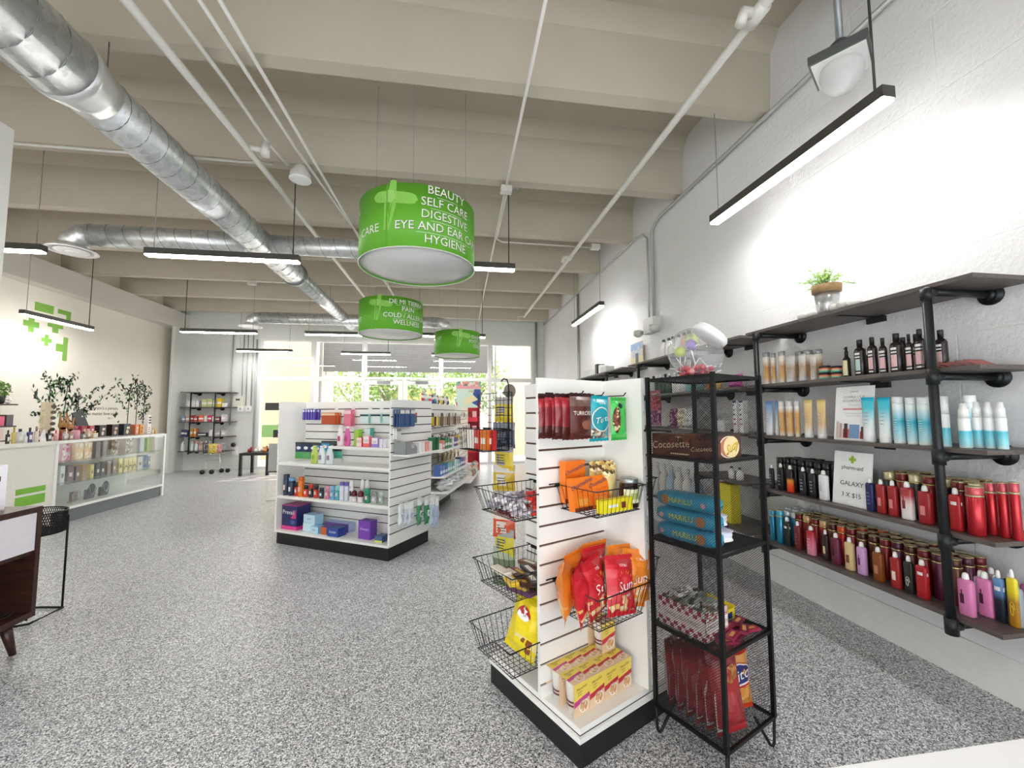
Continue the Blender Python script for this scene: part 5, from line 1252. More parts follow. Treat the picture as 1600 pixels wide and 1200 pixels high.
# ================================================================ BLACK MESH RACK
ra = R(24); ru = Vector((math.cos(ra), math.sin(ra), 0)); rv = Vector((-ru.y, ru.x, 0)); RF = Vector((0.925, 1.345, 0)); RW, RDp = 0.315, 0.285
def rl(a, c, z): return RF + ru * a + rv * c + Vector((0, 0, z))
rack = thing('mesh_rack', 'tall black wire mesh rack with snacks beside the slatwall stand', 'rack', tuple(RF), ra)
ZR = [0.11, 0.42, 0.75, 1.075]; ZRT = 1.396; q = 0.007
for (x, y) in ((0, 0), (RW, 0), (RW, RDp), (0, RDp)):
    b = MB(); b.box((x - q, y - q, 0.11), (x + q, y + q, ZRT), BLACK_MET); b.build('corner_post', rack)
    sx = 1 if x == 0 else -1; sy = 1 if y == 0 else -1
    b = MB(); b.tube([(x, y, 0.115), (x + sx * 0.002, y + sy * 0.002, 0.018), (x + sx * 0.008, y + sy * 0.004, 0.007), (x + sx * 0.018, y + sy * 0.01, 0.012), (x + sx * 0.07, y + sy * 0.035, 0.115)], 0.0055, BLACK_MET, 8); b.build('hairpin_leg', rack)
def diag(b, w, h, step, r, fn, m):
    L = w + h; k = step
    while k < L:
        # +45: x - z = const ; -45
        p = [(min(k, w), max(0, k - w)), (max(0, k - h), min(k, h))]
        b.tube([fn(*p[0]), fn(*p[1])], r, m, 3, cap=False)
        b.tube([fn(w - p[0][0], p[0][1]), fn(w - p[1][0], p[1][1])], r, m, 3, cap=False)
        k += step
MW = M('2a2b2d', 0.5, 0.4)
for i, z in enumerate(ZR + [ZRT - 0.012]):
    b = MB()
    fr = [(0, 0, z), (RW, 0, z), (RW, RDp, z), (0, RDp, z)]
    for k in range(4):
        p, r_ = fr[k], fr[(k + 1) % 4]
        b.box((min(p[0], r_[0]) - 0.005, min(p[1], r_[1]) - 0.005, z - 0.006), (max(p[0], r_[0]) + 0.005, max(p[1], r_[1]) + 0.005, z + 0.006), BLACK_MET)
    sh = b.build('shelf_rim', rack)
    b = MB()
    if i == 4: b.box((0, 0, z), (RW, RDp, z + 0.006), M('2f3234', 0.4, 0.3))
    else: diag(b, RW, RDp, 0.0085, 0.0011, lambda x, y: (x, y, z + 0.004), MW)
    b.build('shelf_mesh', rack)
for fn, nm in ((lambda x, zz: (0.0, x * RDp / 0.285, 0.11 + zz), 'side_mesh'), (lambda x, zz: (RW, x * RDp / 0.285, 0.11 + zz), 'side_mesh')):
    b = MB(); diag(b, 0.285, ZRT - 0.12, 0.0095, 0.0009, fn, MW); b.build(nm, rack)
# candy jar on top
JC = rl(0.13, 0.15, ZRT + 0.0005)
t = thing('candy_jar', 'tilted clear plastic candy jar with white lid on top of the rack', 'jar', JC, R(-20))
tl = R(38); ax = Vector((math.sin(tl), 0, math.cos(tl)))
b = MB(); CLP = glass('clear_plastic', (0.93, 0.95, 0.96), body=0.14)
vs = []; fs = []; seg = 28; rg = 12; cz = 0.093
for i in range(rg + 1):
    th_ = math.pi * i / rg * 0.80
    rr = 0.108 * math.sin(th_) ** 0.8 if i else 0.001; zz = -0.092 * math.cos(th_)
    for k in range(seg):
        a = 2 * math.pi * k / seg; p = Vector((rr * math.cos(a), rr * math.sin(a), zz))
        p = Matrix.Rotation(tl, 3, 'Y') @ p; p.z = max(p.z, -cz + 0.001); vs.append((p.x, p.y, p.z + cz))
for i in range(rg):
    for k in range(seg): l = (k + 1) % seg; fs.append((i * seg + k, i * seg + l, (i + 1) * seg + l, (i + 1) * seg + k))
b.add(vs, fs, CLP, True); b.build('jar_shell', t)
b = MB(); c0 = Vector((0, 0, cz)) + ax * 0.078
b.tube([c0, c0 + ax * 0.02, c0 + ax * 0.03], [0.07, 0.074, 0.068], M('eceeef', 0.3), 28); b.build('jar_lid', t)
b = MB(); b.text('CANDY', 0.022, M('b4b6b8', 0.5), lambda x, y: tuple(c0 + ax * 0.0315 + Vector((0, 1, 0)) * x + Vector((-math.cos(tl), 0, math.sin(tl))) * y)); b.build('lid_lettering', t)
rnd = random.Random(5); cc = ['d84c54', 'e06c5c', 'c83c4c', 'e89c9c', 'd85c74']
for i in range(34):
    a = rnd.uniform(0, 6.28); rr = 0.068 * math.sqrt(rnd.random()); lv = i // 17
    t = thing('lollipop', '', 'lollipop', JC + Vector((rr * math.cos(a) - 0.01, rr * math.sin(a), 0.014 + 0.018 * lv)), rnd.uniform(0, 6.28), 'lollipops in the candy jar')
    t['label'] = 'red wrapped lollipop heaped at the bottom of the candy jar'
    b = MB(); b.sphere((0, 0, 0), 0.0115, M(cc[i % 5], 0.3), 8, 6); b.build('candy_ball', t)
    b = MB(); b.tube([(0.01, 0, 0), (0.045, 0, 0.006 + (0.04 if i % 6 == 0 else 0))], 0.0018, M('f4f0ee', 0.4), 5); b.build('stick', t)
for i, (dx, dy, dz, c, nm) in enumerate([(-0.03, -0.02, 0.125, '8c70b8', 'purple'), (0.0, 0.02, 0.13, '7c60ac', 'violet'), (-0.06, 0.01, 0.1, 'b8c84c', 'yellow green')]):
    t = thing('lollipop', '%s wrapped lollipop standing up inside the candy jar' % nm, 'lollipop', JC + Vector((dx, dy, dz)), 0.5 * i, 'lollipops in the candy jar')
    b = MB(); b.sphere((0, 0, 0), 0.022, M(c, 0.3), 10, 7); b.build('candy_ball', t); b = MB(); b.tube([(0, 0, -0.02), (0.02, 0, -0.085)], 0.002, M('f4f0ee', 0.4), 5); b.build('stick', t)
# wafer cartons on the upper shelf
rzK = ra - HP
def rbox(name, label, a, c, z, w, h, d, rz, body, front=None, grp=None):
    t = thing(name, label, 'box', rl(a, c, z + 0.005), rz, grp); return t
CB = M('5a2a1e', 0.4); CBL = M('e8d2a8', 0.5)
t = rbox('wafer_carton', 'long brown wafer carton lettered Cocosette inside the mesh', 0.012, 0.192, 1.075, 0, 0, 0, rzK, CB); carton(t, 0.172, 0.088, 0.1, mixed_print('coco_print', ['5a2a1e', '6e3422', '4c2018', '7c4428'], 22), None)
b = MB(); b.text('Cocosette', 0.04, CBL, lambda x, y: (x, -0.0015, 0.046 + y + x * 0.08)); b.tube([(0.035, -0.001, 0.06), (0.037, -0.001, 0.076)], 0.001, CBL, 4)
for k in range(5): a = math.pi * (0.1 + 0.2 * k); b.tube([(0.037, -0.001, 0.074), (0.037 + 0.014 * math.cos(a), -0.001, 0.074 + 0.009 * math.sin(a))], 0.0009, CBL, 4)
b.box((0.0, -0.0015, 0.01), (0.08, -0.001, 0.015), CBL); b.build('carton_lettering', t)
t = rbox('wafer_carton', 'smaller torn-open brown wafer carton next to the front post', 0.012, 0.055, 1.075, 0, 0, 0, rzK, CB); carton(t, 0.095, 0.062, 0.036, mixed_print('coco_print2', ['4c241a', '5e2e20', '3c1a14'], 26), None)
b = MB(); b.text('Cocosette', 0.023, CBL, lambda x, y: (x, -0.0015, 0.036 + y + x * 0.1)); b.build('carton_lettering', t)
b = MB(); pts = [(-0.0475, 0.062)] + [(-0.0475 + 0.0095 * k, 0.064 + (0.012 if k % 2 else 0.004) * (1 - k / 12)) for k in range(11)] + [(0.0475, 0.062)]
b.add([(x, 0.0, z) for x, z in pts], [tuple(range(len(pts)))], M('6e3a28', 0.5)); b.build('torn_flap', t)
t = rbox('wafer_carton', 'cream and brown wafer carton lettered Susy in the open side', 0.128, 0.02, 1.075, 0, 0, 0, ra, CB); carton(t, 0.15, 0.084, 0.05, M('4a2820', 0.4), None)
b = MB(); ring = lambda rx, rz_, m, y, cx=0.01: b.poly([(cx + rx * math.cos(2 * math.pi * k / 28), y, 0.042 + rz_ * math.sin(2 * math.pi * k / 28)) for k in range(28)], m)
ring(0.062, 0.041, M('f0e8dc', 0.4), -0.001, -0.01); ring(0.058, 0.038, M('b8785c', 0.4), -0.0014, -0.008); ring(0.052, 0.04, M('ecd8a0', 0.4), -0.0018, 0.008)
b.text('Susy', 0.048, M('6a2a14', 0.4), lambda x, y: (0.012 + x * 0.95, -0.0024, 0.041 + y + x * 0.35), shear=0.2); b.text('Susy', 0.044, M('f0cc28', 0.4), lambda x, y: (0.01 + x, -0.003, 0.043 + y + x * 0.35), shear=0.2); b.build('carton_lettering', t)
# blue cookie packs
CK = M('2f9cc0', 0.3); CKB = M('b47c4c', 0.5)
for i in range(3):
    t = thing('cookie_pack', '%s of the three long blue cookie packs stacked on the rack' % ['lowest', 'middle', 'topmost'][i], 'pack', rl(0.055, 0.152, 0.757 + 0.062 * i), rzK + (0.02 if i == 1 else 0), 'blue cookie packs on the rack')
    zf = lambda x: 0.03 * (max(0, 1 - abs(2 * x / 0.272) ** 6)) ** 0.5
    b = MB(); vs = []; fs = []; nx = 16; ns = 12
    for a in range(nx + 1):
        x = -0.136 + 0.272 * a / nx; r_ = max(0.003, zf(x)) * (1 + 0.03 * math.sin(a * 2.1 + i))
        for k in range(ns):
            an = 2 * math.pi * k / ns; ca = math.copysign(abs(math.cos(an)) ** 0.6, math.cos(an)); sa = math.copysign(abs(math.sin(an)) ** 0.6, math.sin(an)); vs.append((x, ca * 0.042 * min(1, r_ / 0.028), 0.031 + sa * r_))
    for a in range(nx):
        for k in range(ns): l = (k + 1) % ns; fs.append((a * ns + k, a * ns + l, (a + 1) * ns + l, (a + 1) * ns + k))
    b.add(vs, fs, CK, True); b.build('pack_wrapper', t)
    b = MB(); b.text('MARILU', 0.03, M('e8dc3c', 0.4), lambda x, y: (x * 1.0 + (0.01 if i == 0 else -0.005), -0.045, 0.031 + y + x * 0.03), sx=1.0)
    cx = -0.07 if i == 2 else 0.075
    b.poly([(cx + 0.02 * math.cos(2 * math.pi * k / 18), -0.0445, 0.031 + 0.019 * math.sin(2 * math.pi * k / 18)) for k in range(18)], CKB)
    b.poly([((0.09 if i == 2 else -0.09) + 0.01 * math.cos(2 * math.pi * k / 12), -0.0445, 0.03 + 0.01 * math.sin(2 * math.pi * k / 12)) for k in range(12)], M('e8a8b0', 0.5)); b.build('pack_print', t)
for i, (z, c, nm) in enumerate([(0.757, 'ececf0', 'white cookie packet lying beside the blue packs, lowest'), (0.812, 'e4e6ee', 'white cookie packet lying beside the blue packs, middle'), (0.867, 'eceef4', 'white and blue cookie packet on top beside the blue packs')]):
    t = thing('cookie_packet', nm, 'packet', rl(0.15, 0.09 + 0.02 * i, z), ra + 0.5, 'white cookie packets on the rack'); bag(t, 0.12, 0.055, 0.09, [(0.5, M(c, 0.35)), (1, M('d8dcec', 0.3))], 80 + i)
t = thing('chocolate_bag', 'dark purple crinkled chocolate bag lying by the right post of the rack', 'bag', rl(0.225, 0.09, 0.758), ra + 0.35); t.rotation_euler = (R(-72), 0, ra + 0.4); bag(t, 0.15, 0.11, 0.06, [(0.6, M('2c2048', 0.25)), (1, mixed_print('choc_p', ['2c2048', '1c1430', 'b8b4bc', '3c2c5c'], 60))], 84, wr=0.4)
t = thing('chocolate_bag', 'black crumpled bag behind the purple one on the rack', 'bag', rl(0.19, 0.19, 0.758), ra); bag(t, 0.11, 0.1, 0.06, [(1, M('2c2224', 0.3))], 85, wr=0.4)
# checkered sweets box
t = thing('sweets_box', 'open red gingham cardboard box of sweets on the lower rack shelf', 'box', rl(0.085, 0.17, 0.427), rzK)
b = MB(); GH = check_mat('gingham', 'f0e8e4', 'a83440', 60); w, d, h = 0.2, 0.14, 0.1
for x0, y0, x1, y1 in ((-w / 2, -d / 2, w / 2, -d / 2 + 0.003), (-w / 2, d / 2 - 0.003, w / 2, d / 2), (-w / 2, -d / 2, -w / 2 + 0.003, d / 2), (w / 2 - 0.003, -d / 2, w / 2, d / 2)): b.box((x0, y0, 0), (x1, y1, h), GH)
b.box((-w / 2, -d / 2, 0), (w / 2, d / 2, 0.003), LTB); b.build('box_body', t)
b = MB(); b.box((-w / 2 + 0.004, -d / 2 - 0.001, h * 0.3), (w / 2 - 0.002, -d / 2, h * 0.7), M('ece4e0', 0.5)); b.box((w / 2, -d / 2 + 0.002, h * 0.3), (w / 2 + 0.001, d / 2 - 0.002, h * 0.7), M('ece4e0', 0.5)); b.text('CHOCOLATINES', 0.02, M('8a7470', 0.5), lambda x, y: (x, -d / 2 - 0.002, h * 0.5 + y)); b.text('CHOCOLATIN', 0.02, M('8a7470', 0.5), lambda x, y: (w / 2 + 0.002, x, h * 0.5 + y)); b.build('box_print', t)
scatter_sweets('heap of silver wrapped sweets in the red gingham box', rl(0.158, 0.17, 0.497), rzK, 0.185, 0.125, 0.05, ['c4c8c0', '6c7468', 'ececea', '8c7c68', '9ca494', '3c403c'], 240, seed=5, size=0.022)
bpy.context.view_layer.update()
t = thing('biscuit_box', 'open yellow and navy cardboard box at the rear of the rack shelf', 'box', rl(0.235, 0.19, 0.427), ra - 0.1)
b = MB(); YB_ = M('e8d030', 0.4); w, d = 0.12, 0.13
b.box((-w / 2, -d / 2, 0), (w / 2, -d / 2 + 0.002, 0.04), YB_); b.box((-w / 2, d / 2 - 0.002, 0), (w / 2, d / 2, 0.045), YB_); b.box((-w / 2, -d / 2, 0), (-w / 2 + 0.002, d / 2, 0.05), YB_); b.box((w / 2 - 0.002, -d / 2, 0), (w / 2, d / 2, 0.05), YB_); b.box((-w / 2, -d / 2, 0), (w / 2, d / 2, 0.002), M('c4b478', 0.6)); b.build('box_body', t)
b = MB(); b.poly([(-w * 0.3, -d / 2 - 0.001, 0.004), (w * 0.35, -d / 2 - 0.001, 0.004), (w * 0.35, -d / 2 - 0.001, 0.03), (0.0, -d / 2 - 0.001, 0.022)], M('2c3a78', 0.4)); b.box((w / 2, -d / 2 + 0.01, 0.004), (w / 2 + 0.001, d / 2 - 0.03, 0.034), M('2c3a78', 0.4)); b.build('box_print', t)
rnd = random.Random(14)
for i in range(10):
    t = thing('candy_packet', 'maroon candy packet, %s in the loose pile on the lower rack shelf' % ORD[i], 'packet', rl(0.05 + 0.2 * (i % 5) / 5 + 0.03, 0.035 + 0.045 * (i // 5), 0.428 + 0.011 * (i % 2)), ra + rnd.uniform(-0.6, 0.6), 'maroon candy packets on the rack')
    b = MB(); b.box((-0.035, -0.015, 0), (0.035, 0.015, 0.01), M(['7c2440', '9c2c4c', '6c1c34'][i % 3], 0.3)); b.box((-0.042, -0.014, 0.004), (0.042, 0.014, 0.006), M('8c3450', 0.3)); b.build('packet_wrapper', t)
    b = MB(); b.box((-0.02, -0.006, 0.0101), (0.02, 0.006, 0.0107), M('d8a05c', 0.4)); b.build('packet_print', t)
# fanned red bags and nacho bag on the bottom
RBG = M('a02a2c', 0.25)
for i in range(6):
    t = thing('snack_bag', '%s of the tall dark red snack bags fanned on the rack bottom' % ['rearmost', 'fifth nearest', 'fourth nearest', 'third nearest', 'second nearest', 'nearest'][i], 'bag', rl(0.078 + 0.004 * i, 0.25 - 0.043 * i, 0.117), 0, 'red snack bags on the rack bottom')
    t.rotation_euler = (R(-7), R(8 - 2.2 * i), ra + 0.25 - 0.1 * i)
    sf = bag(t, 0.135, 0.285 - 0.012 * (5 - i), 0.05, [(0.45, RBG), (0.75, M('aa3032', 0.25)), (1, M('8c2426', 0.25))], 90 + i, wr=0.3, back=M('b8b4b0', 0.35))
    b = MB(); b.add([sf(x, z) for x, z in ((-0.066, 0.02), (-0.035, 0.015), (-0.02, 0.1), (-0.035, 0.21), (-0.062, 0.13))], [(0, 1, 2, 3, 4)], M('c8c4c4', 0.4))
    disc(b, sf, 0.012, 0.2, 0.035, 0.03, mixed_print('fried', ['a8642c', 'c88c4c', '8c4c24'], 90)); b.build('bag_print', t)
t = thing('nacho_bag', 'orange and red tortilla chip bag at the right of the red bags', 'bag', rl(0.222, 0.09, 0.117), 0); t.rotation_euler = (R(-4), R(-2), ra - 0.35)
sf = bag(t, 0.15, 0.235, 0.06, [(0.06, M('c83c20', 0.3)), (0.42, mixed_print('nacho', ['e0a050', 'd88c3c', 'e8b868', 'c87830'], 30)), (0.86, M('dc9c54', 0.3)), (1, M('b82420', 0.3))], 97)
b = MB(); disc(b, sf, 0.01, 0.135, 0.06, 0.045, M('b8242c', 0.4)); disc(b, sf, 0.01, 0.138, 0.056, 0.04, M('ece8e4', 0.4), 0.001); disc(b, sf, 0.01, 0.139, 0.052, 0.034, M('28306c', 0.4), 0.002)
b.text('rito', 0.058, WHITE, lambda x, y: (lambda p: (p[0], p[1] - 0.004, p[2]))(sf(0.012 + x, 0.138 + y + x * 0.2))); b.build('bag_print', t)
# ================================================================ FARTHER SLATWALL STANDS
GK = Vector((-0.514, 3.714)); gt = R(59)
def gp(v, u): return (GK.x + math.cos(gt) * u - math.sin(gt) * v, GK.y + math.sin(gt) * u + math.cos(gt) * v)
def G3(v, u, z): x, y = gp(v, u); return Vector((x, y, z))
LEN, DEP, HG = 1.34, 0.62, 1.375
g1 = thing('slatwall_stand', 'white H-shaped slatwall stand with toiletries in the middle of the shop', 'display stand', (GK.x, GK.y, 0), gt)
# local frame: x = u (away), y = v (towards left)
b = MB(); b.box((0.012, 0.0, 0), (DEP - 0.012, LEN + 0.0, 0.11), M('121314', 0.5, vary=0.15)); b.build('plinth', g1)
b = MB(); b.box((0, -0.006, 0.11), (DEP, LEN + 0.02, 0.13), LAM); b.build('deck', g1)
GG = [1.30 - 0.0767 * k for k in range(15)]
slat_panel(g1, (0, 0), (DEP, 0), 0.13, HG, -1, GG, GROOVE_D)
slat_panel(g1, (0, LEN), (DEP, LEN), 0.13, HG, 1, GG, GROOVE_D)
slat_panel(g1, (0.31, 0.014), (0.31, LEN - 0.014), 0.13, HG, 1, GG, GROOVE_D)
for z, v0, v1, dd in ((0.44, 0.0, LEN, 0.01), (0.76, 0.0, LEN, 0.01), (0.93, 0.0, 0.72, 0.06)):
    b = MB(); b.box((dd, v0, z), (0.29, v1, z + 0.017), LAM); b.box((dd - 0.004, v0, z - 0.006), (dd, v1, z + 0.019), LAM); b.build('shelf_board', g1)
for z, u0, u1, dd in ((0.885, 0.02, 0.6, 0.18), ):
    b = MB(); b.box((u0, -0.02 - dd, z), (u1, -0.02, z + 0.015), LAM); b.build('side_shelf', g1)
RZF, RZR = R(-31), R(59)
def cyl_item(label, v, u, z, w, h, kind, c1, c2, rz=RZF, deco=None, name=None, grp='toiletries on the middle stand'):
    p = G3(v, u, z + 0.0005); r = w / 2
    t = thing(name or {'can': 'aerosol_can', 'stick': 'deodorant_stick', 'dome': 'roll_on_deodorant', 'bottle': 'lotion_bottle'}[kind], label, 'toiletry', p, rz, grp)
    if kind == 'can': spray_can(t, w, h, M(c1, 0.35), M(c2, 0.35))
    elif kind == 'stick':
        b = MB(); b.lathe([(r * 0.95, 0), (r, 0.004), (r, h * 0.66)], M(c1, 0.35), 16, 1, 0.6, power=0.8); b.build('stick_body', t); b = MB(); b.lathe([(r * 0.98, h * 0.66), (r * 0.98, h * 0.93), (r * 0.85, h)], M(c2, 0.35), 16, 1, 0.6, power=0.8); b.build('stick_cap', t)
    elif kind == 'dome':
        b = MB(); b.lathe([(r * 0.9, 0), (r, h * 0.1), (r * 0.85, h * 0.5)], M(c1, 0.35), 16); b.build('stick_body', t); b = MB(); b.lathe([(r * 0.95, h * 0.5), (r, h * 0.7), (r * 0.8, h * 0.9), (r * 0.3, h)], M(c2, 0.3), 16); b.build('stick_cap', t)
    else:
        b = MB(); b.lathe([(r * 0.8, 0), (r, h * 0.06), (r, h * 0.5), (r * 0.55, h * 0.86), (r * 0.4, h * 0.9)], M(c1, 0.35), 18, 1, 0.6); b.build('bottle_body', t); b = MB(); b.lathe([(r * 0.42, h * 0.9), (r * 0.42, h)], M(c2, 0.35), 12); b.build('bottle_cap', t)
    b = MB(); cyl_band(b, r, h * 0.25, h * 0.5, M(deco or 'ececec', 0.5), -2.0, -1.14, 6, 1, 0.6 if kind in ('stick', 'bottle') else 1, 0.0015); b.build('front_label', t)
    return t
def box_item(name, label, v, u, z, w, h, d, c1, c2, rz=RZF, txt=None, tc='ffffff', ts=None, grp='toiletries on the middle stand', band=None):
    t = thing(name, label, 'box', G3(v, u, z + 0.0005), rz, grp); carton(t, w, h, d, M(c1, 0.4), M(c2, 0.4), txt, M(tc, 0.4), ts, band)
    return t
# deck row
t = thing('diaper_bag', 'dark blue and pink incontinence pad bag lettered Prevail on the deck', 'bag', G3(1.225, 0.05, 0.1305), RZF)
b = MB(); w, h, d = 0.2, 0.225, 0.16
b.box((-w / 2, 0, 0), (w / 2, d, h), M('2a2c60', 0.35)); b.box((-w / 2 - 0.001, -0.002, 0), (w / 2 + 0.001, d, 0.035), M('d83c90', 0.35)); b.box((-w / 2, -0.001, h), (w / 2, d, h + 0.008), M('b02c7c', 0.35)); b.build('bag_body', t)
b = MB(); b.text('Prevail', 0.058, WHITE, lambda x, y: (x - 0.01, -0.003, 0.165 + y)); b.poly([(0.02, -0.0025, 0.11), (0.09, -0.0025, 0.11), (0.09, -0.0025, 0.20)], M('d83c90', 0.4)); b.poly([(0.05 + 0.03 * math.cos(k * 0.52), -0.0028, 0.075 + 0.022 * math.sin(k * 0.52)) for k in range(12)], M('4858a0', 0.4)); b.build('bag_print', t)
LBL = 'a9d4ec'
box_item('tissue_pack', 'pale blue tissue pack stacked on top of another, beside Prevail bag', 0.995, 0.08, 0.20, 0.15, 0.085, 0.1, LBL, 'c4e4f2', txt='soft', tc='3c64a8', ts=0.03)
box_item('tissue_pack', 'pale blue tissue pack under the stacked one on the deck', 1.0, 0.08, 0.13, 0.15, 0.07, 0.1, 'b4dcee', 'd4ecf4')
box_item('tissue_pack', 'light blue pack in front of the stacked tissue packs', 0.885, 0.04, 0.13, 0.1, 0.062, 0.09, '9cc8e8', 'bfe0f0', txt='fem', tc='3c64a8', ts=0.025)
box_item('pad_pack', 'orange and purple pad pack between blue packs on deck', 0.775, 0.05, 0.13, 0.075, 0.07, 0.09, '5c3c8c', 'c8643c')
box_item('pad_pack', 'navy blue pad pack with white lettering on the deck', 0.645, 0.03, 0.13, 0.13, 0.078, 0.1, '243c8c', '2c4ca0', txt='kotex', tc='e4ecf8', ts=0.035)
box_item('pad_pack', 'long pale blue pack lying behind the navy one', 0.75, 0.18, 0.13, 0.3, 0.08, 0.08, 'a4b8e0', '7c5cac')
box_item('pad_box', 'tall purple box standing alone on the deck', 0.325, 0.08, 0.13, 0.135, 0.16, 0.09, '6a3ca4', '7c44b4', txt='Always', tc='d8c4ec', ts=0.036)
box_item('pad_pack', 'small blue and yellow-green pack at the right end of deck', 0.14, 0.05, 0.13, 0.08, 0.055, 0.09, '3c5480', '50688c', band=(0.02, 0.3, M('d4dc60', 0.4)))
# shelf row 2
z2 = 0.4575
S2 = [('can', 1.29, .055, .2, '2c3c54', '28364c', 'tall dark blue can'), ('can', 1.215, .06, .17, '24304c', '6ca8d0', 'navy can with sky blue cap'), ('stick', 1.15, .05, .13, 'c83420', '1c1c1e', 'red stick with black top'), ('can', 1.09, .056, .185, 'e87820', 'd86820', 'orange can'),
      ('stick', 1.025, .05, .11, 'd03c24', '1c1c20', 'red and black deodorant stick'), ('stick', .96, .05, .125, '1e2024', 'c8382c', 'black deodorant stick with red top'), ('stick', .895, .05, .12, 'cc3428', '242428', 'red deodorant stick with charcoal top'), ('stick', .825, .05, .098, '28303c', '2c3440', 'slate deodorant stick'),
      ('stick', .755, .045, .115, 'd87ca0', 'e494b4', 'pink deodorant stick'), ('stick', .69, .045, .125, '6ca4d0', '84bce0', 'light blue deodorant stick'), ('stick', .63, .045, .13, '48a4ac', '8cd0d4', 'turquoise deodorant stick'), ('can', .575, .045, .165, 'd8dce8', '6c64b4', 'white can with violet cap'), ('can', .52, .042, .165, 'd0d4e4', '5c54a8', 'second white can with violet cap'),
      ('stick', .465, .04, .19, 'e4e4e4', 'f0f0f0', 'tall white zebra-striped stick'), ('dome', .40, .045, .195, 'ececec', 'e4e4e4', 'tall white domed bottle'), ('dome', .345, .045, .195, 'e8e8ea', 'e0e0e2', 'second tall white domed bottle'),
      ('dome', .43, .055, .1, 'e8e0e0', '5c1c24', 'roll-on with dark red dome'), ('dome', .355, .055, .1, 'e4dcdc', '641c28', 'second roll-on with dark red dome'), ('stick', .28, .06, .125, '1f7c5c', '2c9870', 'green deodorant stick'), ('stick', .2, .058, .102, 'a4aaa8', '8c9290', 'grey deodorant stick'), ('stick', .125, .05, .11, '94a49c', 'b4bcb8', 'grey green deodorant stick')]
for i, (k, v, w, h, c1, c2, nm) in enumerate(S2):
    uu = 0.06 if i not in (14, 15) else 0.13
    cyl_item(nm + ' on the lower shelf of the middle stand', v, uu, z2, w, h, k, c1, c2, deco='202020' if i == 13 else 'e8d0c8' if i % 3 == 0 else 'd8dce0')
# shelf row 3
z3 = 0.7775
for i, (v, c1, c2, nm) in enumerate([(.925, 'b8cc60', 'c8d880', 'yellow green lotion bottle'), (.835, 'dfe6ea', 'e8ecee', 'white body wash bottle left of its twin'), (.735, 'd8e2e6', 'eceef0', 'white body wash bottle right of its twin')]):
    cyl_item(nm + ' on the middle shelf', v, 0.06, z3, 0.085, 0.17, 'bottle', c1, c2, deco='8cb43c' if i == 0 else '8c8494')
for i in range(7):
    c = [('22305c', '4c9c58'), ('1c2c50', '5ca060'), ('1e2c54', '3c8c6c'), ('3c84b8', '6cb4d8'), ('4c9cc8', '8cc8e0'), ('1f4c44', '3c7c64'), ('1c2430', '48a08c')][i]
    t = thing('hanging_pouch', '%s pouch, %s from the left in the hanging row above the middle shelf' % (['navy', 'dark navy', 'midnight', 'blue', 'sky blue', 'dark green', 'black and teal'][i], ORD[i]), 'pouch', G3(1.26 - 0.085 * i, 0.17 + 0.012 * (i % 3), 0.80 + (0.02 if i > 3 else 0)), RZF + 0.15, 'hanging pouches on the middle stand')
    sf = bag(t, 0.1, 0.165, 0.02, [(0.45, M(c[1], 0.35)), (0.85, M(c[0], 0.3)), (1, M('2a3438', 0.4))], 110 + i, wr=0.1); 
    b = MB(); disc(b, sf, 0, 0.11, 0.025, 0.016, M('e4e8ec', 0.4)); b.build('pouch_print', t)
# short shelf row
z4 = 0.9475
for (v, w, h, c1, c2, nm) in ((.66, .07, .19, 'f0e4e4', 'f4f0f0', 'white and pink lotion bottle'), (.575, .07, .185, 'd860a8', 'f0eef0', 'magenta lotion bottle with white top')):
    cyl_item(nm + ' on the short upper shelf', v, 0.11, z4, w, h, 'bottle', c1, c2, deco='b04c70')
box_item('lotion_box', 'lime green upright box on the short upper shelf', .495, .14, z4, .055, .155, .05, '8cc43c', '9cd04c')
box_item('soap_box', 'white and teal box behind the small pink box', .42, .2, z4, .07, .165, .05, '4cb0a0', 'dce8e8')
box_item('deodorant_box', 'small pink and red box, leftmost of the three with round logos', .425, .1, z4, .062, .085, .05, 'c83c48', 'f0d8d8', txt='UO', tc='6c6468', ts=.035)
box_item('deodorant_box', 'pink box in the middle of the three with round logos', .335, .09, z4, .068, .1, .05, 'e87c84', 'f0e4e4', txt='UO', tc='6c6468', ts=.035, band=(0, 0.35, M('e46c78', 0.4)))
box_item('deodorant_box', 'pink and violet box, rightmost of the three with round logos', .245, .1, z4, .068, .085, .05, 'a88ccc', 'f0e8ec', txt='UO', tc='6c6468', ts=.03, band=(0, 0.35, M('9c84cc', 0.4)))
for i in range(3): box_item('small_box', 'slim white box, %s at the right end of the short shelf' % ORD[i], .175 - .045 * i, .1, z4, .032, .075, .05, 'e8e6ea', 'dcd8e4')
# top row of pegs
def pegpack(name, label, v, u, z, w, h, cols, n, rz, pr=None, dz=0.0, d=0.015, step=0.02):
    """a few packets one behind the other on one peg"""
    base = G3(v, u, z + h)
    for i in range(n):
        t = thing(name, (label % ORD[i]), 'packet', G3(v + 0.006 * (i % 2), u - (i * step if rz == RZF else 0), z) if rz == RZF else G3(-0.03 - i * step, u + 0.004 * (i % 2), z), rz + 0.1, label.split(',')[0] + 's')
        c = cols[i % len(cols)]; carton(t, w, h, d, M(c[0], 0.35), M(c[1], 0.35), band=(0.75, 0.95, M(c[2], 0.4)))
for i in range(5): pegpack('toothbrush_pack', 'purple hanging pack' + ', %s on peg ' + ORD[i] + ' at the top left of the middle stand', 1.27 - 0.036 * i, 0.27, 1.19, 0.024, 0.11, [('4c3c9c', '6454b0', 'dcd8f0')], 2, RZF, step=0.05)
pegpack('razor_pack', 'orange hanging razor pack, %s on its peg at the top row', 0.90, 0.25, 1.15, 0.16, 0.115, [('c85c2c', 'b8502c', 'e8c0a0')], 4, RZF)
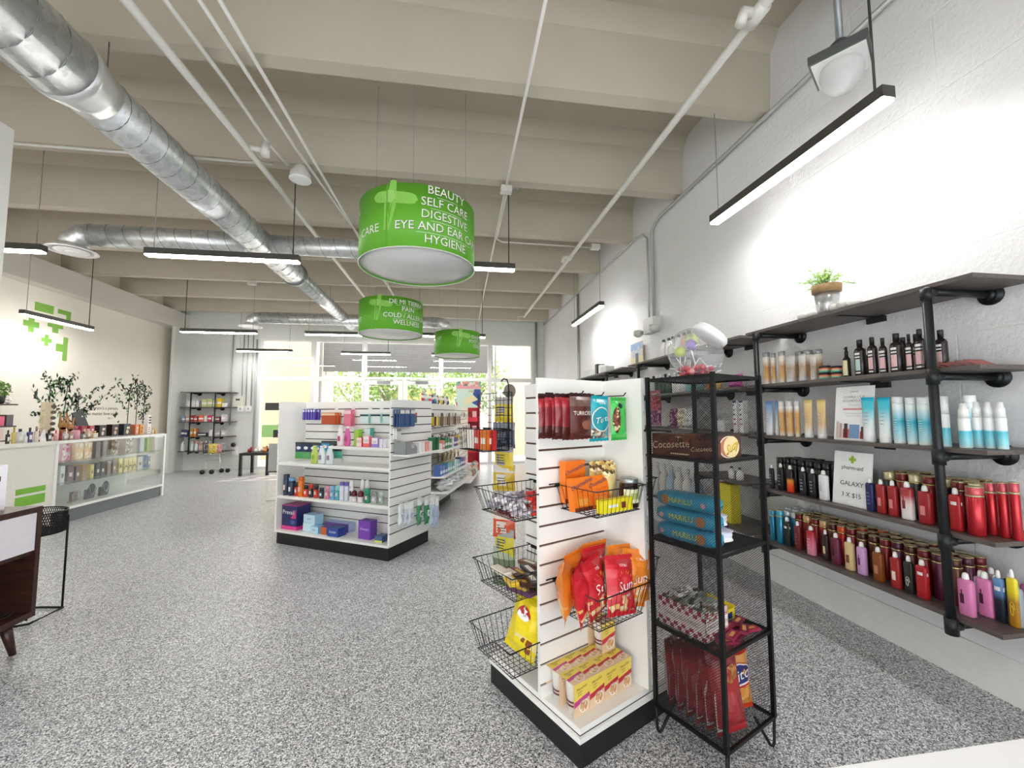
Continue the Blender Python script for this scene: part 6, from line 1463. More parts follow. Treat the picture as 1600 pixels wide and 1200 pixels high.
pegpack('razor_pack', 'pink hanging razor pack, %s on its peg at the top row', 0.68, 0.25, 1.13, 0.08, 0.16, [('d86484', 'e07c94', 'f0ccd4')], 3, RZF)
pegpack('glasses_pack', 'pale teal hanging pack, %s on the peg left of centre post', 0.47, 0.25, 1.16, 0.095, 0.09, [('a8ccc8', 'd4e8e4', '2c4850')], 3, RZF)
pegpack('glasses_pack', 'white and teal hanging pack, %s on the peg beside centre post', 0.33, 0.25, 1.165, 0.1, 0.085, [('bcdcd8', 'e0ecea', '24404c')], 3, RZF)
pegpack('glasses_pack', 'dark topped hanging pack, %s on the peg nearest centre post', 0.19, 0.25, 1.16, 0.1, 0.09, [('8cb8b8', 'd0e4e2', '1c3440')], 3, RZF)
for v in (1.2, 0.9, 0.68, 0.47, 0.33, 0.19):
    peg(0, label='white peg in the top row at %s from the right edge of middle stand' % {1.2: 'sixth', 0.9: 'fifth', 0.68: 'fourth', 0.47: 'third', 0.33: 'second', 0.19: 'first'}[v], base=G3(v, 0.291, 1.31), rz=RZF, L=0.15, m=WHITE_MET)
# right face of stand
for i, u in enumerate((0.03, 0.10, 0.18)):
    pegpack('sock_pack', 'white and navy hanging pack' + ', %s on peg ' + ORD[i] + ' of the right face', 0, u + 0.03, 1.135, 0.072, 0.155, [('34507c', '3c5884', 'e8e4dc')], 3, RZR, step=0.03)
pegpack('pacifier_pack', 'dark small hanging pack, %s on the right face', 0, 0.30, 1.165, 0.06, 0.095, [('4c5464', '5c6474', 'd85c6c')], 2, RZR)
pegpack('leaflet', 'white leaflet, %s clipped under the navy packs', 0, 0.06, 1.03, 0.07, 0.09, [('f0f0ee', 'e8e8e6', '8c9094')], 2, RZR)
t = thing('display_tray', 'grey sloped cardboard display tray on the side shelf', 'display tray', G3(-0.10, 0.1, 0.9005), RZR)
b = MB(); gm = M('8b9090', 0.6); w = 0.16
pts = [(-w / 2, 0), (w / 2, 0), (w / 2, 0.055), (0.0, 0.11), (-w / 2, 0.11)]
for y in (-0.06, 0.06): b.prism([(x, z) for x, z in pts], lambda x, z, d, y=y: (x, y + d, z), 0.003, gm)
b.box((-w / 2, -0.06, 0), (w / 2, 0.06, 0.003), gm); b.box((-w / 2, -0.06, 0), (-w / 2 + 0.003, 0.06, 0.11), gm); b.build('tray_body', t)
b = MB(); b.box((0.0, -0.061, 0.05), (0.04, -0.0605, 0.085), M('b4b8b8', 0.5)); b.build('tray_label', t)
for i, (u, c, nm) in enumerate([(.26, 'ececec', 'white'), (.31, 'f0ecec', 'off-white'), (.37, 'd89c8c', 'salmon'), (.43, 'e8dcd8', 'cream'), (.49, '2c6c44', 'green'), (.55, '246040', 'dark green')]):
    box_item('medicine_box', '%s medicine box, %s on the side shelf of middle stand' % (nm, ORD[i]), -0.14, u, 0.9, 0.04, 0.09 + 0.03 * (i > 3), 0.06, c, c, rz=RZR, grp='medicine boxes on the side shelf')
for i, (u, w, h, z, c) in enumerate([(0.01, .06, .21, .285, 'dfe6ea'), (.08, .06, .205, .28, 'd4dee4'), (.15, .11, .21, .27, 'e0e8ec'), (.28, .07, .25, .24, '4c9468'), (.40, .085, .25, .22, '3c8c5c'), (.50, .12, .3, .17, 'c8d4e8'), (.56, .12, .28, .16, 'c0cce4')]):
    t = thing('hanging_pouch', '%s plastic pouch, %s hanging low on the right face of middle stand' % (['clear white', 'clear white', 'wide clear white', 'green and white', 'green and white', 'pale blue', 'pale blue'][i], ORD[i]), 'pouch', G3(-0.1, u + 0.03, z), RZR + 0.1, 'pouches low on the right face')
    sf = bag(t, w, h, 0.035, [(0.7, M(c, 0.25)), (1, M('e8ecec', 0.25))], 130 + i, wr=0.4); b = MB(); disc(b, sf, 0, h * 0.4, w * 0.3, h * 0.12, M('eef2f2' if 3 <= i <= 4 else 'a4b8cc', 0.4)); b.build('pouch_print', t)

# second and third stands behind
def long_stand(label, ox, oy, dirx, diry, L, wd):
    d = Vector((dirx, diry)).normalized(); ang = math.atan2(d.y, d.x)
    t = thing('slatwall_stand', label, 'display stand', (ox, oy, 0), ang)
    b = MB(); b.box((0.04, 0.06, 0), (L - 0.06, wd - 0.04, 0.11), M('141516', 0.5, vary=0.15)); b.build('plinth', t)
    b = MB(); b.box((0, -0.0, 0.11), (L, wd, 0.13), LAM); b.build('deck', t)
    slat_panel(t, (0, 0.02), (L, 0.02), 0.13, HG, -1, GG, GROOVE_D)
    flat_panel(t, (L, 0.0), (L, wd), 0.13, HG); flat_panel(t, (0.01, 0.03), (0.01, wd), 0.13, HG); flat_panel(t, (0, wd), (L, wd), 0.13, HG, name='back_panel')
    return t, Vector((ox, oy)), d, ang
t2, o2, d2, a2 = long_stand('second white slatwall stand, behind the middle stand, hung with combs and clips', -0.30, 4.98, 0.33, 1.15, 1.42, 0.45)
n2 = Vector((d2.y, -d2.x))
def q2(s, off, z): p = o2 + d2 * (s - 0.46) + n2 * off; return Vector((p.x, p.y, z))
b = MB(); b.box((0.0, -0.22, 0.795), (1.42, 0.0, 0.812), LAM); b.build('side_shelf', t2)
b = MB(); b.box((0.0, -0.25, 0.50), (1.42, 0.0, 0.517), LAM); b.build('side_shelf', t2)
rnd = random.Random(77)
for r_, (zt, hh) in enumerate(((1.09, 0.17), (0.90, 0.09))):
    for i in range(11 if r_ == 0 else 10):
        s = 0.62 + 0.105 * i
        c = ['e8d020', '6c4430', '8c6a3c', 'a08c6c', '54382c', '94704c', 'b4947c', '3c3430', 'a4442c', '7c5c44', '5c4438'][i] if r_ == 0 else ['3c3c40', '7c6c60', '8c8c8c', '44383c', 'a49484', '5c4c48', '34302c', '9c8474', '786860', '443c38'][i]
        nm = ['yellow', 'dark brown', 'tan', 'beige', 'chestnut', 'light brown', 'sand', 'charcoal', 'rust', 'walnut', 'umber'][i] if r_ == 0 else ['black', 'taupe', 'grey', 'plum black', 'stone', 'dark taupe', 'soot', 'clay', 'mushroom', 'coffee'][i]
        for k in range(2):
            t = thing('hair_accessory_card', '%s hair accessory card, %s of two on its peg, %s row of second stand' % (nm, 'front' if k else 'back', 'top' if r_ == 0 else 'middle'), 'card', q2(s, 0.05 + 0.06 * k, zt), a2 + 0.15 * (k - 0.5), 'hair accessories on the second stand')
            b = MB(); w = 0.07; b.box((-w / 2, -0.004, 0), (w / 2, 0.0, hh), M('ece8e0' if (i + k) % 3 else '3a3632', 0.5)); b.build('backing_card', t)
            b = MB()
            for q_ in range(3): b.box((-w * 0.4 + q_ * w * 0.28, -0.012, hh * 0.08), (-w * 0.4 + q_ * w * 0.28 + w * 0.2, -0.004, hh * 0.72), M(c, 0.4))
            b.build('hair_clips', t)
for i in range(12):
    s = 0.5 + 0.105 * i; c = [('e8d8d0', 'pale pink', .07, .06), ('ece8e4', 'white', .06, .07), ('d88c7c', 'coral', .07, .1), ('2c7c4c', 'green', .11, .12), ('348454', 'bright green', .1, .12), ('247444', 'forest green', .1, .1), ('dcd8e0', 'white', .07, .12), ('3c3484', 'indigo', .1, .1), ('54309c', 'violet', .1, .1), ('e0c848', 'yellow', .06, .12), ('98a8a4', 'grey', .08, .1), ('c8bcb0', 'beige', .08, .09)][i]
    t = thing('boxed_product', '%s box, %s from the near end on the upper side shelf of second stand' % (c[1], ORD[i]), 'box', q2(s, 0.17, 0.8125), a2, 'boxes on the second stand'); carton(t, 0.085, c[3] * 1.1, 0.08, M(c[0], 0.4), M(c[0], 0.4), band=(0.3, 0.55, M('f0f0f0', 0.4)))
for i in range(4):
    for j in range(3):
        t = thing('clip_card', 'yellow clip card, %s deep on hanging peg %s below the upper side shelf' % (ORD[j], ORD[i]), 'card', q2(0.85 + 0.2 * i, 0.05 + 0.05 * j, 0.64), a2 + 0.1, 'yellow cards on the second stand')
        b = MB(); b.box((-0.035, -0.004, 0), (0.035, 0.0, 0.12), M('ecc820' if j == 2 else '8c6c30', 0.4)); b.build('backing_card', t)
        b = MB(); b.box((-0.02, -0.012, 0.02), (0.02, -0.004, 0.08), M('5c4428', 0.4)); b.build('clip', t)
for i in range(12):
    s = 0.52 + 0.105 * i; c = [('4c6cb0', 'blue'), ('5878bc', 'blue'), ('3c5ca8', 'blue'), ('6cacb8', 'teal'), ('7cb8b0', 'mint'), ('4c9c8c', 'green'), ('dce4e8', 'white'), ('a8c8b8', 'pale green'), ('5c9cb8', 'sky blue'), ('4c3c94', 'indigo'), ('443c9c', 'violet'), ('e05c8c', 'pink'), ('5c48a0', 'purple')][i]
    t = thing('boxed_product', '%s box, %s from the near end on the lower side shelf of second stand' % (c[1], ORD[i]), 'box', q2(s, 0.2, 0.5175), a2, 'boxes on the lower shelf of the second stand'); carton(t, 0.085, 0.125 - 0.01 * (i % 3), 0.08, M(c[0], 0.35), M(c[0], 0.35), band=(0.2, 0.5, M('e0e8f0', 0.4)))
# shrink-wrapped packs
for i in range(5):
    t = thing('plastic_wrapped_pack', 'clear crinkled plastic pack, %s from the near end, jutting from the second stand' % ORD[i], 'pack', q2(0.6 + 0.24 * i, 0.2 - 0.01 * i, 0.3385), a2 + 0.2 * (i % 2), 'plastic packs on the second stand')
    bag(t, 0.24, 0.13, 0.12, [(0.5, M('c9ced0', 0.15)), (1, M('e0e4e6', 0.12))], 150 + i, wr=0.7)
b = MB(); b.box((0.0, -0.3, 0.322), (1.3, 0.0, 0.338), LAM); b.build('side_shelf', t2)
# on top of the second stand
TOPS = [('c83848', 'red', 0.0), ('8ccccc', 'aqua', 0.12), ('d84858', 'bright red', 0.26), ('2c4478', 'navy', 0.38), ('3888b0', 'sky blue', 0.44), ('e4dcd0', 'white', 0.52), ('24365c', 'dark navy', 0.6), ('e8c83c', 'yellow', 0.74), ('1c1c20', 'black', 0.82), ('d8d4e0', 'lavender', 0.94), ('2c3c6c', 'blue striped', 1.06)]
for i, (c, nm, s) in enumerate(TOPS):
    t = thing('snack_pouch', '%s pouch, %s from the near end on top of the second stand' % (nm, ORD[i]), 'pouch', q2(0.58 + s, -0.05, HG + 0.001), a2, 'pouches on top of the second stand'); t.rotation_euler = (R(-8), R([20, -12, 25, -30, 60, 15, -35, 8, -10, 28, -40][i] * 0.4), a2)
    bag(t, 0.1, 0.12, 0.04, [(0.5, M(c, 0.35)), (0.8, M('ece8e4', 0.35)), (1, M(c, 0.35))], 170 + i)
t = thing('plush_ornament', 'small grey and white ornament with a hoop on top of the second stand', 'ornament', q2(0.8, -0.12, HG + 0.001), a2)
b = MB(); b.lathe([(0.05, 0), (0.045, 0.05), (0.02, 0.12)], M('d4e4e8', 0.5), 14); b.build('ornament_body', t); b = MB(); b.tube([(0.035 * math.cos(k * 0.52), 0, 0.155 + 0.035 * math.sin(k * 0.52)) for k in range(12)], 0.008, M('b4b8bc', 0.4), 6, True); b.build('hoop', t)
t3, o3, d3, a3 = long_stand('third white slatwall stand, nearest the storefront doors', 0.10, 6.75, 0.26, 1.5, 1.5, 0.45)
n3 = Vector((d3.y, -d3.x))
def q3(s, off, z): p = o3 + d3 * s + n3 * off; return Vector((p.x, p.y, z))
b = MB(); b.box((0.05, -0.24, 0.13), (1.5, 0.0, 0.145), LAM); b.build('side_shelf', t3)
b = MB(); b.box((0.9, -0.3, 0.62), (1.5, 0.0, 0.64), LAM); b.build('side_shelf', t3)
for i, (s, z, w, h, c, nm) in enumerate([(0.55, 1.17, .14, .12, '6c4c3c', 'brown hair bow card'), (0.3, 1.2, .1, .08, 'c8c4c0', 'grey clip card'), (0.85, 1.15, .12, .1, 'dcd4cc', 'cream clip card'), (0.5, 0.93, .16, .12, '4c5460', 'dark grey glasses card'), (0.85, 0.95, .16, .1, '5c6470', 'slate glasses card'), (0.25, 0.7, .14, .14, '848484', 'grey hanging card'), (0.5, 0.68, .14, .14, '5c5c5c', 'charcoal hanging card'), (0.75, 0.7, .12, .14, '9c9c98', 'light grey hanging card'), (1.05, 0.72, .1, .16, 'c89c78', 'doll packet'), (1.25, 0.95, .14, .1, 'c8ccd0', 'silver hanging card')]):
    t = thing('hanging_card', nm + ' on the third slatwall stand', 'card', q3(s, 0.06, z), a3); carton(t, w, h, 0.01, M('e8e4e0', 0.5), M('e8e4e0', 0.5), band=(0.15, 0.8, M(c, 0.5)))
for i in range(9):
    c = ['e4e0e0', 'c88c70', 'dcd8d4', '8c9c94', 'e8a8a0', 'ececec', '9cb0a0', 'd8b8a0', 'd0747c'][i]
    t = thing('plush_toy', 'small pale toy, %s from the near end on the lowest board of third stand' % ORD[i], 'toy', q3(0.55 + 0.105 * i, 0.16 + 0.03 * (i % 2), 0.1455), a3, 'toys on the third stand')
    b = MB(); b.sphere((0, 0, 0.06), 0.05, M(c, 0.8), 10, 7, (1, 0.9, 1.2)); b.build('toy_torso', t); b = MB(); b.sphere((0, -0.005, 0.15), 0.04, M('e8d4c4', 0.7), 10, 7); b.sphere((0, 0.008, 0.165), 0.04, M(c, 0.8), 10, 7); b.build('toy_face', t)
# red display stand by the doors
t = thing('cardboard_display', 'tall red and blue cardboard display stand beside the entrance doors', 'display stand', (0.14, 9.2, 0), R(0))
RED = M('d8283c', 0.4)
b = MB(); b.box((0, 0.0, 0), (0.02, 0.3, 1.5), RED); b.box((0.5, 0.0, 0), (0.52, 0.3, 1.5), RED); b.box((0, 0.28, 0), (0.52, 0.3, 1.5), RED); b.build('display_shell', t)
for z in (0.1, 0.45, 0.8, 1.12): b = MB(); b.box((0.02, 0, z), (0.5, 0.28, z + 0.02), RED); b.box((0.02, -0.004, z - 0.05), (0.5, 0, z + 0.05), RED if z != 0.8 else M('ece4e4', 0.4)); b.build('display_shelf', t)
b = MB(); b.box((0, 0.02, 1.38), (0.54, 0.035, 1.98), M('cfe3d8', 0.5)); b.box((0.0, 0.016, 1.80), (0.54, 0.02, 1.86), M('f0a4ac', 0.5)); b.box((0.0, 0.016, 1.86), (0.54, 0.02, 1.96), mixed_print('header_art', ['f0d8d0', 'e89890', '8cb4a0', 'f4ece0', '6c8c80'], 14))
b.poly([(0.54, 0.015, 1.38), (0.54, 0.015, 1.79), (0.40, 0.015, 1.79), (0.32, 0.015, 1.5)], M('2c4c94', 0.5)); b.poly([(0.2, 0.014, 1.42), (0.48, 0.014, 1.56), (0.36, 0.014, 1.68), (0.16, 0.014, 1.56)], M('f0e0b8', 0.5)); b.text('FREE', 0.07, M('c89430', 0.5), lambda x, y: (0.34 + x, 0.013, 1.74 + y)); b.build('header_board', t)
for i in range(8):
    t = thing('cosmetic_box', '%s box, %s on the red cardboard display' % (['dark red', 'pink'][i % 2], ORD[i]), 'box', (0.2 + 0.115 * (i % 4), 9.22, 0.821 if i < 4 else 1.141), 0, 'boxes on the red display'); carton(t, 0.09, 0.16, 0.1, M(['a01c2c', 'e8909c'][i % 2], 0.4), M(['7c1420', 'f0b4bc'][i % 2], 0.4))

# ================================================================ LEFT SIDE: COUNTER AND GLASS CASE
CW = M('eceae2', 0.4)
t = thing('checkout_counter', 'long white counter cabinet with green stripes at the left wall side', 'counter', (-4.4, 5.44, 0))
b = MB(); b.box((-0.55, -2.4, 0.0), (-0.012, 0, 0.92), CW); b.build('cabinet_body', t)
b = MB(); b.box((-0.57, -2.42, 0.92), (0.015, 0, 0.955), M('f0eee6', 0.35)); b.build('worktop', t)
b = MB(); b.box((-0.012, -2.3, 0.02), (0.0, -0.12, 0.9), CW); b.build('front_panel', t)
b = MB(); b.box((0.0, -0.42, 0.425), (0.002, -0.1, 0.485), M('76b82c', 0.4)); b.box((0.0, -0.42, 0.30), (0.002, -0.1, 0.40), M('76b82c', 0.4)); b.build('green_stripes', t)
case = thing('glass_display_case', 'glass display case with white frame and grey base near the back', 'display case', (-4.4, 5.44, 0))
FRW = M('f4f4f0', 0.3); CG = glass('case_glass', (0.97, 0.985, 0.98))
b = MB(); b.box((-0.54, 0.0, 0.0), (-0.02, 1.8, 0.15), M('6c7274', 0.5)); b.build('base_cabinet', case)
b = MB()
for (x0, x1) in ((-0.03, 0.0), (-0.55, -0.52)):
    b.box((x0, 0, 0.15), (x1, 0.03, 0.95), FRW); b.box((x0, 1.8, 0.0), (x1, 1.835, 0.95), FRW); b.box((x0, 0.03, 0.925), (x1, 1.8, 0.955), FRW); b.box((x0, 0.03, 0.15), (x1, 1.8, 0.18), FRW)
b.box((-0.52, 1.8, 0.92), (-0.03, 1.835, 0.955), FRW); b.box((-0.52, 0, 0.92), (-0.03, 0.03, 0.955), FRW); b.build('case_frame', case)
for nm, a, c in (('front_glass', (-0.012, 0.03, 0.18), (-0.008, 1.8, 0.925)), ('end_glass', (-0.52, 1.815, 0.18), (-0.03, 1.819, 0.92)), ('top_glass', (-0.52, 0.03, 0.945), (-0.03, 1.8, 0.951)), ('glass_shelf', (-0.5, 0.03, 0.435), (-0.04, 1.8, 0.441)), ('glass_shelf', (-0.5, 0.03, 0.695), (-0.04, 1.8, 0.701))):
    b = MB(); b.box(a, c, CG); b.build(nm, case)
b = MB(); b.box((-0.53, 0.03, 0.15), (-0.515, 1.8, 0.92), M('d4d8d4', 0.5)); b.box((-0.5, 0.03, 0.151), (-0.03, 1.8, 0.165), M('e4e4e0', 0.4)); b.build('back_panel', case)
def cbox(name, label, x, y, z, w, h, d, c1, c2, band=None, txt=None, tc='ffffff', ts=None, grp=None):
    t = thing(name, label, 'box', (x, y, z + 0.001), HP, grp); carton(t, w, h, d, M(c1, 0.4), c2 if not isinstance(c2, str) else M(c2, 0.4), txt, M(tc, 0.4), ts, band); return t
PP = mixed_print('pink_print', ['e89cb4', 'f4e4e8', 'd86c8c', 'f0c4d0'], 30); OP = mixed_print('orange_print', ['f4d4a0', 'f0c080', 'f8ecd0', 'e8a868'], 24); BP = mixed_print('brown_print', ['a48870', '6c5444', 'd0bca4', '8c7058'], 30)
row1 = [(5.79, .11, .2, 'e8a8bc', PP, 'pink patterned'), (5.97, .11, .2, 'f4d8a8', OP, 'orange'), (6.10, .11, .2, 'f0d0a0', OP, 'second orange'), (6.25, .07, .2, '84787c', '8c8084', 'mauve grey'), (6.35, .06, .2, '5c4850', '6c5058', 'dark mauve'), (6.53, .13, .215, '8c7868', BP, 'brown patterned'), (6.80, .16, .21, '9c8064', BP, 'wide brown patterned'), (7.04, .09, .2, 'dce4e8', 'e4ecf0', 'pale blue white'), (7.18, .07, .19, 'a4c860', 'b0d06c', 'lime green')]
for y, w, h, c, f, nm in row1: cbox('perfume_box', nm + ' gift box on the upper glass shelf of the display case', -4.58, y, .701, w, h, .1, c, f, grp='perfume boxes on the upper glass shelf')
row2 = [(5.76, .06, .2, 'dfe4ea', 'e8ecf0', 'white'), (5.87, .08, .19, '8c7480', '7c6470', 'mauve'), (5.97, .06, .17, '6c5460', '7c6068', 'dusky'), (6.07, .065, .18, 'f0dc8c', 'b08c78', 'yellow-striped'), (6.18, .05, .17, 'e8dc90', 'ecdc94', 'pale yellow'), (6.27, .06, .17, '444444', '3c3c3c', 'black'), (6.35, .06, .17, '505050', '484848', 'charcoal'), (6.45, .06, .18, '9c8478', 'a89084', 'rose brown'), (6.54, .06, .185, '8c7c74', '94847c', 'taupe'), (6.65, .06, .2, 'f0e4a0', 'f4e8ac', 'butter yellow'), (6.75, .07, .19, 'f0e4a0', 'f0e0a0', 'yellow arched, first'), (6.83, .07, .19, 'f0e4a0', 'f0e0a0', 'yellow arched, second'), (6.91, .07, .19, 'f0e4a0', 'f0e0a0', 'yellow arched, third'), (7.02, .09, .18, 'f0f0f0', 'e8eaf0', 'white and blue'), (7.13, .08, .2, 'e8eaee', '4c5c94', 'blue printed'), (7.21, .05, .17, '5c6480', '687090', 'slate blue')]
for i, (y, w, h, c, f, nm) in enumerate(row2):
    t = cbox('perfume_box', nm + ' perfume box on the lower glass shelf of the display case', -4.58, y, .441, w, h, .1, c, f, grp='perfume boxes on the lower glass shelf')
    b = MB()
    if 'arched' in nm: b.poly([(w * 0.45 * math.cos(math.pi * k / 10), -0.0015, h * 0.15 + h * 0.3 * math.sin(math.pi * k / 10)) for k in range(11)], M('5c5440', 0.5)); b.poly([(w * 0.33 * math.cos(math.pi * k / 10), -0.002, h * 0.12 + h * 0.25 * math.sin(math.pi * k / 10)) for k in range(11)], M('f4eac0', 0.5))
    else: b.box((-w * 0.25, -0.0015, h * 0.3), (w * 0.25, -0.001, h * 0.55), M('ece4d4' if c < '9' else 'a08c78', 0.5))
    b.build('front_motif', t)
for y, nm in ((6.23, 'left'), (6.45, 'right')):
    t = thing('necklace_bust', 'grey bust with a silver necklace, %s one in the display case' % nm, 'jewellery bust', (-4.62, y, .166), HP, 'necklace busts')
    b = MB(); b.add([(-.06, 0, 0), (.06, 0, 0), (.075, -.01, .12), (.04, -.015, .17), (.02, -.01, .19), (-.02, -.01, .19), (-.04, -.015, .17), (-.075, -.01, .12), (-.06, .03, 0), (.06, .03, 0), (.06, .03, .12), (-.06, .03, .12)], [(0, 1, 2, 3, 4, 5, 6, 7), (8, 9, 10, 11), (1, 9, 10, 2), (0, 7, 11, 8)], M('4c4f52', 0.7)); b.build('bust', t)
    b = MB(); b.tube([(0.045 * math.cos(math.pi + math.pi * k / 10), -0.02, 0.15 + 0.09 * math.sin(math.pi + math.pi * k / 10)) for k in range(11)], 0.004, CHROME, 5); b.sphere((0, -0.022, 0.05), 0.01, CHROME, 8, 6); b.build('necklace', t)
t = thing('gold_figurine', 'grey and gold scroll ornament at the bottom of the display case', 'ornament', (-4.6, 6.0, .166), HP); b = MB(); b.box((-.06, 0, 0), (.06, .06, .015), M('b89c84', 0.4)); b.box((-.04, 0.01, .015), (.03, .05, .13), M('6c6458', 0.4, 0.3)); b.build('ornament_block', t); b = MB(); b.tube([(-.05, 0, .02), (-.06, 0, .09), (-.02, 0, .15), (.04, 0, .13), (.05, 0, .08)], .006, M('c8a078', .3, .6), 6); b.build('scroll', t)
t = thing('green_foliage_card', 'grey green leafy picture at the near end of the display case', 'picture', (-4.6, 5.6, .166), HP); carton(t, .14, .24, .01, M('8c9c88', .5), mixed_print('leafy', ['8ca088', 'a8b8a0', '6c8068', 'c4ccc0'], 30)); 
# goods on the counter top
ZC_ = 0.9555
def perfume(label, x, y, w, h, c, cap, shape='box', d=None):
    t = thing('perfume_bottle', label + ' on the counter', 'perfume bottle', (x, y, ZC_), HP, 'perfume testers on the counter'); d = d or w * 0.5; b = MB()
    if shape == 'box': b.box((-w / 2, 0, 0), (w / 2, d, h * 0.7), M(c, 0.15))
    elif shape == 'round': b.tube([(0, 0, h * 0.4), (0, d, h * 0.4)], h * 0.4, M(c, 0.15), 20)
    elif shape == 'cyl': b.lathe([(w * 0.45, 0), (w * 0.5, 0.005), (w * 0.5, h * 0.65), (w * 0.3, h * 0.7)], M(c, 0.15), 18, c=(0, d / 2, 0))
    b.build('bottle_body', t)
    b = MB(); b.lathe([(w * 0.2, h * 0.7 if shape != 'round' else h * 0.78), (w * 0.22, h)], M(cap, 0.25, 0.4), 12, c=(0, d / 2, 0)); b.build('bottle_cap', t)
    b = MB(); b.box((-w * 0.3, -0.0015, h * 0.2), (w * 0.3, 0, h * 0.5), M('e4e0dc', 0.4)); b.build('front_label', t)
PF = [(5.02, .03, .14, '1c1c1e', '1c1c1e', 'box', 'black perfume bottle at the picture edge'), (5.08, .035, .17, 'c8b46c', 'b4a054', 'cyl', 'gold perfume bottle'), (5.15, .06, .15, 'c4c8c8', '2c2c30', 'round', 'round silver perfume bottle with black cap'), (5.20, .04, .1, 'dce0e0', 'e4e4e4', 'cyl', 'small clear perfume bottle'), (5.25, .045, .16, '3c3c78', '3c3c44', 'box', 'navy blue perfume bottle'), (5.32, .04, .17, 'd8d0c0', '8c8478', 'cyl', 'cream perfume bottle'), (5.345, .02, .12, '8c2c34', '2c2c2c', 'box', 'slim dark red perfume bottle'),
      (5.47, .05, .125, '1c1a1c', '2c2020', 'box', 'square black perfume bottle'), (5.55, .035, .12, 'e8a8a8', 'd84c5c', 'cyl', 'pink and red perfume bottle'), (5.61, .03, .11, '9c2c38', 'a43844', 'cyl', 'dark red perfume bottle'), (5.67, .06, .1, 'd4d0cc', 'c0bcb8', 'round', 'round clear perfume bottle'), (5.745, .05, .09, 'a8947c', 'c8b494', 'box', 'low amber perfume bottle'), (5.82, .08, .16, 'dca0ac', 'a86070', 'cyl', 'large pink perfume bottle'), (5.92, .05, .09, '8c8c8c', '4c4c4c', 'box', 'low grey perfume bottle'), (5.99, .06, .12, 'c8a488', 'e8d4c0', 'round', 'peach round perfume bottle'), (6.09, .07, .09, 'e8dcc8', 'dcb880', 'box', 'cream and gold flat perfume bottle')]
for y, w, h, c, cap, sh, nm in PF: perfume(nm, -4.5, y, w, h, c, cap, sh)
t = thing('folded_leaflet', 'white tent-folded leaflet on the counter among perfume bottles', 'leaflet', (-4.5, 5.40, ZC_), HP); b = MB(); b.add([(-.06, 0, 0), (.03, 0, 0), (.045, .03, .13), (.02, .03, .13)], [(0, 1, 2, 3)], WHITE); b.add([(-.06, .06, 0), (.03, .06, 0), (.045, .03, .13), (.02, .03, .13)], [(3, 2, 1, 0)], WHITE); b.build('folded_card', t)
t = thing('watch_display', 'tall beige display tower with brown ovals and curved arms', 'display stand', (-4.8, 5.80, ZC_), HP)
b = MB(); b.box((-.05, 0, 0), (.05, .05, .45), M('d8c8a8', .6)); b.build('tower_body', t)
for i in range(6):
    b = MB(); b.add([(.055 + .035 * math.cos(k * .52), -.004, .05 + i * .07 + .022 * math.sin(k * .52)) for k in range(12)] + [(.055 + .035 * math.cos(k * .52), .006, .05 + i * .07 + .022 * math.sin(k * .52)) for k in range(12)], [tuple(range(12)), tuple(reversed(range(12, 24)))] + [(k, 12 + k, 12 + (k + 1) % 12, (k + 1) % 12) for k in range(12)], M('3c2418', .4)); b.build('oval_plaque', t)
    if i < 5: b = MB(); b.tube([(-.05, .02, .075 + i * .07), (-.09, .02, .065 + i * .07), (-.12, .02, .09 + i * .07)], [.01, .008, .003], M('ece8e0', .5), 6); b.build('curved_arm', t)
for x, y, s, nm, c in ((-4.8, 6.0, 1.0, 'larger', 'b48444'), (-4.8, 6.11, .8, 'smaller', 'c8905c')):
    t = thing('wooden_bunny_cutout', nm + ' wooden bunny-eared cutout standing on the counter', 'ornament', (x, y, ZC_), HP); b = MB(); b.tube([(0, 0, .17 * s), (0, .012, .17 * s)], .06 * s, M(c, .6), 20); b.box((-.04 * s, 0, 0), (.04 * s, .012, .14 * s), M(c, .6)); b.build('cutout_board', t)
    b = MB()
    for q_ in (-1, 1): b.add([(q_ * .02 * s, 0, .21 * s), (q_ * .05 * s, 0, .2 * s), (q_ * .05 * s, 0, .33 * s), (q_ * .02 * s, .012, .21 * s), (q_ * .05 * s, .012, .2 * s), (q_ * .05 * s, .012, .33 * s)], [(0, 1, 2), (5, 4, 3), (0, 3, 4, 1), (1, 4, 5, 2), (2, 5, 3, 0)], M(c, .6))
    b.build('bunny_ears', t)
t = thing('black_display_board', 'tilted black board leaning behind the red gift sets', 'board', (-4.78, 6.34, ZC_), HP); t.rotation_euler = (R(-12), R(-14), HP); b = MB(); b.box((-.08, 0, .02), (.08, .012, .36), M('26282a', .4)); b.build('board_panel', t); b = MB(); b.box((.03, -.001, .27), (.05, 0, .29), M('d8d8d8', .4)); b.build('logo_mark', t)
for y, w, h, c, f, nm, tc in ((6.07, .075, .155, '9c2438', 'a42c40', 'dark red gift set box', 'e8b0b8'), (6.19, .07, .155, 'a83848', 'c04c60', 'red gift set box with pink print', 'f0c8cc'), (6.36, .11, .158, '201818', '2c2020', 'black gift set box with silver figures', 'd8ccc4'), (6.57, .115, .162, '24100f', '301414', 'dark maroon gift set box', 'd8a890'), (6.79, .13, .165, '101830', '182040', 'navy gift set box with gold corner', 'e0c890'), (6.98, .07, .15, 'd87854', 'e89468', 'coral orange box', 'f4e0c8'), (7.07, .07, .15, 'e08c24', 'eca030', 'bright orange box', 'c06010')):
    t = cbox('gift_box', nm + ' on top of the display case', -4.62, y, ZC_ - .001, w, h, .07, c, f); b = MB(); b.poly([(w * .2 * math.cos(k * .63), -.0015, h * .3 + h * .18 * math.sin(k * .63)) for k in range(10)], M(tc, .4)); b.box((-w * .1, -.0015, h * .55), (w * .3, -.001, h * .75), M(tc, .4)); b.build('front_motif', t)
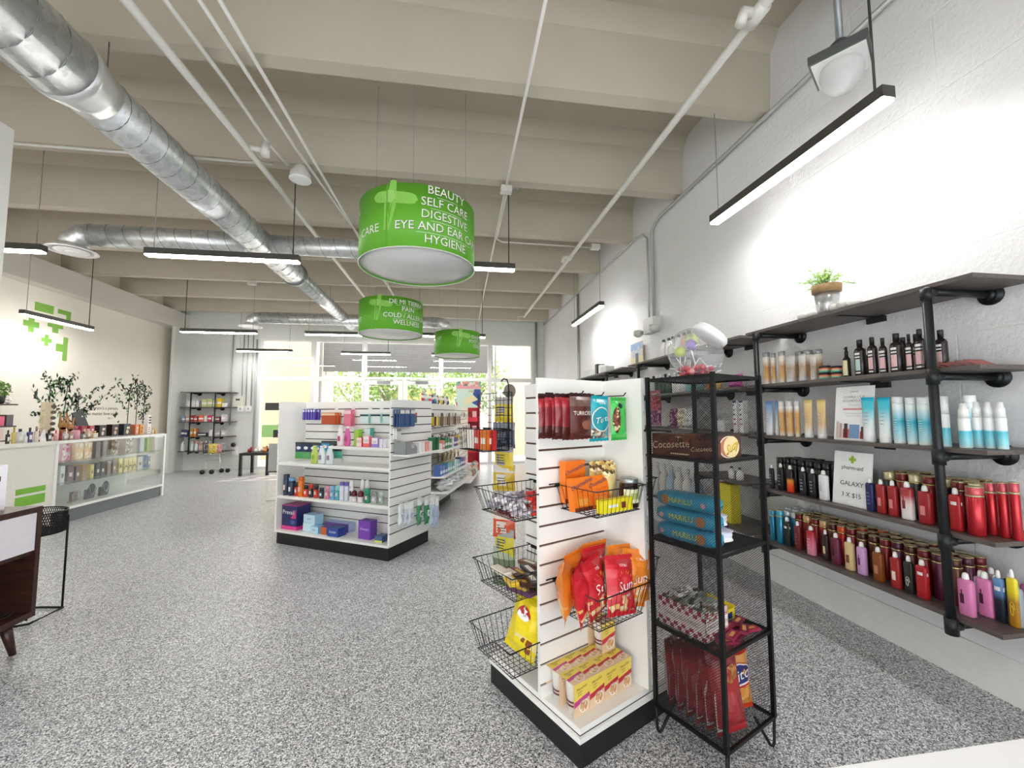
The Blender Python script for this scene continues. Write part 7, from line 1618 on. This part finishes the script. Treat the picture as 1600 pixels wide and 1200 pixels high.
for i, (y, c, nm) in enumerate(((7.13, 'e8d8d0', 'cream'), (7.18, 'e8a850', 'amber'))): perfume(nm + ' small bottle beside the orange box', -4.5, y, .035, .09, c, 'e0c080', 'cyl')
t = thing('striped_tube_stand', 'white upright tube with black stripes at the end of the case', 'tube', (-4.6, 7.2, ZC_), HP); b = MB(); b.box((-.035, 0, 0), (.035, .05, .29), M('f0ecec', .4)); b.build('tube_body', t); b = MB()
for z in (.16, .2, .24): b.box((-.02, -.001, z), (.036, 0, z + .022), BLACK)
for z in (.03, .06, .09): b.box((-.02, -.001, z), (.02, 0, z + .012), M('c87c5c', .5))
b.build('stripe_print', t)

# wall decals
def decal(name, label, cat, build, y, z):
    t = thing(name, label, cat, (XL + 0.001, y, z), HP); build(t); return t
DG = M('3a4a3c', .7); LGN = M('8cb878', .7); GREY_BR = M('4c4f4c', .7)
def tree_decal(idx, y0, H, lean, branches, tint):
    def f(t):
        rnd = random.Random(idx); b = MB()
        tr = [(0, 0), (lean * .3, H * .4), (lean, H * .8)]
        for a, c in zip(tr, tr[1:]): w0 = .022; b.poly([(a[0] - w0 / 2, -.001, a[1]), (a[0] + w0 / 2, -.001, a[1]), (c[0] + w0 / 2, -.001, c[1]), (c[0] - w0 / 2, -.001, c[1])], GREY_BR)
        brs = []
        for (h0, dx, dz) in branches:
            x0 = lean * h0; p0 = (x0, H * h0); p1 = (x0 + dx, H * h0 + dz); b.poly([(p0[0] - .006, -.0012, p0[1]), (p0[0] + .006, -.0012, p0[1]), (p1[0] + .003, -.0012, p1[1]), (p1[0] - .003, -.0012, p1[1])], GREY_BR); brs.append((p0, p1))
        brs.append((tr[1], tr[2])); b.build('trunk_print', t)
        b = MB()
        for p0, p1 in brs:
            n = 20
            for k in range(n):
                f_ = k / (n - 1); cx = p0[0] + (p1[0] - p0[0]) * f_ + rnd.uniform(-.07, .07); cz = p0[1] + (p1[1] - p0[1]) * f_ + rnd.uniform(-.05, .06); a = rnd.uniform(0, 3.14); s = rnd.uniform(.028, .045); c, d = math.cos(a) * s, math.sin(a) * s
                b.poly([(cx - c, -.0015, cz - d), (cx + d * .4, -.0015, cz - c * .4), (cx + c, -.0015, cz + d), (cx - d * .4, -.0015, cz + c * .4)], LGN if rnd.random() < tint else DG)
        b.build('leaf_print', t)
    return f
TD = [(7.42, .85, .0, [(.35, -.3, .35), (.5, .3, .4), (.75, -.1, .25), (.2, -.25, .12), (.75, .16, .22)], .2), (7.68, .9, .03, [(.3, .22, .3), (.2, -.22, .28), (.6, -.15, .3), (.8, .14, .2)], .25), (7.93, .8, .0, [(.1, .25, .35), (.3, -.12, .3), (.2, .75, .62), (.5, .4, .32), (.35, .45, .2), (.1, -.22, .15)], .15), (9.02, 1.0, .03, [(.3, -.35, .35), (.6, -.3, .3), (.7, .12, .3), (.55, .12, .15)], .35), (9.24, .98, .0, [(.5, .12, .35), (.7, -.1, .25)], .15), (9.44, .95, .0, [(.3, .15, .15), (.6, .17, .2), (.15, -.12, .15), (.75, -.1, .18)], .1)]
for i, (y, H, ln, br, tn) in enumerate(TD):
    decal('tree_wall_decal', 'leafy tree wall decal, %s from the left above the display case' % ORD[i], 'wall decal', tree_decal(i + 1, y, H, ln, br, tn), y, 1.0)
def quote(t):
    for s_, sz, dx, dz in (("A person's a person,", .08, 0, .1), ('no matter how small.', .08, 0, 0), ('- Dr. S.', .045, .15, -.08)):
        b = MB(); b.text(s_, sz, DARKTXT, lambda x, y: (x + dx, -.001, dz + y)); b.build('quote_line', t)
decal('quote_wall_decal', "black lettering decal about a person between the tree decals", 'wall decal', quote, 8.45, 1.27)
def bird(s):
    def f(t):
        b = MB(); b.poly([(-.05 * s, -.001, 0), (0, -.001, .02 * s), (.01 * s, -.001, .06 * s), (.03 * s, -.001, .02 * s), (.06 * s, -.001, .03 * s), (.02 * s, -.001, -.02 * s), (0, -.001, -.05 * s)], DG); b.build('bird_print', t)
    return f
for i, (y, z, s) in enumerate([(8.15, 1.55, .8), (8.4, 1.75, 1.0), (8.25, 1.72, .6), (8.5, 1.55, .6), (8.72, 1.25, 1.2), (8.8, 1.12, .6)]): decal('bird_wall_decal', 'small dark flying bird decal, %s from the left near the quote' % ORD[i], 'wall decal', bird(s), y, z)
LOGOG = M('7fb347', .6)
def pl(b, cx, cz, s, q_=.36):
    b.box((cx - s, -.001, cz - s * q_), (cx + s, 0, cz + s * q_), LOGOG); b.box((cx - s * q_, -.0012, cz - s), (cx + s * q_, 0, cz + s), LOGOG)
def logo(t):
    for nm, fn in (('logo_bar', lambda b: b.box((-.3, -.001, .20), (.0, 0, .33), LOGOG)), ('logo_corner', lambda b: (b.box((.07, -.001, .24), (.3, 0, .31), LOGOG), b.box((.22, -.001, .08), (.3, 0, .24), LOGOG))), ('logo_tee', lambda b: (b.box((-.08, -.001, .0), (.18, 0, .06), LOGOG), b.box((.0, -.001, -.08), (.1, 0, 0), LOGOG))), ('logo_cross', lambda b: pl(b, -.33, -.02, .12)), ('small_logo_cross', lambda b: pl(b, -.08, -.22, .085)), ('logo_edge', lambda b: (b.box((.2, -.001, -.5), (.28, 0, -.12), LOGOG), b.box((.08, -.001, -.36), (.2, 0, -.24), LOGOG)))):
        b = MB(); fn(b); b.build(nm, t)
decal('logo_wall_decal', 'green plus-shaped logo pieces on the left wall behind a pendant light', 'wall decal', logo, 7.38, 2.62)
# small dark shelves at picture edge on left wall
for i, (z, s) in enumerate(((1.40, 'upper'), (1.10, 'middle'), (.9, 'lower'))):
    t = thing('floating_shelf', '%s of the dark floating shelves at the left picture edge' % s, 'wall shelf', (XL, 6.4, z), 0); b = MB(); b.box((0.0, -.35, -.012), (.2, .33, .006), M('3a2c28', .5)); b.build('shelf_board', t)
t = thing('potted_plant', 'round green plant in a black pot on the upper floating shelf', 'plant', (XL + .1, 6.55, 1.406)); b = MB(); b.lathe([(.06, 0), (.08, .02), (.085, .1)], BLACK, 16); b.build('plant_pot', t)
rnd = random.Random(4); b = MB()
for i in range(420):
    p = Vector((rnd.gauss(0, 1), rnd.gauss(0, 1), rnd.gauss(0, 1))).normalized() * rnd.uniform(.07, .13) + Vector((0, 0, .19)); d = Vector((rnd.uniform(-1, 1), rnd.uniform(-1, 1), rnd.uniform(-1, 1))).normalized(); e = d.orthogonal().normalized(); s = .018; b.poly([p - d * s, p + e * s * .6, p + d * s, p - e * s * .6], M('5c8430', .5) if i % 2 else M('7ca048', .5))
b.build('leaves', t)
t = thing('white_flower', 'white flower ornament beside the plant on the floating shelf', 'ornament', (XL + .17, 6.62, 1.406)); b = MB()
for k in range(5): b.sphere((.0, .03 * math.cos(k * 1.26), .05 + .03 * math.sin(k * 1.26)), .022, WHITE, 8, 6)
b.build('petals', t); b = MB(); b.sphere((.018, 0, .05), .012, M('e8e0c0', .5), 8, 6); b.build('flower_centre', t)
for i, (y, w, h, c, nm) in enumerate([(6.2, .1, .2, 'e8a0b0', 'tall pink'), (6.36, .12, .12, 'd84c68', 'crimson'), (6.54, .12, .13, 'e0607c', 'rose'), (6.67, .09, .15, '5c5458', 'dark grey')]): cbox('gift_box', nm + ' box on the middle floating shelf', XL + .17, y, 1.106, w, h, .08, c, c)
cbox('gift_box', 'pale pink box on the lower floating shelf', XL + .17, 6.5, .906, .2, .16, .08, 'f0ccc8', 'f0d4d0')

# pipe shelf on the back wall
pipe_shelf('small pipe shelf with cartons and bottles on the back wall', [1.735, 1.40, 1.075, .75, .43], -5.88, -4.84, [-5.65, -5.16], [], wall=10.4, xf=lambda p: (p[1], p[0], p[2]), depth=.3, r=.013)
BW = [(1.418, [(-5.7, .07, .13, 'e8e8ec', 'white'), (-5.62, .07, .14, 'ecece8', 'second white'), (-5.54, .06, .14, 'dcdce0', 'grey white'), (-5.4, .1, .17, 'c8cc90', 'pale yellow'), (-5.29, .1, .18, 'bcc490', 'olive yellow'), (-5.19, .07, .16, 'd0cc9c', 'sand yellow'), (-5.1, .09, .19, 'e8c828', 'bright yellow'), (-5.0, .07, .09, 'ececec', 'small white')]),
      (1.093, [(-5.8, .06, .12, '7c9cc0', 'blue'), (-5.72, .07, .13, 'c89c8c', 'pinkish'), (-5.64, .07, .14, 'a83c44', 'dark red'), (-5.56, .06, .12, 'b85458', 'red'), (-5.45, .1, .14, 'e87058', 'orange red'), (-5.36, .06, .13, 'ece4e0', 'white'), (-5.28, .07, .14, 'd43c60', 'cerise'), (-5.2, .05, .12, 'e8e4e4', 'off-white'), (-5.12, .08, .11, '8c4c54', 'maroon'), (-5.0, .08, .16, 'dcd8dc', 'grey topped')]),
      (.768, [(-5.8, .06, .15, '2c3868', 'navy striped'), (-5.74, .05, .14, '38447c', 'indigo'), (-5.63, .05, .17, 'e0a850', 'amber'), (-5.56, .05, .18, 'd88c48', 'orange'), (-5.42, .16, .08, '44485c', 'long dark'), (-5.24, .06, .14, 'e4e4ec', 'white'), (-5.1, .08, .12, 'b8b4b4', 'grey'), (-4.99, .08, .12, 'c8c4c0', 'light grey')])]
for r_, (z, its) in enumerate(BW):
    for (x, w, h, c, nm) in its:
        t = thing('boxed_product', '%s carton on the %s shelf of the back wall unit' % (nm, ['upper', 'middle', 'third'][r_]), 'box', (x, 10.12, z + .0005), 0, 'cartons on the back wall shelf'); carton(t, w, h, .1, M(c, .4), M(c, .4), band=(.35, .6, M('f0ece8', .4)))
for i, (x, c, nm) in enumerate([(-5.8, 'e4e8e8', 'white'), (-5.62, 'd0dcd8', 'pale green'), (-5.53, 'd8e4e0', 'clear'), (-5.44, 'd8a8a4', 'pink'), (-5.34, '7c78b8', 'violet'), (-5.26, 'a8a4d0', 'lilac')]):
    t = thing('lotion_bottle', '%s bottle on the lowest shelf of the back wall unit' % nm, 'bottle', (x, 10.15, .4485), 0, 'bottles on the back wall shelf'); r = .036; b = MB(); b.lathe([(r * .9, 0), (r, .01), (r, .14), (r * .5, .18)], M(c, .3), 14); b.build('bottle_body', t); b = MB(); b.lathe([(r * .45, .18), (r * .45, .21)], M('ececec', .4), 10); b.build('bottle_cap', t)
# shopping cart toy
t = thing('toy_shopping_cart', 'miniature shopping cart filled with yellow packs by the back wall', 'shopping cart', (-5.0, 9.75, 0), 0)
b = MB()
for x in (-.14, .14):
    b.tube([(x, .0, .40), (x + .02, 0, .22), (x + .02, 0, .12), (x + .18, 0, .10)], .007, CHROME, 6)
b.tube([(-.13, 0, .28), (.17, 0, .28)], .005, CHROME, 6); b.build('cart_chassis', t)
b = MB()
for i in range(9): b.tube([(-.2 + i * .05, -.12, .62 - .0 * i), (-.17 + i * .042, -.1, .42)], .003, CHROME, 4); b.tube([(-.2 + i * .05, .12, .62), (-.17 + i * .042, .1, .42)], .003, CHROME, 4)
for z in (.42, .52, .62): b.tube([(-.2 + .1 * (.62 - z), -.12, z), (.22 - .1 * (.62 - z), -.12, z), (.22 - .1 * (.62 - z), .12, z), (-.2 + .1 * (.62 - z), .12, z)], .004, CHROME, 5, True)
b.tube([(-.2, -.12, .62), (-.28, -.12, .68), (-.28, .12, .68), (-.2, .12, .62)], .006, M('b02c34', .4), 6); b.build('cart_basket', t)
for x, y in ((-.13, -.09), (.05, -.09), (.15, .1), (.27, .1)):
    b = MB(); b.tube([(x, y - .015, .045), (x, y + .015, .045)], .045, BLACK, 16); b.tube([(x, y, .05), (x, y, .13)], .006, CHROME, 5); b.build('caster_wheel', t)
for i, (x, c, nm) in enumerate([(-.12, '3c4048', 'dark grey'), (-.02, 'e8cc38', 'yellow'), (.07, 'ecd450', 'pale yellow'), (.15, 'd88c8c', 'salmon')]):
    t = thing('snack_pack', '%s pack in the miniature shopping cart' % nm, 'pack', (-5.0 + x, 9.72, .43), 0, 'packs in the cart'); bag(t, .1, .2, .07, [(1, M(c, .35))], 190 + i)
# black side table with toys
t = thing('side_table', 'square black side table in front of the left storefront window', 'table', (-3.95, 9.5, 0), 0)
b = MB(); b.box((-.28, -.28, .41), (.28, .28, .46), M('1c1a1a', .5)); b.build('table_top', t)
for x in (-1, 1):
    for y in (-1, 1): b = MB(); b.box((x * .255 - .025, y * .255 - .025, 0), (x * .255 + .025, y * .255 + .025, .41), M('1c1a1a', .5)); b.build('leg', t)
for i, (x, y, c, nm) in enumerate([(-.16, -.1, 'a83838', 'dark red'), (-.08, 0, 'c85040', 'red'), (-.02, -.14, 'e8e0dc', 'white'), (.06, -.05, 'd8d0c8', 'cream'), (.14, -.12, 'e0903c', 'orange'), (.2, 0, 'd87838', 'dark orange'), (.1, .1, '5c4844', 'brown')]):
    t = thing('toy_figure', '%s little toy on the black side table' % nm, 'toy', (-3.95 + x, 9.5 + y, .4605), .4 * i, 'toys on the side table'); b = MB(); b.sphere((0, 0, .04), .04, M(c, .6), 10, 7, (1.2, .8, 1)); b.build('toy_torso', t); b = MB(); b.sphere((.03, 0, .09), .026, M(c, .6), 8, 6); b.build('toy_face', t)
# kiosk seen left of middle stand
t = thing('payment_kiosk', 'tall kiosk with black header partly hidden left of the middle stand', 'kiosk', (-2.5, 6.6, 0), 0)
b = MB(); b.box((-.2, 0, 1.31), (.25, .05, 1.42), M('2c2c2a', .4)); b.build('header_box', t)
b = MB(); b.box((.03, .02, 0), (.07, .05, 1.32), M('d8d8d4', .4)); b.box((-.1, -.1, 0), (.25, .2, .02), M('c0c0bc', .4)); b.build('kiosk_post', t)
b = MB(); b.box((.0, -.03, .91), (.05, .02, 1.2), BLACK); b.box((-.06, -.04, .91), (.03, .02, 1.02), BLACK); b.build('handset', t)
b = MB(); b.box((-.12, -.02, .42), (.22, .02, .82), M('a4a4a0', .5)); b.box((-.12, -.03, .4), (.22, .03, .42), M('4c4c4a', .5)); b.build('grey_rack', t)
t = thing('sale_post', 'white upright sign with letter S left of the middle stand', 'sign', (-1.78, 4.85, 0), R(-10)); b = MB(); b.box((-.04, 0, 0), (.04, .03, .6), M('f0f0ec', .4)); b.build('sign_board', t); b = MB(); b.text('S', .08, DARKTXT, lambda x, y: (x, -.002, .54 + y)); b.box((-.04, -.002, .1), (.04, -.001, .26), M('8c1c24', .4)); b.build('sign_lettering', t)
# floor decal arrows
b = MB()
for k in range(4):
    for j in range(3):
        x = -4.35 + .42 * k + .1 * j; y = 8.55 + .28 * j; w = .26
        b.poly([(x, y, .0015), (x + w, y, .0015), (x + w + .1, y + .17, .0015), (x + .1, y + .17, .0015)], M('ece4e6', .4))
o = b.build('floor_decal'); tag(o, 'pale paint-like floor decal pattern beyond the display case', 'floor decal')

# ================================================================ FOREGROUND LEFT CONSOLE AND WIRE TABLE
WAL = wood_mat('walnut', '2a1712', '4a2a20', (1, 6, 6), .35)
t = thing('console_table', 'dark walnut console with white drawer and tapered leg at the left', 'console table', (-2.22, 2.69, 0))
X0, X1, Y0, Y1 = -.38, 0, -1.1, 0
b = MB()
b.box((X0, Y0, .725), (X1, Y1, .751), WAL); b.box((X0, Y0, .165), (X1, Y1, .195), WAL); b.box((X0, Y1 - .025, .195), (X1, Y1, .725), WAL); b.box((X0, Y0, .195), (X1, Y0 + .025, .725), WAL); b.box((X0, Y0, .495), (X1 - .02, Y1, .515), WAL); b.box((X0, Y0, .195), (X0 + .01, Y1, .725), M('140c0a', .6)); b.build('body', t)
b = MB(); b.box((X1 - .03, Y0 + .03, .52), (X1 - .004, Y1 - .028, .72), M('edeaf2', .3)); b.build('drawer', t)
for (x, y) in ((X1 - .05, -.1), (X0 + .05, -.1), (X1 - .05, Y0 + .1), (X0 + .05, Y0 + .1)):
    b = MB(); dx = .02 if x > -.2 else -.02; dy = .03 if y > -.5 else -.03; b.tube([(x, y, .165), (x + dx, y + dy, 0)], [.026, .014], WAL, 12); b.build('leg', t)
b = MB()
for k in range(3): b.tube([(X1 - .06 - .03 * k, Y0 + .03, .2), (X1 - .06 - .03 * k, Y1 - .03, .2)], .003, CHROME, 5)
b.build('record_rails', t)
t = thing('counter_notice', 'white acrylic notice standing on the walnut console at the picture edge', 'sign', (-2.34, 2.62, .7515), R(42))
b = MB(); b.box((-.2, 0, 0), (.0, .004, .235), M('eceaf0', .2)); b.box((-.2, -.06, 0), (.0, .06, .004), glass('acrylic', (.97, .98, .98))); b.build('acrylic_holder', t)
b = MB(); b.text('pharm-aid', .04, DARKTXT, lambda x, y: (-.10 + x, -.002, .16 + y)); b.text('NEW', .05, DARKTXT, lambda x, y: (-.085 + x, -.002, .09 + y)); b.text('DEALS', .04, DARKTXT, lambda x, y: (-.085 + x, -.002, .04 + y)); b.build('notice_lettering', t)
t = thing('wire_side_table', 'black wire side table with mesh top behind the walnut console', 'side table', (-2.62, 3.12, 0), 0)
b = MB(); fp = [(.16, .045, .012), (.01, .07, .012), (-.2, .06, .012), (-.2, -.15, .012), (.10, -.19, .012), (.155, -.17, .012)]
b.tube(fp, .007, BLACK_MET, 6, True); b.build('floor_frame', t)
for p in ((.155, .045), (-.15, .0), (.1, -.12)):
    b = MB(); b.tube([(p[0], p[1], .012), (p[0], p[1], .6)], .006, BLACK_MET, 6); b.build('leg', t)
b = MB(); cx, cy, rx = -.025, -.0, .17
ring = lambda z, r: [(cx + r * math.cos(2 * math.pi * k / 24), cy + r * math.sin(2 * math.pi * k / 24), z) for k in range(24)]
for z in (.50, .63): b.tube(ring(z, rx), .004, BLACK_MET, 5, True)
for k in range(90):
    for s in (-1, 1):
        a0 = 2 * math.pi * k / 90; a1 = a0 + s * .25; b.tube([(cx + rx * math.cos(a0), cy + rx * math.sin(a0), .50), (cx + rx * math.cos(a1), cy + rx * math.sin(a1), .63)], .0022, BLACK_MET, 3, cap=False)
for k in range(-12, 13):
    w = math.sqrt(max(0, rx * rx - (k * .013) ** 2)); b.tube([(cx - w, cy + k * .013, .50), (cx + w, cy + k * .013, .50)], .002, BLACK_MET, 3, cap=False)
b.build('mesh_top', t)
# white table corner at bottom right
t = thing('white_table', 'edge of a white display table at the bottom right corner', 'table', (.2, .1, 0), 0)
b = MB(); b.box((.3, -.3, .47), (1.9, .72, .5), M('fafafa', .35, vary=.01)); b.box((.3, .640, .5), (1.9, .655, .5008), M('8c8e90', .5)); b.build('table_top', t)
for x in (.36, 1.84):
    for y in (-.24, .66): b = MB(); b.box((x - .03, y - .03, 0), (x + .03, y + .03, .47), WHITE); b.build('leg', t)
# ---- prints, labels and trims ride on the part that carries them (thing > part > sub-part)
def _bn(o): return o.name.split('.')[0]
CARRY = {'front_label': ('bottle_body', 'stick_body'), 'label_print': ('bottle_body', 'tube_body'), 'printed_label': ('bottle_body',), 'gold_rim': ('can_body',), 'top_rim': ('can_cap',), 'printed_front': ('box_body',),
         'bag_print': ('bag_body',), 'pouch_print': ('bag_body',), 'front_motif': ('box_body',), 'box_print': ('box_body',), 'carton_lettering': ('box_body',), 'pack_print': ('pack_body', 'pack_wrapper'), 'carton_print': ('carton_sleeve',),
         'wrapper_print': ('bar_wrapper',), 'packet_print': ('packet_body', 'packet_wrapper', 'box_body'), 'jar_label': ('jar_glass',), 'lid_lettering': ('jar_lid',), 'drum_lettering': ('drum_shade',), 'side_lettering': ('drum_shade',),
         'plaster_print': ('drum_shade',), 'seam_strip': ('drum_shade',), 'bottom_rim': ('drum_shade',), 'notice_lettering': ('acrylic_holder',), 'plus_logo': ('acrylic_holder',), 'stripe_print': ('tube_body',), 'sign_letter': ('post',),
         'sign_lettering': ('sign_board',), 'green_stripes': ('front_panel',), 'duct_seam': ('duct_pipe',), 'wide_section_seam': ('wide_duct_section',), 'middle_section_seam': ('middle_duct_section',), 'narrow_section_seam': ('narrow_duct_section',),
         'printed_marks': ('box_body',), 'logo_mark': ('board_panel',), 'tray_label': ('tray_body',), 'torn_flap': ('box_body',), 'clip': ('backing_card',), 'hair_clips': ('backing_card',), 'toggle': ('switch_plate',), 'grille_ring': ('speaker_can',)}
for _o in list(D.objects):
    _c = CARRY.get(_bn(_o))
    if _c and _o.parent is not None and _o.parent.type == 'EMPTY' and len(_o.parent.children) > 2:
        _m = [x for x in _o.parent.children if _bn(x) in _c]
        if _m: _o.parent = _m[0]
# ---- every label singles out one thing
_seen = {}
for _o in D.objects:
    if _o.parent is None and 'label' in _o:
        if _o['label'] in _seen: print('DUPLICATE LABEL', _o['label'])
        _seen[_o['label']] = 1
        if not (4 <= len(_o['label'].split()) <= 16): print('LABEL LENGTH', _o['label'])
print('THINGS', len(_seen))
